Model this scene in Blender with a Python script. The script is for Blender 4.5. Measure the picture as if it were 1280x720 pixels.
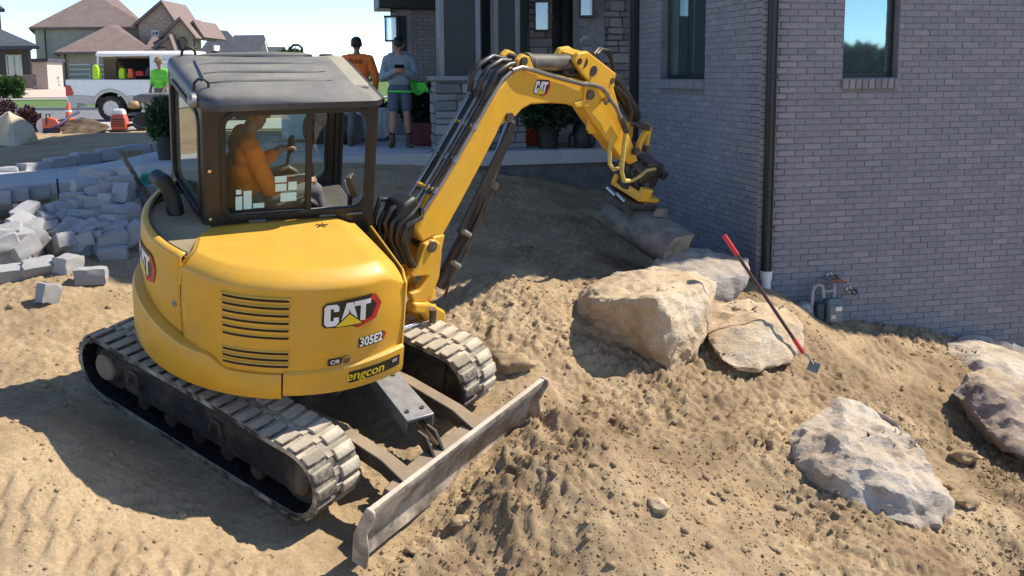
import bpy, bmesh, math, random
import numpy as np
from mathutils import Vector, Matrix, noise
for o in list(bpy.data.objects): bpy.data.objects.remove(o)
scene = bpy.context.scene
COL = scene.collection
PI = math.pi
# ------------------------------------------------------------------ camera
F, PITCH, ROLL, HOR, CZ = 1254.3, 8.0, 0.4, 93.0, 3.0     # metres are measured from the camera foot, the camera is 3 m up
cam = bpy.data.cameras.new('camera'); camo = bpy.data.objects.new('camera', cam); COL.objects.link(camo)
cam.sensor_width = 36; cam.lens = 36 * F / 1280; cam.clip_end = 3000; cam.clip_start = 0.1
CY = HOR + F * math.tan(math.radians(PITCH))
cam.shift_y = -(360 - CY) / 1280
_p, _r = math.radians(PITCH), math.radians(ROLL)
FWD = np.array([0, math.cos(_p), -math.sin(_p)]); RT = np.array([1., 0, 0]); DN = np.cross(FWD, RT)
CAMR = np.array([math.cos(_r) * RT + math.sin(_r) * DN, -math.sin(_r) * RT + math.cos(_r) * DN, FWD])
camo.matrix_world = Matrix(((CAMR[0][0], -CAMR[1][0], -FWD[0], 0), (CAMR[0][1], -CAMR[1][1], -FWD[1], 0), (CAMR[0][2], -CAMR[1][2], -FWD[2], CZ), (0, 0, 0, 1)))
scene.camera = camo
# ------------------------------------------------------------------ light
SUN_AZ = math.radians(16.5)      # from +X towards +Y: the sun stands behind the house gable on the right
SUN_EL = math.radians(49)
sdir = Vector((math.cos(SUN_AZ) * math.cos(SUN_EL), math.sin(SUN_AZ) * math.cos(SUN_EL), math.sin(SUN_EL)))
world = bpy.data.worlds.new('World'); scene.world = world; world.use_nodes = True
nt = world.node_tree
sky = nt.nodes.new('ShaderNodeTexSky'); sky.sky_type = 'NISHITA'; sky.sun_disc = False
sky.sun_elevation = SUN_EL; sky.sun_rotation = math.radians(90) - SUN_AZ
sky.air_density = 1.0; sky.dust_density = 0.0; sky.ozone_density = 2.6; sky.altitude = 4000
nt.links.new(sky.outputs[0], nt.nodes['Background'].inputs[0]); nt.nodes['Background'].inputs[1].default_value = 0.13
sl = bpy.data.lights.new('sun', 'SUN'); sl.energy = 4.0; sl.angle = math.radians(0.5); sl.color = (1.0, 0.91, 0.78)
so = bpy.data.objects.new('sun', sl); COL.objects.link(so); so.rotation_euler = sdir.to_track_quat('Z', 'Y').to_euler()
scene.view_settings.view_transform = 'Standard'; scene.view_settings.look = 'None'; scene.view_settings.exposure = 0.95; scene.view_settings.gamma = 1

# ------------------------------------------------------------------ helpers
def ray(px, py):
    return np.array([(px - 640) / F, (py - CY) / F, 1.]) @ CAMR
def at(px, py, Y):                       # a photo pixel at a depth -> a point of the place
    d = ray(px, py); q = d * (Y / d[1]); return Vector((q[0], q[1], q[2] + CZ))
def atz(px, py, Z):
    d = ray(px, py); q = d * ((Z - CZ) / d[2]); return Vector((q[0], q[1], q[2] + CZ))

def lerp(a, b, t): return a + (b - a) * t
class MB:
    """collects shapes into one mesh"""
    def __init__(s): s.v = []; s.f = []; s.m = []; s.cur = 0
    def add(s, vs, fs):
        k = len(s.v); s.v += [tuple(v) for v in vs]; s.f += [tuple(i + k for i in f) for f in fs]; s.m += [s.cur] * len(fs); return s
    def box(s, c, d, R=None, taper=1.0):
        c = Vector(c); hx, hy, hz = d[0] / 2, d[1] / 2, d[2] / 2; vs = []
        for z in (-1, 1):
            t = taper if z > 0 else 1
            for x, y in ((-1, -1), (1, -1), (1, 1), (-1, 1)):
                p = Vector((x * hx * t, y * hy * t, z * hz)); vs.append(c + (R @ p if R else p))
        return s.add(vs, [(3, 2, 1, 0), (4, 5, 6, 7), (0, 1, 5, 4), (1, 2, 6, 5), (2, 3, 7, 6), (3, 0, 4, 7)])
    def bb(s, x0, x1, y0, y1, z0, z1): return s.box(((x0 + x1) / 2, (y0 + y1) / 2, (z0 + z1) / 2), (x1 - x0, y1 - y0, z1 - z0))
    def loft(s, loops, cap0=True, cap1=True, closed=True):
        n = len(loops[0]); vs = [p for L in loops for p in L]; fs = []
        for k in range(len(loops) - 1):
            for i in range(n if closed else n - 1):
                j = (i + 1) % n; fs.append((k * n + i, k * n + j, (k + 1) * n + j, (k + 1) * n + i))
        if cap0: fs.append(tuple(range(n - 1, -1, -1)))
        if cap1: fs.append(tuple((len(loops) - 1) * n + i for i in range(n)))
        return s.add(vs, fs)
    def prism(s, poly, off):                   # polygon of 3-D points pushed along a vector
        off = Vector(off); a = [Vector(p) for p in poly]; return s.loft([a, [p + off for p in a]])
    def tube(s, pts, r, n=10, cap=True):
        pts = [Vector(p) for p in pts]; rs = r if isinstance(r, (list, tuple)) else [r] * len(pts); loops = []
        t0 = (pts[1] - pts[0]).normalized(); a = t0.orthogonal().normalized()
        for i, p in enumerate(pts):
            t = (pts[min(i + 1, len(pts) - 1)] - pts[max(i - 1, 0)]).normalized()
            a = (a - t * a.dot(t)).normalized(); b = t.cross(a)
            loops.append([p + (a * math.cos(q) + b * math.sin(q)) * rs[i] for q in [2 * PI * k / n for k in range(n)]])
        return s.loft(loops, cap, cap)
    def lathe(s, prof, n=24, c=(0, 0, 0), R=None, caps=True):
        c = Vector(c); loops = []
        for r, z in prof:
            L = []
            for k in range(n):
                p = Vector((r * math.cos(2 * PI * k / n), r * math.sin(2 * PI * k / n), z)); L.append(c + (R @ p if R else p))
            loops.append(L)
        return s.loft(loops, caps, caps)
    def grid(s, fn, nu, nv):
        vs = [fn(i / nu, j / nv) for j in range(nv + 1) for i in range(nu + 1)]; w = nu + 1
        return s.add(vs, [(j * w + i, j * w + i + 1, (j + 1) * w + i + 1, (j + 1) * w + i) for j in range(nv) for i in range(nu)])
    def build(s, name, mats, parent=None, smooth=None, bevel=0, seg=2, M=None):
        me = bpy.data.meshes.new(name); me.from_pydata([tuple(v) for v in s.v], [], s.f); me.update()
        for m in (mats if isinstance(mats, (list, tuple)) else [mats]): me.materials.append(m)
        if any(s.m): me.polygons.foreach_set('material_index', s.m)
        bm = bmesh.new(); bm.from_mesh(me); bmesh.ops.recalc_face_normals(bm, faces=bm.faces); bm.to_mesh(me); bm.free()
        o = bpy.data.objects.new(name, me); COL.objects.link(o)
        if M is not None: me.transform(M)
        if parent is not None: o.parent = parent
        if bevel:
            b = o.modifiers.new('bevel', 'BEVEL'); b.width = bevel; b.segments = seg; b.limit_method = 'ANGLE'; b.angle_limit = math.radians(35)
        if smooth or bevel: shade(me, smooth or 40)
        return o
def shade(me, ang=40):
    me.polygons.foreach_set('use_smooth', [True] * len(me.polygons))
    try: me.set_sharp_from_angle(angle=math.radians(ang))
    except Exception: pass
def tag(o, label=None, cat=None, group=None, kind=None):
    if label: o['label'] = label
    if cat: o['category'] = cat
    if group: o['group'] = group
    if kind: o['kind'] = kind
    return o
def thing(name, label, cat, loc=(0, 0, 0), rz=0, group=None, M=None):
    o = bpy.data.objects.new(name, None); COL.objects.link(o); o.empty_display_size = .2
    if M is not None: o.matrix_world = M
    else: o.location = loc; o.rotation_euler = (0, 0, rz)
    return tag(o, label, cat, group)
def copy_tree(o, parent=None):
    c = o.copy(); COL.objects.link(c)
    if parent: c.parent = parent
    for ch in list(o.children): copy_tree(ch, c)
    return c
def Rz(a): return Matrix.Rotation(a, 3, 'Z')
def Ry(a): return Matrix.Rotation(a, 3, 'Y')
def Rx_(a): return Matrix.Rotation(a, 3, 'X')
def align(d, up=(0, 0, 1)):                  # rotation whose z looks along d
    return Vector(d).to_track_quat('Z', 'Y').to_matrix()
def arc(c, r, a0, a1, n): return [(c[0] + r * math.cos(a0 + (a1 - a0) * i / n), c[1] + r * math.sin(a0 + (a1 - a0) * i / n)) for i in range(n + 1)]
def rrect(x0, x1, y0, y1, r, k=5):
    return arc((x1 - r, y1 - r), r, 0, PI / 2, k) + arc((x0 + r, y1 - r), r, PI / 2, PI, k) + arc((x0 + r, y0 + r), r, PI, 1.5 * PI, k) + arc((x1 - r, y0 + r), r, 1.5 * PI, 2 * PI, k)
def ring(mb, outer, inner, to3, t):          # plate with a hole; outer / inner: equal counts of 2-D points
    n = len(outer); t = Vector(t); A = [Vector(to3(*p)) for p in outer]; B = [Vector(to3(*p)) for p in inner]
    vs = A + B + [p + t for p in A] + [p + t for p in B]; fs = []
    for i in range(n):
        j = (i + 1) % n
        fs += [(i, j, n + j, n + i), (2 * n + i, 3 * n + i, 3 * n + j, 2 * n + j), (i, 2 * n + i, 2 * n + j, j), (n + i, n + j, 3 * n + j, 3 * n + i)]
    return mb.add(vs, fs)
# ------------------------------------------------------------------ materials
class N:
    def __init__(s, name):
        s.m = bpy.data.materials.new(name); s.m.use_nodes = True; s.t = s.m.node_tree; s.b = s.t.nodes['Principled BSDF']
        s.co = s.t.nodes.new('ShaderNodeTexCoord')
    def n(s, typ, **kw):
        q = s.t.nodes.new('ShaderNode' + typ)
        for k, v in kw.items(): setattr(q, k, v)
        return q
    def l(s, a, b): s.t.links.new(a, b)
    def noise(s, scale, detail=5, rough=.6, coord='Object', stretch=None):
        q = s.n('TexNoise'); q.inputs['Scale'].default_value = scale; q.inputs['Detail'].default_value = detail; q.inputs['Roughness'].default_value = rough
        src = s.co.outputs[coord]
        if stretch:
            mp = s.n('Mapping'); mp.inputs['Scale'].default_value = stretch; s.l(src, mp.inputs[0]); src = mp.outputs[0]
        s.l(src, q.inputs['Vector']); return q.outputs['Fac']
    def ramp(s, fac, stops):
        q = s.n('ValToRGB'); e = q.color_ramp.elements
        while len(e) < len(stops): e.new(.5)
        for i, (p, c) in enumerate(stops): e[i].position = p; e[i].color = (c[0], c[1], c[2], 1) if not isinstance(c, (int, float)) else (c, c, c, 1)
        s.l(fac, q.inputs[0]); return q.outputs[0]
    def mix(s, fac, a, b, typ='MIX'):
        q = s.n('Mix', data_type='RGBA', blend_type=typ)
        for v, i in ((fac, 0), (a, 6), (b, 7)):
            if isinstance(v, (int, float)): q.inputs[i].default_value = v
            elif isinstance(v, (tuple, list)): q.inputs[i].default_value = (*v, 1)
            else: s.l(v, q.inputs[i])
        return q.outputs[2]
    def math(s, op, a, b=0.0):
        q = s.n('Math', operation=op)
        for i, v in enumerate((a, b)):
            if isinstance(v, (int, float)): q.inputs[i].default_value = v
            else: s.l(v, q.inputs[i])
        return q.outputs[0]
    def base(s, c):
        if isinstance(c, (tuple, list)): s.b.inputs['Base Color'].default_value = (*c, 1)
        else: s.l(c, s.b.inputs['Base Color'])
    def rough(s, r):
        if isinstance(r, (int, float)): s.b.inputs['Roughness'].default_value = r
        else: s.l(r, s.b.inputs['Roughness'])
    def bump(s, h, strength=.3, dist=.01):
        q = s.n('Bump'); q.inputs['Strength'].default_value = strength; q.inputs['Distance'].default_value = dist
        s.l(h, q.inputs['Height']); s.l(q.outputs[0], s.b.inputs['Normal'])
    def rand(s):
        oi = s.n('ObjectInfo'); ge = s.n('NewGeometry'); return s.math('FRACT', s.math('ADD', oi.outputs['Random'], ge.outputs['Random Per Island']))
DUST = (.36, .27, .17)
def paint(name, col, rough=.45, var=.12, scale=6, metal=0, dust=0, dustcol=DUST, bump=0, bscale=60, updust=0, spec=.5, coat=0):
    s = N(name); a = s.noise(scale); dk = tuple(c * (1 - var * 1.6) for c in col); lt = tuple(min(1, c * (1 + var)) for c in col)
    c = s.ramp(a, [(.3, dk), (.7, lt)])
    if 'yellow' in name and coat: c = s.mix(s.ramp(s.noise(14, 6, .7, stretch=(1, 1, 3.5)), [(.66, 0), (.74, .45)]), c, (.30, .21, .10))
    if dust or updust:
        fac = s.ramp(s.noise(3.1, 8, .68), [(.42, 0), (.75, dust)])
        if updust:
            g = s.n('NewGeometry'); sp = s.n('SeparateXYZ'); s.l(g.outputs['Normal'], sp.inputs[0])
            up = s.ramp(sp.outputs[2], [(.35, 0), (.92, 1)])
            fac = s.math('MAXIMUM', fac, s.math('MULTIPLY', up, s.ramp(s.noise(2.3, 7, .7), [(.25, updust * .35), (.7, updust)])))
        c = s.mix(fac, c, dustcol); s.rough(s.math('ADD', s.math('MULTIPLY', fac, .5), rough))
    else: s.rough(rough)
    s.base(c); s.b.inputs['Metallic'].default_value = metal; s.b.inputs['Specular IOR Level'].default_value = spec
    if coat: s.b.inputs['Coat Weight'].default_value = coat; s.b.inputs['Coat Roughness'].default_value = .12
    if bump: s.bump(s.noise(bscale, 6, .65), bump, .01)
    return s.m
def flat(name, col, rough=.6): return paint(name, col, rough, .05, 9)
def glassm(name, tint, refl=.12, dust=0.0, dustcol=(.5, .5, .42), ior=1.5):
    s = N(name); out = s.t.nodes['Material Output']; tr = s.n('BsdfTransparent'); tr.inputs[0].default_value = (*tint, 1)
    gl = s.n('BsdfGlossy'); gl.inputs[0].default_value = (1, 1, 1, 1); gl.inputs['Roughness'].default_value = .02
    fr = s.n('Fresnel'); fr.inputs[0].default_value = ior; m1 = s.n('MixShader')
    s.l(s.math('ADD', fr.outputs[0], refl), m1.inputs[0]); s.l(tr.outputs[0], m1.inputs[1]); s.l(gl.outputs[0], m1.inputs[2]); last = m1.outputs[0]
    if dust:
        df = s.n('BsdfDiffuse'); df.inputs[0].default_value = (*dustcol, 1); m2 = s.n('MixShader')
        s.l(s.ramp(s.noise(5, 6, .7), [(.3, dust * .4), (.75, dust)]), m2.inputs[0]); s.l(last, m2.inputs[1]); s.l(df.outputs[0], m2.inputs[2]); last = m2.outputs[0]
    s.l(last, out.inputs[0]); return s.m
def mirrorglass(name, base=(.01, .015, .018), refl=.5):       # dark room behind a pane
    s = N(name); s.base(base); s.rough(.03); s.b.inputs['Specular IOR Level'].default_value = 1.0; s.b.inputs['IOR'].default_value = 1 + refl * 2; return s.m

YEL = paint('machine_yellow', (.63, .335, .022), .42, .06, 4, dust=.38, updust=.18, dustcol=(.42, .3, .13), spec=.5, coat=.12)
YEL2 = paint('boom_yellow', (.66, .36, .022), .42, .05, 5, dust=.2, updust=.1, dustcol=(.42, .3, .14))
BLK = paint('cab_black', (.018, .016, .014), .38, .2, 5, dust=.06, updust=.4, dustcol=(.26, .24, .20))
ROOFM = paint('roof_black', (.028, .034, .046), .4, .2, 5, dust=.2, updust=.6, dustcol=(.38, .35, .29))
RUB = paint('seal_rubber', (.012, .012, .012), .5, .2, 8)
TRK = paint('track_rubber', (.035, .032, .028), .8, .25, 7, dust=1.5, updust=1, dustcol=(.56, .48, .36), bump=.5, bscale=50)
TRKI = paint('track_inner', (.014, .013, .012), .8, .3, 9, dust=.3, updust=.35, bump=.4, bscale=40)
STEEL = paint('worn_steel', (.22, .19, .16), .55, .3, 9, metal=.1, dust=1.7, updust=1, dustcol=(.62, .54, .43), bump=.35, bscale=35)
DKSTEEL = paint('dark_steel', (.035, .03, .027), .5, .3, 9, metal=.2, dust=.45, updust=.5, bump=.2)
PLATE = paint('bare_plate', (.25, .26, .27), .45, .2, 14, metal=.5, dust=.3, updust=.25)
CHROME = paint('chrome_rod', (.62, .62, .62), .18, .05, 6, metal=1)
HOSE = paint('black_hose', (.012, .012, .013), .42, .3, 12, dust=.15)
GOLD = paint('yellow_guard', (.55, .42, .1), .6, .2, 30, dust=.3)
REDP = flat('decal_red', (.5, .025, .02), .4); WHT = flat('decal_white', (.75, .75, .74), .4); DECK = flat('decal_black', (.02, .018, .016), .4); DYEL = flat('decal_yellow', (.75, .55, .02), .4)
# ------------------------------------------------------------------ the ground
def fade(t): return t * t * t * (t * (t * 6 - 15) + 10)
_rs = np.random.RandomState(7); _perm = _rs.rand(256, 256)
def vnoise(x, y):
    xi = np.floor(x).astype(int); yi = np.floor(y).astype(int); u = fade(x - xi); v = fade(y - yi)
    g = lambda a, b: _perm[a & 255, b & 255]
    return (g(xi, yi) * (1 - u) + g(xi + 1, yi) * u) * (1 - v) + (g(xi, yi + 1) * (1 - u) + g(xi + 1, yi + 1) * u) * v - .5
def fbm(x, y, o=4, g=.5):
    s = 0; a = 1
    for k in range(o): s = s + a * vnoise(x * 2 ** k + 17.3 * k, y * 2 ** k + 9.1 * k); a *= g
    return s
TH = math.radians(13.5)
RD = Vector((math.cos(TH), math.sin(TH), 0)); LD = Vector((-math.sin(TH), math.cos(TH), 0))      # the two house walls that show
CORNER = Vector((2.65, 10.72, 0))
def onR(px, py):           # point of the right wall under a photo pixel -> (along, z)
    d = ray(px, py); n = LD; s = CORNER.dot(n) / (d[0] * n.x + d[1] * n.y); q = d * s
    return (Vector((q[0], q[1], 0)) - CORNER).dot(RD), q[2] + CZ
def onL(px, py):
    d = ray(px, py); n = RD; s = CORNER.dot(n) / (d[0] * n.x + d[1] * n.y); q = d * s
    return (Vector((q[0], q[1], 0)) - CORNER).dot(LD), q[2] + CZ
def wallR(s, z, o=0): p = CORNER + RD * s - LD * o; return Vector((p.x, p.y, z))
def wallL(s, z, o=0): p = CORNER + LD * s - RD * o; return Vector((p.x, p.y, z))
# machine frame
MT = Vector((-1.745, 7.61, -2.493 + CZ)); PSI = math.radians(58)
A_ = [math.radians(a) for a in (-32.43, 13.75, 9.66)]
RU = Matrix.Rotation(A_[0], 3, 'Z') @ Matrix.Rotation(A_[1], 3, 'Y') @ Matrix.Rotation(A_[2], 3, 'X')
RUP = RU @ Matrix.Rotation(PSI, 3, 'Z')
def mloc(px, py, axis, val):
    d = RUP.transposed() @ Vector(ray(px, py)); o = RUP.transposed() @ (Vector((0, 0, CZ)) - MT); return o + d * ((val - o[axis]) / d[axis])
PATZ = -1.08 + CZ
ctrl = []
for x in (-1.4, 0, 1.5):
    for y in (-1.3, 0, 1.3): p = MT + RU @ Vector((x, y, -.03)); ctrl.append(tuple(p))
for px, py, Y in [(60, 383, 8.35), (113, 356, 8.79), (800, 450, 8.6), (1000, 470, 9.0), (1080, 560, 8.0), (1200, 650, 7.2), (900, 600, 7.0), (640, 400, 8.9), (700, 345, 10.), (600, 290, 11.3),
    (600, 240, 12.9), (700, 235, 13.9), (500, 208, 13.6), (480, 240, 12.3), (800, 268, 13.7), (0, 330, 9.6), (100, 300, 10.4), (0, 252, 11.8), (180, 255, 11.3), (200, 228, 12.0), (95, 240, 11.9),
    (100, 186, 15.6), (0, 193, 15.6), (150, 160, 21), (40, 165, 21), (690, 570, 6.6), (900, 500, 8.3), (760, 560, 7.2), (1280, 600, 8.3), (430, 215, 12.9)]: ctrl.append(tuple(at(px, py, Y)))
for px, py, Z in [(0, 720, -2.80), (640, 720, -3.12), (900, 720, -3.2), (1280, 720, -3.45), (0, 600, -2.52), (330, 720, -3.0)]: ctrl.append(tuple(atz(px, py, Z + CZ)))  # soil at the lower left is raised to shift the machine's shadow edge
for px, py in ((950, 352), (1030, 398), (1100, 407), (1180, 412), (1280, 436)):
    s, z = onR(px, py); ctrl.append(tuple(wallR(s, z)))
for px, py in ((860, 305), (900, 330)): s, z = onL(px, py); ctrl.append(tuple(wallL(s, z)))
ctrl += [(-8, 3, -.3), (0, 3, -.35), (6, 3, -.75), (9, 11, -.5), (9, 7, -.6), (-9, 8, .95), (-9, 12, 1.5), (-9, 17, 1.8), (0, 19, 1.7), (8, 19, 1.2), (-6, 25, 1.75), (6, 25, 1.7)]
CP = np.array(ctrl); n_ = len(CP)
def _k(d2): return np.sqrt(d2 + .35)
D2 = ((CP[:, None, :2] - CP[None, :, :2]) ** 2).sum(-1)
Amat = np.zeros((n_ + 3, n_ + 3)); Amat[:n_, :n_] = _k(D2) - np.eye(n_) * .04; Amat[:n_, n_] = 1; Amat[:n_, n_ + 1:] = CP[:, :2]; Amat[n_, :n_] = 1; Amat[n_ + 1:, :n_] = CP[:, :2].T
W_ = np.linalg.solve(Amat, np.r_[CP[:, 2], 0, 0, 0])
def sstep(a, b, x): t = np.clip((x - a) / (b - a), 0, 1); return t * t * (3 - 2 * t)
FRONT = [(-12., 10.6), (-5.2, 12.0), (-4.24, 12.37), (-1.6, 13.80), (0.2, 14.25), (2.0, 14.75), (4.5, 15.4)]     # front line of walkway and porch slab
BACK = [(-12., 11.7), (-6.6, 13.3), (-5.9, 15.0), (-4.6, 16.2), (-3.0, 17.0), (-1.5, 24.0), (4.5, 26.0)]
def yfront(x): return np.interp(x, [p[0] for p in FRONT], [p[1] for p in FRONT])
def yback(x): return np.interp(x, [p[0] for p in BACK], [p[1] for p in BACK])
def base_h(x, y):
    x = np.asarray(x, float); y = np.asarray(y, float); sh = x.shape; xf = np.clip(x.ravel(), -9.5, 9.5); yf = np.clip(y.ravel(), 3, 26); r = np.zeros(xf.size)
    for i in range(0, xf.size, 20000):
        d2 = (xf[i:i + 20000, None] - CP[:, 0]) ** 2 + (yf[i:i + 20000, None] - CP[:, 1]) ** 2
        r[i:i + 20000] = _k(d2) @ W_[:n_]
    r = r + W_[n_] + W_[n_ + 1] * xf + W_[n_ + 2] * yf; r = r.reshape(sh)
    far = np.interp(y, [20, 27, 60, 100, 140, 900], [1.85, 1.6, 1.6, 2.1, 2.2, 2.2])
    t = sstep(17.5, 23, y); r = r * (1 - t) + far * t
    # nothing of the soil rises into slabs
    ins = (y > yfront(x) + .06) & (y < yback(x) - .06) & (x < 4.5)
    return np.where(ins, np.minimum(r, PATZ - .42), r)
URT = RU.transposed()
def ground_h(x, y, detail=True):
    x = np.asarray(x, float); y = np.asarray(y, float); h = base_h(x, y)
    if not detail: return h
    near = 1 - sstep(14, 22, y)
    # machine frame coordinates, to leave the stand of the tracks smooth and pressed
    dx = x - MT.x; dy = y - MT.y
    ux = dx * RU[0][0] + dy * RU[1][0]; uy = dx * RU[0][1] + dy * RU[1][1]
    smooth = np.exp(-(np.maximum(np.abs(ux) - 1.1, 0) ** 2 + np.maximum(np.abs(uy) - .9, 0) ** 2) * 5)
    left = sstep(.2, -1.6, x)                                    # driven-over soil on the left is smoother
    am = (1 - .85 * smooth) * (1 - .6 * left) * near
    wx = x + .25 * fbm(x * 1.3, y * 1.3, 2); wy = y + .25 * fbm(x * 1.3 + 40, y * 1.3, 2)
    n1 = fbm(wx * 1.1, wy * 1.1, 3); n2 = fbm(wx * 3.4 + 5, wy * 3.4, 4); n3 = np.abs(fbm(wx * 7 + 9, wy * 7, 4, .6)); n4 = fbm(x * 22, y * 22, 3, .6)
    rough = np.clip(sstep(-.15, .3, fbm(x * .9 + 3, y * .9 + 8, 2)) + .75 * sstep(-.3, 1.2, x) * sstep(12.5, 10.5, y) * sstep(.02, .3, fbm(x * .75 + 21, y * .75 + 4, 3)), 0, 1.3)
    n5 = np.abs(fbm(wx * 13 + 2, wy * 13, 3, .65)); n6 = fbm(x * 17 + 31, y * 17, 2, .7)
    h = h + am * (.11 * n1 + .05 * n2 - (.2 + .8 * rough) * .05 * (n3 - .2) + (.25 + .75 * rough) * .032 * (n5 - .2)) + near * (.007 + .022 * (.25 + rough) * (1 - .6 * left)) * n4 + am * .024 * n6 * (.3 + rough) + near * (.2 + rough) * (1 - .75 * left) * .022 * np.abs(fbm(x * 31 + 7, y * 31, 2, .7))
    # cleat prints of earlier passes, lower left
    def prints(cx, cy, ang, ln, wd, amp):
        c, s = math.cos(ang), math.sin(ang); a = (x - cx) * c + (y - cy) * s; b = -(x - cx) * s + (y - cy) * c
        m = sstep(ln, ln - .4, np.abs(a)) * sstep(wd, wd - .05, np.abs(b)) * sstep(-.25, .15, fbm(x * 2 + 11, y * 2, 2) + .12)
        ph = a / .13 + np.where(b > 0, .5, 0) + .25 * vnoise(x * 5, y * 5); w = np.abs((ph - np.floor(ph)) - .5) * 2
        return m * amp * (sstep(.25, .55, w) - .5)
    P = MT + RU @ Vector((0, -2.55, 0)); a0 = math.atan2(RU[1][0], RU[0][0])
    h = h + prints(P.x - .1, P.y, a0 + .55, 2.4, .2, .03) + prints(P.x - 1.15, P.y + 1.3, a0 + .2, 3.2, .2, .02)
    # low soil heap in front of the dozer blade
    Q = MT + RU @ Vector((1.98, .12, 0)); ux2 = ux - 1.62; hb = np.exp(-np.maximum(np.abs(uy - .05) - .85, 0) ** 2 * 14) * sstep(.1, .2, ux2) * np.exp(-np.maximum(ux2 - .35, 0) ** 2 * 6)
    h = h + hb * .17 * (.8 + .9 * n2)
    # dug hollow under the bucket, mound of dust beside the boulders
    for cx, cy, r, a in ((-4.6, 10.5, .62, .2), (-3.1, 6.0, .85, .40), (1.55, 11.35, .9, -.16), (-.1, 9.4, .5, .08), (.15, 8.3, .55, .12), (1.9, 7.7, .6, .05), (2.0, 6.95, .35, -.12), (3.55, 6.75, .3, -.2), (4.75, 8.55, .4, -.2)):  # the lower-left mound is added to pull back the machine's shadow
        h = h + a * np.exp(-((x - cx) ** 2 + (y - cy) ** 2) / (r * r))
    return h
def gz(x, y): return float(ground_h(np.array([x]), np.array([y]))[0])
def onground(px, py, d0=4., d1=60.):         # first hit of the pixel's ray with the soil
    d = ray(px, py); t = np.concatenate([np.arange(d0, 26, .02), np.arange(26, d1, .2)]); P = d[None] * (t / d[1])[:, None]; g = ground_h(P[:, 0], P[:, 1]); k = np.argmax(P[:, 2] + CZ <= g)
    return Vector((P[k, 0], P[k, 1], g[k]))
s = N('soil')
at_ = s.n('Attribute', attribute_name='moist'); big = s.noise(.55, 6, .6); mid = s.noise(3.5, 8, .7); fine = s.noise(40, 8, .75); grit = s.noise(140, 4, .7)
c = s.ramp(mid, [(.28, (.29, .205, .118)), (.5, (.42, .308, .180)), (.75, (.53, .41, .255))])
c = s.mix(s.ramp(big, [(.45, 0), (.66, .5)]), c, (.57, .44, .27)); c = s.mix(s.ramp(s.noise(1.35, 6, .72), [(.50, 0), (.66, .45)]), c, (.22, .15, .085))
c = s.mix(at_.outputs['Fac'], c, s.ramp(mid, [(.3, (.16, .108, .062)), (.7, (.27, .19, .112))])); c = s.mix(s.ramp(fine, [(.38, .55), (.58, 0)]), c, (.23, .16, .095))
c = s.mix(s.ramp(grit, [(.62, 0), (.72, .35)]), c, (.58, .50, .39))
s.base(c); s.rough(.95); s.b.inputs['Specular IOR Level'].default_value = .15
s.bump(s.math('ADD', s.math('MULTIPLY', fine, .8), s.math('MULTIPLY', grit, .45)), .7, .022); SOIL = s.m
s = N('grass_lawn'); s.base(s.ramp(s.noise(1.2, 6, .7), [(.3, (.06, .11, .018)), (.7, (.11, .19, .035))])); s.rough(.9); s.bump(s.noise(30, 4), .6, .05); LAWN = s.m
def axis(parts):
    out = []
    for a, b, st in parts: out += list(np.arange(a, b, st))
    return np.array(out)
xs = np.concatenate([-6.2 - np.geomspace(.05, 900, 45)[::-1], np.arange(-6.2, 7.2, .0185), 7.2 + np.geomspace(.05, 900, 40)])
ys = np.concatenate([np.array([-30, -10, 0, 2, 3, 3.6, 4]), np.arange(4.3, 9.6, .0165), np.arange(9.6, 15.2, .034), np.arange(15.2, 24, .12), 24 + np.geomspace(.2, 1500, 60)])
XX, YY = np.meshgrid(xs, ys); ZZ = ground_h(XX, YY)
nx, ny = len(xs), len(ys); me = bpy.data.meshes.new('ground'); V = np.stack([XX, YY, ZZ], -1).reshape(-1, 3)
ii = np.arange(nx * ny).reshape(ny, nx); Fq = np.stack([ii[:-1, :-1], ii[:-1, 1:], ii[1:, 1:], ii[1:, :-1]], -1).reshape(-1, 4)
me.vertices.add(len(V)); me.vertices.foreach_set('co', V.ravel()); me.loops.add(Fq.size); me.loops.foreach_set('vertex_index', Fq.ravel().astype(np.int32))
me.polygons.add(len(Fq)); me.polygons.foreach_set('loop_start', np.arange(0, Fq.size, 4, dtype=np.int32)); me.polygons.foreach_set('loop_total', np.full(len(Fq), 4, dtype=np.int32))
me.update(); me.polygons.foreach_set('use_smooth', [True] * len(Fq)); me.materials.append(SOIL); me.materials.append(LAWN)
fy = YY[:-1, :-1].ravel(); fx = XX[:-1, :-1].ravel()
me.polygons.foreach_set('material_index', ((fy > 42)).astype(np.int32)); me.validate()
def moist(x, y):          # freshly turned, still damp soil is darker
    dx = x - MT.x; dy = y - MT.y; ux = dx * RU[0][0] + dy * RU[1][0]; uy = dx * RU[0][1] + dy * RU[1][1]
    m = .75 * np.exp(-np.maximum(np.abs(uy) - 1.0, 0) ** 2 * 4) * sstep(1.6, 1.75, ux) * sstep(3.2, 2.2, ux)
    m = m + .62 * sstep(.4, 2.6, x) * sstep(10.8, 9.6, y) + .35 * sstep(9.2, 10.4, y) * sstep(14, 12.5, y) * sstep(-1.6, -.5, x)
    return .9 * np.clip(m * (.62 + 1.7 * fbm(x * 1.7, y * 1.7, 4, .6)) + .35 * sstep(.12, .4, fbm(x * .8 + 5, y * .8, 3)) * sstep(-1.5, .5, x), 0, .9)
ma = me.attributes.new('moist', 'FLOAT', 'POINT'); ma.data.foreach_set('value', moist(XX, YY).ravel().astype(np.float32))
ground = bpy.data.objects.new('ground', me); COL.objects.link(ground); tag(ground, kind='structure')
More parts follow.
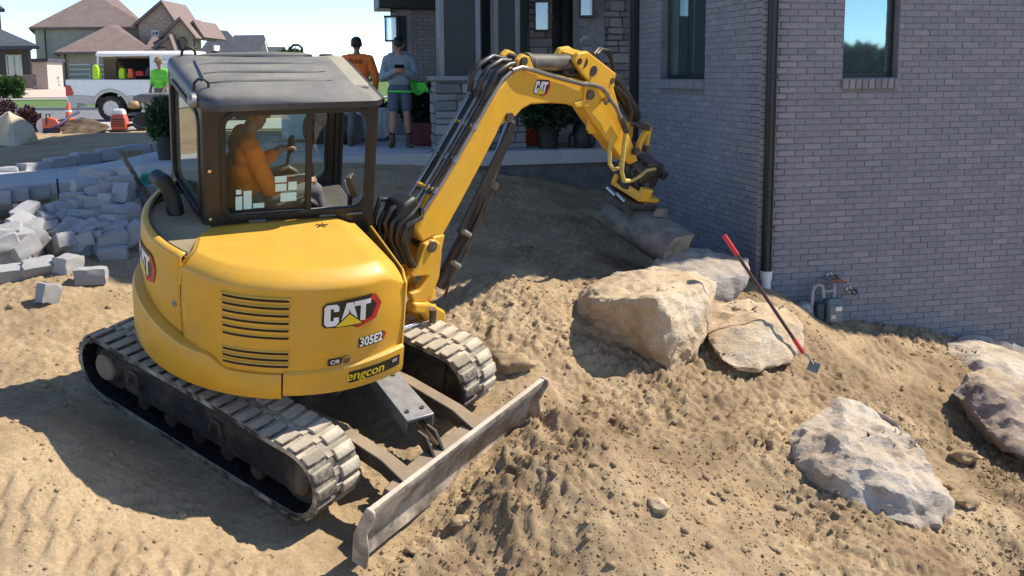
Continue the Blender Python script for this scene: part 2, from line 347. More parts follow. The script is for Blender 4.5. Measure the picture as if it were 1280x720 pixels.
# clods: loose crumbs of soil, nobody could count them
def rockmesh(sub, seed, rough=.35):
    bm = bmesh.new(); bmesh.ops.create_icosphere(bm, subdivisions=sub, radius=1)
    for v in bm.verts: v.co *= 1 + rough * noise.noise(v.co * 1.3 + Vector((seed, 0, 0)))
    V = np.array([v.co[:] for v in bm.verts]); Fc = np.array([[q.index for q in f.verts] for f in bm.faces]); bm.free(); return V, Fc
def scatter(name, pts, sizes, mat, sub=1, kind='stuff', flat_=.75, seed=3):
    protos = [rockmesh(sub, 5.3 * k, .8) for k in range(6)]; rs = np.random.RandomState(seed); VS = []; FS = []; k = 0
    for p, sz in zip(pts, sizes):
        V, Fc = protos[rs.randint(6)]; a = rs.rand() * 6.28; c_, s_ = math.cos(a), math.sin(a); sc = sz * (.7 + .6 * rs.rand(3)); sc[2] *= flat_
        Q = V * sc; Q = np.stack([Q[:, 0] * c_ - Q[:, 1] * s_, Q[:, 0] * s_ + Q[:, 1] * c_, Q[:, 2]], -1) + np.array(p); VS.append(Q); FS.append(Fc + k); k += len(V)
    V = np.concatenate(VS); Fc = np.concatenate(FS); me = bpy.data.meshes.new(name)
    me.vertices.add(len(V)); me.vertices.foreach_set('co', V.ravel()); me.loops.add(Fc.size); me.loops.foreach_set('vertex_index', Fc.ravel().astype(np.int32))
    me.polygons.add(len(Fc)); me.polygons.foreach_set('loop_start', np.arange(0, Fc.size, 3, dtype=np.int32)); me.polygons.foreach_set('loop_total', np.full(len(Fc), 3, dtype=np.int32))
    me.update(); me.materials.append(mat); ma = me.attributes.new('moist', 'FLOAT', 'POINT'); ma.data.foreach_set('value', moist(V[:, 0], V[:, 1]).astype(np.float32)); o = bpy.data.objects.new(name, me); COL.objects.link(o); o['kind'] = kind; return o
rs = np.random.RandomState(11); n = 95000; cx = rs.uniform(-5, 6.5, n); cy = 4.6 + rs.rand(n) ** 1.4 * 9
dens = .10 + .9 * sstep(-.05, .35, fbm(cx * 1.1 + 3, cy * 1.1 + 8, 3)) * (.22 + .78 * sstep(-.8, .4, cx)); dens = np.where((cx > -1.0) & (cx < 1.3) & (cy < 7.2), np.maximum(dens, .75), dens)
dx = cx - MT.x; dy = cy - MT.y; ux = dx * RU[0][0] + dy * RU[1][0]; uy = dx * RU[0][1] + dy * RU[1][1]
dens[(np.abs(ux) < 1.5) & (np.abs(uy) < 1.1)] *= .15; dens[cy > 13.6] *= .3
keep = (rs.rand(n) < dens) & ~((cy > yfront(cx) - .05)) & ~(((cx - CORNER.x) * RD.x + (cy - CORNER.y) * RD.y > -.05) & ((cx - CORNER.x) * LD.x + (cy - CORNER.y) * LD.y > -.05))
cx, cy = cx[keep], cy[keep]; sz = .0048 * (1 / (1 - rs.rand(len(cx)) * .994)) ** .42; sz = np.minimum(sz, .036)
cz = ground_h(cx, cy) - sz * .05
scatter('soil_clods', np.stack([cx, cy, cz], -1), sz, SOIL, 1)
# ------------------------------------------------------------------ the brick house
def brickmat(name, stops, rough=.85, bump=.5):
    s = N(name); r = s.rand(); c = s.ramp(r, stops); m = s.noise(9, 7, .7); c = s.mix(s.ramp(m, [(.35, .0), (.7, .4)]), c, (.30, .29, .30))
    c = s.mix(s.ramp(s.noise(60, 4, .7), [(.4, .2), (.6, 0)]), c, (.15, .14, .15)); s.base(c); s.rough(rough); s.bump(s.noise(45, 6, .7), bump, .01); return s.m
BRICK = brickmat('grey_brick', [(0, (.208, .203, .225)), (.35, (.23, .223, .243)), (.7, (.248, .238, .256)), (.95, (.295, .28, .287)), (1, (.175, .168, .186))])
MORT = paint('mortar', (.188, .183, .195), .95, .15, 12, bump=.4)
STONE = brickmat('ledge_stone', [(0, (.13, .13, .14)), (.3, (.22, .22, .225)), (.65, (.30, .295, .29)), (1, (.40, .385, .37))], .9, .8)
NAVY = paint('dark_trim', (.016, .019, .024), .45, .15, 5)
TRIM = paint('grey_trim', (.22, .23, .25), .5, .1, 6)
CONC = paint('broom_concrete', (.46, .46, .45), .9, .07, 3.5, dust=.25, dustcol=(.40, .34, .25), bump=.35, bscale=90)
GLASSD = mirrorglass('window_glass', (.36, .52, .53)); GLASSD.node_tree.nodes['Principled BSDF'].inputs['Metallic'].default_value = .85; LITGL = mirrorglass('entry_glass', (.03, .03, .03), .3)
house = thing('brick_house', 'large grey purple brick house with a ledge stone porch, filling the right side', 'house', (0, 0, 0))
ZT = CZ + 6.8
ZE = CZ + 5.3          # unseen eave over the corner; it and the gable are shaped for the shadow edge
sw0, zwb = onR(1053, 97); sw1, _ = onR(1121, 97); zwt = zwb + 1.75
lw0, zlb = onL(881, 99); lw1, _ = onL(826, 98); zlt = zlb + 1.7
RLEN, LLEN = 8.0, 3.95
def wpiece(fn, a, b, z0, z1, o0=0.0, th=.3):
    m = MB(); P = [fn(a, z0, o0), fn(b, z0, o0), fn(b, z1, o0), fn(a, z1, o0)]; d = (fn(0, 0, 0) - fn(0, 0, 1)) * th; m.prism(P, d); return m
wm = MB()
for a, b, z0, z1 in ((0, sw0, -2, ZE), (sw1, RLEN, -2, ZE), (sw0, sw1, -2, zwb), (sw0, sw1, zwt, ZE)): q = wpiece(wallR, a, b, z0, z1); wm.add(q.v, q.f)
wm.build('wall', MORT, house)
wm = MB()
for a, b, z0, z1 in ((.0, lw0, -2, ZE), (lw1, LLEN, -2, ZE), (lw0, lw1, -2, zlb), (lw0, lw1, zlt, ZE)): q = wpiece(wallL, a, b, z0, z1); wm.add(q.v, q.f)
wm.build('wall', MORT, house)
# bricks: each course laid round the openings
BL, BH, JT, PR = .203, .058, .0097, .007
random.seed(5); bricks = []
def lay(fn, u, nrm, s0, s1, z0, z1, hole, ofs):
    nz = int((z1 - z0) / (BH + JT))
    for k in range(nz):
        z = z0 + k * (BH + JT); st = s0 - (.1068 if k % 2 else 0) - ofs * ((k * 37) % 5) * .004
        while st < s1:
            a, b = max(st, s0), min(st + BL, s1)
            segs = [(a, b)]
            if hole and z + BH > hole[2] - .01 and z < hole[3] + .01:
                segs = [(x, y) for x, y in ((a, min(b, hole[0] - .004)), (max(a, hole[1] + .004), b)) if y > x]
            for x, y in segs:
                if y - x > .03: bricks.append((fn, u, nrm, (x + y) / 2, z + BH / 2, y - x))
            st += BL + JT
lay(wallR, RD, -LD, 0.0, 6.4, -.6, CZ + 1.5, (sw0, sw1, zwb - .125, zwt), 1)
lay(wallL, LD, -RD, .0, LLEN - .04, .3, CZ + 1.5, (lw0, lw1, zlb - .125, zlt), 1)
def px_of(p): c = CAMR @ np.array([p[0], p[1], p[2] - CZ]); return 640 + F * c[0] / c[2], CY + F * c[1] / c[2], c[2]
items = []
for b in bricks:
    fn, u, nrm, s_, z_, L_ = b; p = fn(s_, z_, 0); x, y, dd = px_of(p); vis = 0
    if -20 < x < 1290 and -10 < y < 445 and p.z > gz(p.x - .05, p.y - .05) - .1: vis = L_ * BH / dd ** 2 * abs(nrm.dot(Vector((p.x, p.y, p.z - CZ)).normalized()))
    items.append((vis, b))
items.sort(key=lambda t: -t[0])
def bm_brick(L_):
    m = MB(); m.box((0, 0, 0), (L_, PR * 2, BH)); return m
proto = {}
stuff = MB()
for k, (vis, b) in enumerate(items):
    fn, u, nrm, s_, z_, L_ = b; jit = random.uniform(-.004, .003); p = fn(s_, z_, jit)
    R = Matrix((u, -nrm, Vector((0, 0, 1)))).transposed() @ Rx_(random.gauss(0, .02)) @ Ry(random.gauss(0, .003)) @ Rz(random.gauss(0, .006))
    if k < 300:
        key = round(L_, 3)
        if key not in proto:
            o = bm_brick(L_).build('brick', BRICK, house, bevel=.004, seg=1); proto[key] = o
        else: o = proto[key].copy(); COL.objects.link(o); o.parent = house
        o.matrix_local = Matrix.Translation(p) @ R.to_4x4()
    else: stuff.box(p, (L_, PR * 2, BH), R)
tag(stuff.build('brickwork', BRICK, house), kind='stuff')
# rowlock sills and windows
def window(fn, u, nrm, a, b, z0, z1, mull, rec=.09):
    Rm = Matrix((u, -nrm, Vector((0, 0, 1)))).transposed()
    fr = MB(); w = .055
    def bar(x0, x1, y0, y1, t=.06, o=rec): fr.prism([fn(x0, y0, -o), fn(x1, y0, -o), fn(x1, y1, -o), fn(x0, y1, -o)], -nrm * t)
    bar(a, a + w, z0, z1); bar(b - w, b, z0, z1); bar(a + w, b - w, z0, z0 + w); bar(a + w, b - w, z1 - w, z1)
    for mx in mull: bar(mx - .035, mx + .035, z0 + w, z1 - w, .05, rec - .003)
    f = fr.build('window', NAVY, house, bevel=.006)
    edges = [a + w] + [x for m_ in mull for x in (m_ - .035, m_ + .035)] + [b - w]
    for i in range(0, len(edges), 2):
        g = MB(); x0, x1 = edges[i], edges[i + 1]; g.prism([fn(x0, z0 + w, -rec - .03), fn(x1, z0 + w, -rec - .03), fn(x1, z1 - w, -rec - .03), fn(x0, z1 - w, -rec - .03)], -nrm * .01); g.build('pane', GLASSD, f)
    n = int((b - a + .03) / .073); st = (b - a + .04) / n
    sb = MB(); sb.box((0, 0, 0), (st - .012, .14, .105)); so_ = None
    for i in range(n):
        if so_ is None: so_ = sb.build('sill_brick', BRICK, house, bevel=.004, seg=1); q = so_
        else: q = so_.copy(); COL.objects.link(q); q.parent = house
        q.matrix_local = Matrix.Translation(fn(a - .02 + st * (i + .5), z0 - .062, -.02)) @ (Rm @ Rx_(.08 + random.gauss(0, .01))).to_4x4()
window(wallR, RD, -LD, sw0, sw1, zwb, zwt, [])
window(wallL, LD, -RD, lw0, lw1, zlb, zlt, [(lw0 + lw1) / 2])
# downspouts
def spout(fn, s_, z0, z1, nrm):
    u = RD if fn is wallR else LD; Rm = Matrix((u, -nrm, Vector((0, 0, 1)))).transposed(); m = MB()
    m.box(fn(s_, (z0 + z1) / 2, .065), (.09, .075, z1 - z0), Rm)
    for e in (-.028, .028): m.box(fn(s_ + e, (z0 + z1) / 2, .108), (.012, .012, z1 - z0), Rm)
    d = m.build('downspout', NAVY, house, bevel=.012)
    for z in np.arange(z0 + .5, z1, 1.6): b_ = MB(); b_.box(fn(s_, z, .068), (.105, .085, .03), Rm); b_.build('strap', NAVY, d)
    return d
zb = onR(950, 352)[1]
dsp = spout(wallR, .085, zb + .11, ZE, -LD)
spout(wallL, 3.66, 1.55, ZE, -RD)
m = MB(); c_ = wallR(.085, zb, .07); m.lathe([(.05, -.25), (.05, .03), (.06, .03), (.06, .07), (.064, .07), (.064, .13), (.05, .13)], 20, c_); m.build('drain_adapter', flat('pvc_white', (.7, .7, .68), .35), house, smooth=40)
# stone faces built of single ledge stones
STN = []
def stonewall(fn, a, b, z0, z1, dep, name='stone'):
    """fn(s, z, out) -> point; lays squared ledge stones in courses"""
    z = z0
    while z < z1 - .03:
        h = random.choice([.085, .1, .13, .15]); h = min(h, z1 - z); s_ = a
        while s_ < b - .02:
            w = min(random.uniform(.16, .42), b - s_)
            if b - s_ - w < .07: w = b - s_
            STN.append((fn, (s_ + w / 2), z + h / 2, w - .014, h - .014, dep)); s_ += w
        z += h
def face(p0, p1):          # vertical face from p0 to p1 (x,y), outside is to the right of travel
    p0 = Vector((*p0, 0)); p1 = Vector((*p1, 0)); u = (p1 - p0).normalized(); n_ = Vector((u.y, -u.x, 0))
    f = lambda s_, z, o: Vector(((p0 + u * s_ + n_ * o).x, (p0 + u * s_ + n_ * o).y, z)); f.u = u; f.n = n_; f.L = (p1 - p0).length; return f
def pbox(f, a, b, z0, z1, th, mat, name, o=0, bevel=0, par=house):
    m = MB(); m.prism([f(a, z0, o), f(b, z0, o), f(b, z1, o), f(a, z1, o)], -f.n * th); return m.build(name, mat, par, bevel=bevel)
def xy(px, Y): p = at(px, 100, Y); return (p.x, p.y)
PZ = PATZ
# stone wall right of the entrance door (its face looks like the right wall)
eL = wallL(3.95, 0); f1 = face((eL.x - .66 * RD.x - .05, eL.y - .66 * RD.y + .42), (eL.x + .0, eL.y + .45))
pbox(f1, 0, f1.L + .2, PZ - .3, ZT, .4, MORT, 'wall', o=-.02); stonewall(f1, 0, f1.L + .02, PZ, CZ + 1.35, .05)
f1b = face((xy(735, 15.6)[0] - .02, eL.y + .42 + .9), (f1(0, 0, 0).x, f1(0, 0, 0).y)); pbox(f1b, 0, f1b.L, PZ, ZT, .3, MORT, 'wall', o=-.02); stonewall(f1b, 0, f1b.L, PZ, CZ + 1.3, .04)
# back wall of the porch: door in the middle, stone on its left
YB = 16.4
fb = face(xy(592, YB - .5), xy(742, YB)); sA = lambda px: (Vector((*xy(px, YB), 0)) - Vector((*xy(592, YB - .5), 0))).dot(fb.u)
pbox(fb, 0, sA(686), PZ, ZT, .3, MORT, 'wall', o=-.02); pbox(fb, sA(686), sA(737), CZ + 1.3, ZT, .3, NAVY, 'wall', o=-.04)
stonewall(fb, sA(655), sA(686), PZ, CZ + 1.35, .05)
# dark siding left of it
pbox(fb, 0, sA(653), PZ + .02, CZ + 1.4, .06, NAVY, 'siding', o=.05, bevel=.01)
door = pbox(fb, sA(686), sA(737), PZ, CZ + 1.3, .12, NAVY, 'front_door', o=-.18)
for a, b in ((690, 700), (704, 713), (721, 731)):
    pbox(fb, sA(a), sA(b), PZ + .35, CZ + 1.2, .03, LITGL, 'pane', o=-.165, par=door)
for a in (686, 702, 716.5, 733): pbox(fb, sA(a), sA(a) + .07, PZ, CZ + 1.3, .1, NAVY, 'door_post', o=-.12, bevel=.01, par=door)
# porch roof out of frame, added to shade the porch; floor steps
m = MB(); m.prism([(-2.2, 13.9, CZ + 1.9), (eL.x, eL.y + .3, CZ + 1.9), (eL.x + .3, 19, CZ + 1.9), (-2.4, 18.5, CZ + 1.9)], (0, 0, .3)); m.build('porch_roof', NAVY, house)
for k in range(2):
    fs = face(xy(688, 15.9 + .35 * k), xy(738, 16.0 + .35 * k)); pbox(fs, -.1, fs.L + .05, PZ + .0, PZ + .16 * (k + 1), .5, CONC, 'porch_step', bevel=.012)
# craftsman columns on stone piers
def column(px0, px1, Y, ztop, pierz):
    f = face(xy(px0, Y), xy(px1, Y + (px1 - px0) / F * Y * .2)); w = f.L
    pr = pbox(f, .0, w, PZ - .02, pierz, w * .8, MORT, 'stone_pier', o=-.03)
    stonewall(f, -.03, w + .03, PZ, pierz, .045)
    fl = face(tuple(f(0, 0, 0) - f.n * w * .75)[:2], tuple(f(0, 0, 0))[:2]); stonewall(fl, 0, fl.L, PZ, pierz, .045)
    pbox(f, -.07, w + .07, pierz, pierz + .07, w * .8 + .12, TRIM, 'pier_cap', o=.07, bevel=.012)
    sh = pbox(f, .06, w - .03, pierz + .07, ztop, w * .6, NAVY, 'column_shaft', o=-.06)
    for a in (.05, w - .12): pbox(f, a, a + .07, pierz + .07, ztop, .03, TRIM, 'trim_board', o=-.035, par=sh, bevel=.004)
column(546, 606, 14.35, CZ + 1.9, at(570, 101, 14.35).z)
column(614, 655, 14.75, CZ + 1.9, at(630, 120, 14.75).z)
# left wing beyond the porch
fw = face(xy(493, 18.2), xy(616, 18.6)); sW = lambda px: (Vector((*xy(px, 18.3), 0)) - Vector((*xy(493, 18.2), 0))).dot(fw.u)
pbox(fw, 0, sW(515), PZ - .4, CZ + 1.2, .3, paint('wing_wall_lit', (.30, .30, .33), .8, .06, 4), 'wall'); pbox(fw, sW(515), sW(614), PZ - .4, CZ + 1.6, .3, MORT, 'wall', o=-.02)  # end strip's paler lavender stands for light on it, put into the colour
wb = MB()
for k in range(int((CZ + 1.5 - PZ) / .0677)):
    a = sW(515) - (.107 if k % 2 else 0)
    while a < sW(560):
        x0, x1 = max(a, sW(515)), a + .203; z = PZ + k * .0677
        if x1 > x0: wb.prism([fw(x0, z, -.006), fw(x1, z, -.006), fw(x1, z + .057, -.006), fw(x0, z + .057, -.006)], -fw.n * .02)
        a += .2137
tag(wb.build('brickwork', BRICK, house), kind='stuff')
wf = pbox(fw, sW(499.5), sW(508.5), at(500, 64, 18.2).z, at(500, 20, 18.2).z, .06, NAVY, 'window', o=.03); pbox(fw, sW(500.7), sW(507.4), at(500, 62, 18.2).z, at(500, 22, 18.2).z, .01, GLASSD, 'pane', o=.036, par=wf)
ev = MB(); ev.prism([fw(-.28, at(500, 12, 18.2).z, .35), fw(3, at(500, 12, 18.2).z, .35), fw(3, at(500, 12, 18.2).z + .3, .35), fw(-.28, at(500, 12, 18.2).z + .3, .35)], -fw.n * 1.0); ev.build('eave', NAVY, house, bevel=.02)
# upper body and roof: never in frame, shaped to cast the long shadow of the house
SHG = paint('shingle_dark', (.04, .04, .045), .9, .2, 20)
gb = MB(); gb.prism([wallL(-.0, ZE, -.0), wallL(7.4, ZE, -.0), wallL(3.7, ZE + 4.1, -.0)], RD * .3); gb.build('gable_wall', MORT, house)
for a, b in ((-.02, 3.7), (3.7, 7.6)):
    z0, z1 = (ZE - .02, ZE + 4.15) if a < 1 else (ZE + 4.15, ZE - .1); g2 = MB(); g2.prism([wallL(a, z0, .12), wallL(b, z1, .12), wallL(b, z1 + .2, .12), wallL(a, z0 + .2, .12)], RD * (RLEN + .1)); g2.build('roof', SHG, house)
bb_ = [tuple(fw(0, CZ + 1.6, 0)), tuple(wallL(3.96, CZ + 1.6, -.2)), tuple(wallL(3.96, CZ + 1.6, -RLEN)), tuple(wallR(RLEN, CZ + 1.6, -14)), (-.8, 26, CZ + 1.6)]
ub = MB(); ub.prism(bb_, (0, 0, ZT - CZ - 1.6)); ub.build('upper_wall', MORT, house)
cb = sum((Vector(p) for p in bb_), Vector()) / 5; rf = MB(); lo_ = [Vector((p[0], p[1], ZT + .002)) + (Vector((p[0], p[1], 0)) - Vector((cb.x, cb.y, 0))).normalized() * .4 for p in bb_]; rf.loft([lo_, [p + Vector((0, 0, .18)) for p in lo_], [Vector((lerp(p.x, cb.x, .7), lerp(p.y, cb.y, .7), ZT + 2.8)) for p in lo_]]); rf.build('roof', SHG, house)
# stones of all the faces
STN2 = []
for t in STN:
    fn, s_, z_, w, h, dep = t; p = fn(s_, z_, 0); x, y, dd = px_of(p); STN2.append((w * h / dd ** 2 * (1 if 535 < x < 800 and y > -10 else .01), t))
STN2.sort(key=lambda t: -t[0]); pool = []
for k in range(10):
    V, Fc = rockmesh(1, k * 3.1, .0); bm = bmesh.new(); bmesh.ops.create_cube(bm, size=1); bmesh.ops.bevel(bm, geom=bm.edges[:], offset=.09, segments=1, affect='EDGES')
    for v in bm.verts: v.co += Vector((noise.noise(v.co * 3 + Vector((k, 0, 0))), noise.noise(v.co * 3 + Vector((0, k, 5))) * 1.6, noise.noise(v.co * 3 + Vector((3, k, 0))))) * .07
    me_ = bpy.data.meshes.new('stone'); bm.to_mesh(me_); bm.free(); me_.materials.append(STONE); pool.append(me_)
sst = MB()
for k, (vis, (fn, s_, z_, w, h, dep)) in enumerate(STN2):
    Rm = Matrix((fn.u, -fn.n, Vector((0, 0, 1)))).transposed(); M_ = Matrix.Translation(fn(s_, z_, random.uniform(-.012, .012))) @ Rm.to_4x4() @ Matrix.Diagonal((w, dep * 1.6, h, 1))
    me_ = pool[k % 10]
    if k < 300: o = bpy.data.objects.new('stone', me_); COL.objects.link(o); o.parent = house; o.matrix_local = M_
    else: sst.add([M_ @ v.co for v in me_.vertices], [tuple(p.vertices) for p in me_.polygons])
if sst.v: tag(sst.build('stonework', STONE, house), kind='stuff')
# lanterns
def lantern(p, u, sc=1.0):
    m = MB(); w, h = .2 * sc, .42 * sc
    for x in (-1, 1):
        for y in (-1, 1): m.box(p + Vector((x * w / 2, y * w / 2, 0)), (.022, .022, h))
    m.box(p + Vector((0, 0, h / 2)), (w + .04, w + .04, .03)); m.box(p - Vector((0, 0, h / 2)), (w + .03, w + .03, .025)); m.box(p + Vector((0, 0, h / 2 + .08)), (.03, .03, .14)); m.box(p + Vector((0, .13, h / 2 + .1)), (.03, .28, .03))
    l = m.build('wall_lantern', NAVY, house, bevel=.004); g = MB(); g.box(p, (w - .01, w - .01, h - .03)); g.build('lantern_glass', glassm('lantern_glass', (.75, .8, .85), .15), l)
lantern(Vector(fb(sA(666), at(666, 22, 16.2).z, .28)), fb.u, 1.05); lantern(Vector(f1(.0, at(735, 6, 15).z, .18)), f1.u, .9); lantern(at(489.5, 36, 18.0), fw.u, 1.0)
# ------------------------------------------------------------------ slabs
def slab(name, lo, hi, z, th):
    xs_ = [lo] + [p[0] for p in FRONT if lo < p[0] < hi] + [hi]; bs = [lo] + [p[0] for p in BACK if lo < p[0] < hi] + [hi]
    top = [(x, float(yfront(x)), z) for x in xs_] + [(x, float(yback(x)), z) for x in bs[::-1]]
    m = MB(); m.prism(top, (0, 0, -th)); o = m.build(name, CONC, bevel=.012); tag(o, kind='structure'); return o
slab('porch_slab', -5.2, 1.66, PATZ, .2); slab('walkway', -12, -5.203, PATZ - .16, .2)
fm = MB(); pts = [(x, float(yfront(x)) + .06) for x in (-5.1, -4.24, -1.6, .2, 1.62)]
for p, q in zip(pts, pts[1:]): fm.prism([(*p, PATZ - .2), (*q, PATZ - .2), (*q, PATZ - 1.3), (*p, PATZ - 1.3)], (0, .2, 0))
tag(fm.build('porch_foundation', paint('foundation_grey', (.13, .125, .13), .9, .2, 7, dust=.4, bump=.4)), kind='structure')
jm = MB()
for x in (-3.2, -1.2, .6): y0 = float(yfront(x)); jm.prism([(x, y0 + .01, PATZ + .003), (x + .012, y0 + .01, PATZ + .003), (x + .3, y0 + 2.4, PATZ + .003), (x + .288, y0 + 2.4, PATZ + .003)], (0, 0, .002))
tag(jm.build('slab_joint', flat('joint_dark', (.12, .12, .12))), kind='structure')
# ------------------------------------------------------------------ the excavator
exc = thing('excavator', 'yellow compact tracked excavator with black cab, digging beside the brick house', 'excavator', M=Matrix.Translation(MT) @ RUP.to_4x4())
UC = Matrix.Rotation(-PSI, 4, 'Z')                     # undercarriage axes inside the upper frame
def cyl(th, z, R): t = math.radians(th); return Vector((R * math.cos(t), R * math.sin(t), z))
def lerp(a, b, t): return a + (b - a) * t
# --- undercarriage
def track_path(off=0.0):
    r = .255 + off; P = []
    P += [(.98 + r * math.cos(a), .275 + r * math.sin(a)) for a in np.linspace(-PI / 2, PI / 2, 15)]
    P += [(x, .275 + r + (.012 if abs(x) < .6 else 0)) for x in (.7, .35, 0, -.35, -.7)]
    P += [(-.98 + r * math.cos(a), .275 + r * math.sin(a)) for a in np.linspace(PI / 2, 1.5 * PI, 15)]
    P += [(x, .275 - r) for x in np.linspace(-.8, .8, 9)]
    return P
def path_at(P, d):
    L = [math.dist(P[i], P[(i + 1) % len(P)]) for i in range(len(P))]; d %= sum(L)
    for i, l in enumerate(L):
        if d <= l: a, b = P[i], P[(i + 1) % len(P)]; t = d / l; return (lerp(a[0], b[0], t), lerp(a[1], b[1], t)), math.atan2(b[1] - a[1], b[0] - a[0])
        d -= l
for sy in (-1, 1):
    yc = sy * .79; m = MB(); Po = track_path(0); Pi = track_path(-.035); n = len(Po); prof = [(Po, -.2), (Po, .2), (Pi, .2), (Pi, -.2)]
    loops = [[Vector((p[0], yc + w, p[1])) for p in P] for P, w in prof]; loops.append(loops[0]); m.loft(loops, False, False)
    ln = MB(); Pl = track_path(-.037); ln.loft([[Vector((p[0], yc + w, p[1])) for p in Pl] for w in (-.195, .195)], False, False)
    trk = m.build('track', TRK, exc, smooth=50, M=UC); ln.build('track_lining', RUB, trk, M=UC, smooth=50); rb0 = MB(); rb0.box((0, 0, 0), (.035, .38, .022)); pr = None
    for k in range(46):
        (x, z), a = path_at(Pl, k * sum(math.dist(Pl[i], Pl[(i + 1) % len(Pl)]) for i in range(len(Pl))) / 46)
        if pr is None: pr = o = rb0.build('track_rib', RUB, trk)
        else: o = pr.copy(); COL.objects.link(o); o.parent = trk
        o.matrix_local = UC @ Matrix.Translation((x, yc, z)) @ Matrix.Rotation(-a, 4, 'Y')
    tot = sum(math.dist(Po[i], Po[(i + 1) % n]) for i in range(n)); NP = 46; lug = []
    for side in (0, 1):
        b = MB(); x0, x1 = (-.2, -.028) if side == 0 else (.028, .2)
        b.loft([[(-.046, x0, 0), (.046, x0, 0), (.046, x1, 0), (-.046, x1, 0)], [(-.037, x0 + .004, .022), (.037, x0 + .004, .022), (.034, x1 - .004, .022), (-.034, x1 - .004, .022)]])
        for k in range(NP):
            (x, z), a = path_at(Po, (k + .5 * side) * tot / NP)
            Mx = UC @ Matrix.Translation((x, yc, z)) @ Matrix.Rotation(-a + PI, 4, 'Y') @ Matrix.Rotation(PI, 4, 'Z')
            nrm = Mx.to_3x3() @ Vector((0, 0, 1)); out = UC.to_3x3() @ Vector((math.sin(a), 0, -math.cos(a)))
            if nrm.dot(out) < 0: Mx = UC @ Matrix.Translation((x, yc, z)) @ Matrix.Rotation(-a + PI, 4, 'Y')
            if k == 0: o = b.build('track_pad', TRK, trk, bevel=.006); pr = o
            else: o = pr.copy(); COL.objects.link(o); o.parent = trk
            o.matrix_local = Mx
    # links in the middle between the pads
    b = MB(); b.box((0, 0, 0), (.05, .05, .02)); pr = None
    for k in range(NP):
        (x, z), a = path_at(Po, (k + .25) * tot / NP); 
        if pr is None: pr = o = b.build('track_link', TRK, trk)
        else: o = pr.copy(); COL.objects.link(o); o.parent = trk
        o.matrix_local = UC @ Matrix.Translation((x, yc, z)) @ Matrix.Rotation(-a, 4, 'Y')
    fr = MB(); fr.bb(-.78, .98, yc - .14, yc + .14, .16, .42); fr.prism([(-.72, yc - .135, .42), (.75, yc - .135, .42), (.7, yc - .06, .475), (-.67, yc - .06, .475)], (0, .2, 0))
    frame = fr.build('track_frame', TRKI, exc, bevel=.015, M=UC)
    for x, r in ((-.98, .2), (.98, .205)):
        w = MB(); w.lathe([(.02, -.1), (r, -.09), (r, .09), (.14, .1), (.12, .135), (.02, .135)], 28, (x, yc, .275), Rx_(PI / 2 * sy * -1)); o = w.build('sprocket' if x < 0 else 'idler', DKSTEEL, exc, smooth=40, M=UC)
        h = MB(); h.lathe([(.01, .10), (.06, .10), (.06, .12), (.01, .12)] if x > 0 else [(.01, .12), (.1, .12), (.105, .16), (.09, .175), (.01, .178)], 24, (x, yc, .275), Rx_(PI / 2 * sy * -1)); h.build('hub', paint('hub_dusty', (.25, .19, .12), .8, .15, 9, dust=.5), o, smooth=35, M=UC)
        if x < 0:
            t = MB()
            for k in range(14): a = 2 * PI * k / 14; t.box((x + (r + .01) * math.cos(a), yc, .275 + (r + .01) * math.sin(a)), (.05, .07, .05), Ry(-a))
            t.build('sprocket_teeth', DKSTEEL, o, M=UC)
    for x in (-.6, -.3, 0, .3, .6):
        w = MB(); w.lathe([(.01, -.12), (.06, -.12), (.065, -.06), (.05, -.05), (.05, .05), (.065, .06), (.06, .12), (.01, .12)], 16, (x, yc, .12), Rx_(PI / 2)); w.build('roller', DKSTEEL, exc, smooth=40, M=UC)
    for x in (-.7, .18):
        gd = MB(); gd.tube([(x, yc - .145, .25), (x, yc - .165, .3), (x + .03, yc - .165, .38), (x + .1, yc - .165, .38), (x + .12, yc - .165, .3), (x + .12, yc - .145, .25)], .012, 6); gd.build('hand_grip', DKSTEEL, frame, M=UC)
    lb = MB(); lb.bb(.34, .40, yc - .137, yc - .134, .30, .38); lb.build('warning_label', flat('label_cream', (.6, .58, .4)), frame, M=UC)
cf = MB(); cf.bb(-.55, .55, -.6, .6, .3, .44); cf.lathe([(.46, .44), (.46, .60), (.02, .60)], 32); cf.lathe([(.30, .58), (.30, .74), (.02, .74)], 32); cf.build('undercarriage_frame', TRKI, exc, bevel=.012, M=UC)
for y in (-.46, .32):
    a = MB(); a.loft([[(x, y - w, z - .055), (x, y + w, z - .055), (x, y + w, z + .055), (x, y - w, z + .055)] for x, z, w in ((.42, .34, .05), (.9, .355, .05), (1.35, .32, .055), (1.6, .25, .07))]); a.build('blade_arm', paint('arm_black', (.02, .018, .016), .5, .2, 6, dust=.35, updust=.85), exc, bevel=.01, M=UC)
yk = MB(); yk.loft([[(1.42 + .1 * abs(t) ** 2, .78 * t - .06, .22), (1.6, .78 * t - .06, .2), (1.6, .78 * t - .06, .30), (1.44 + .1 * abs(t) ** 2, .78 * t - .06, .30)] for t in np.linspace(-.75, .75, 9)]); yk.build('blade_yoke', paint('yoke_grey', (.09, .085, .08), .5, .2, 8, dust=.5, updust=.8), exc, bevel=.01, M=UC)
bc = MB(); bc.tube([(.55, .2, .42), (1.2, .03, .38)], .05, 14); o = bc.build('blade_cylinder', DKSTEEL, exc, smooth=40, M=UC)
rd_ = MB(); rd_.tube([(1.2, .03, .38), (1.5, -.06, .32)], .025, 10); rd_.build('rod', CHROME, o, smooth=40, M=UC)
u_ = (Vector((1.31, -.06, .40)) - Vector((.775, .16, .46))).normalized(); v_ = Vector((0, 0, 1)).cross(u_).normalized(); pl = MB(); c0 = Vector((.775, .16, .475)); c1 = Vector((1.31, -.05, .435))
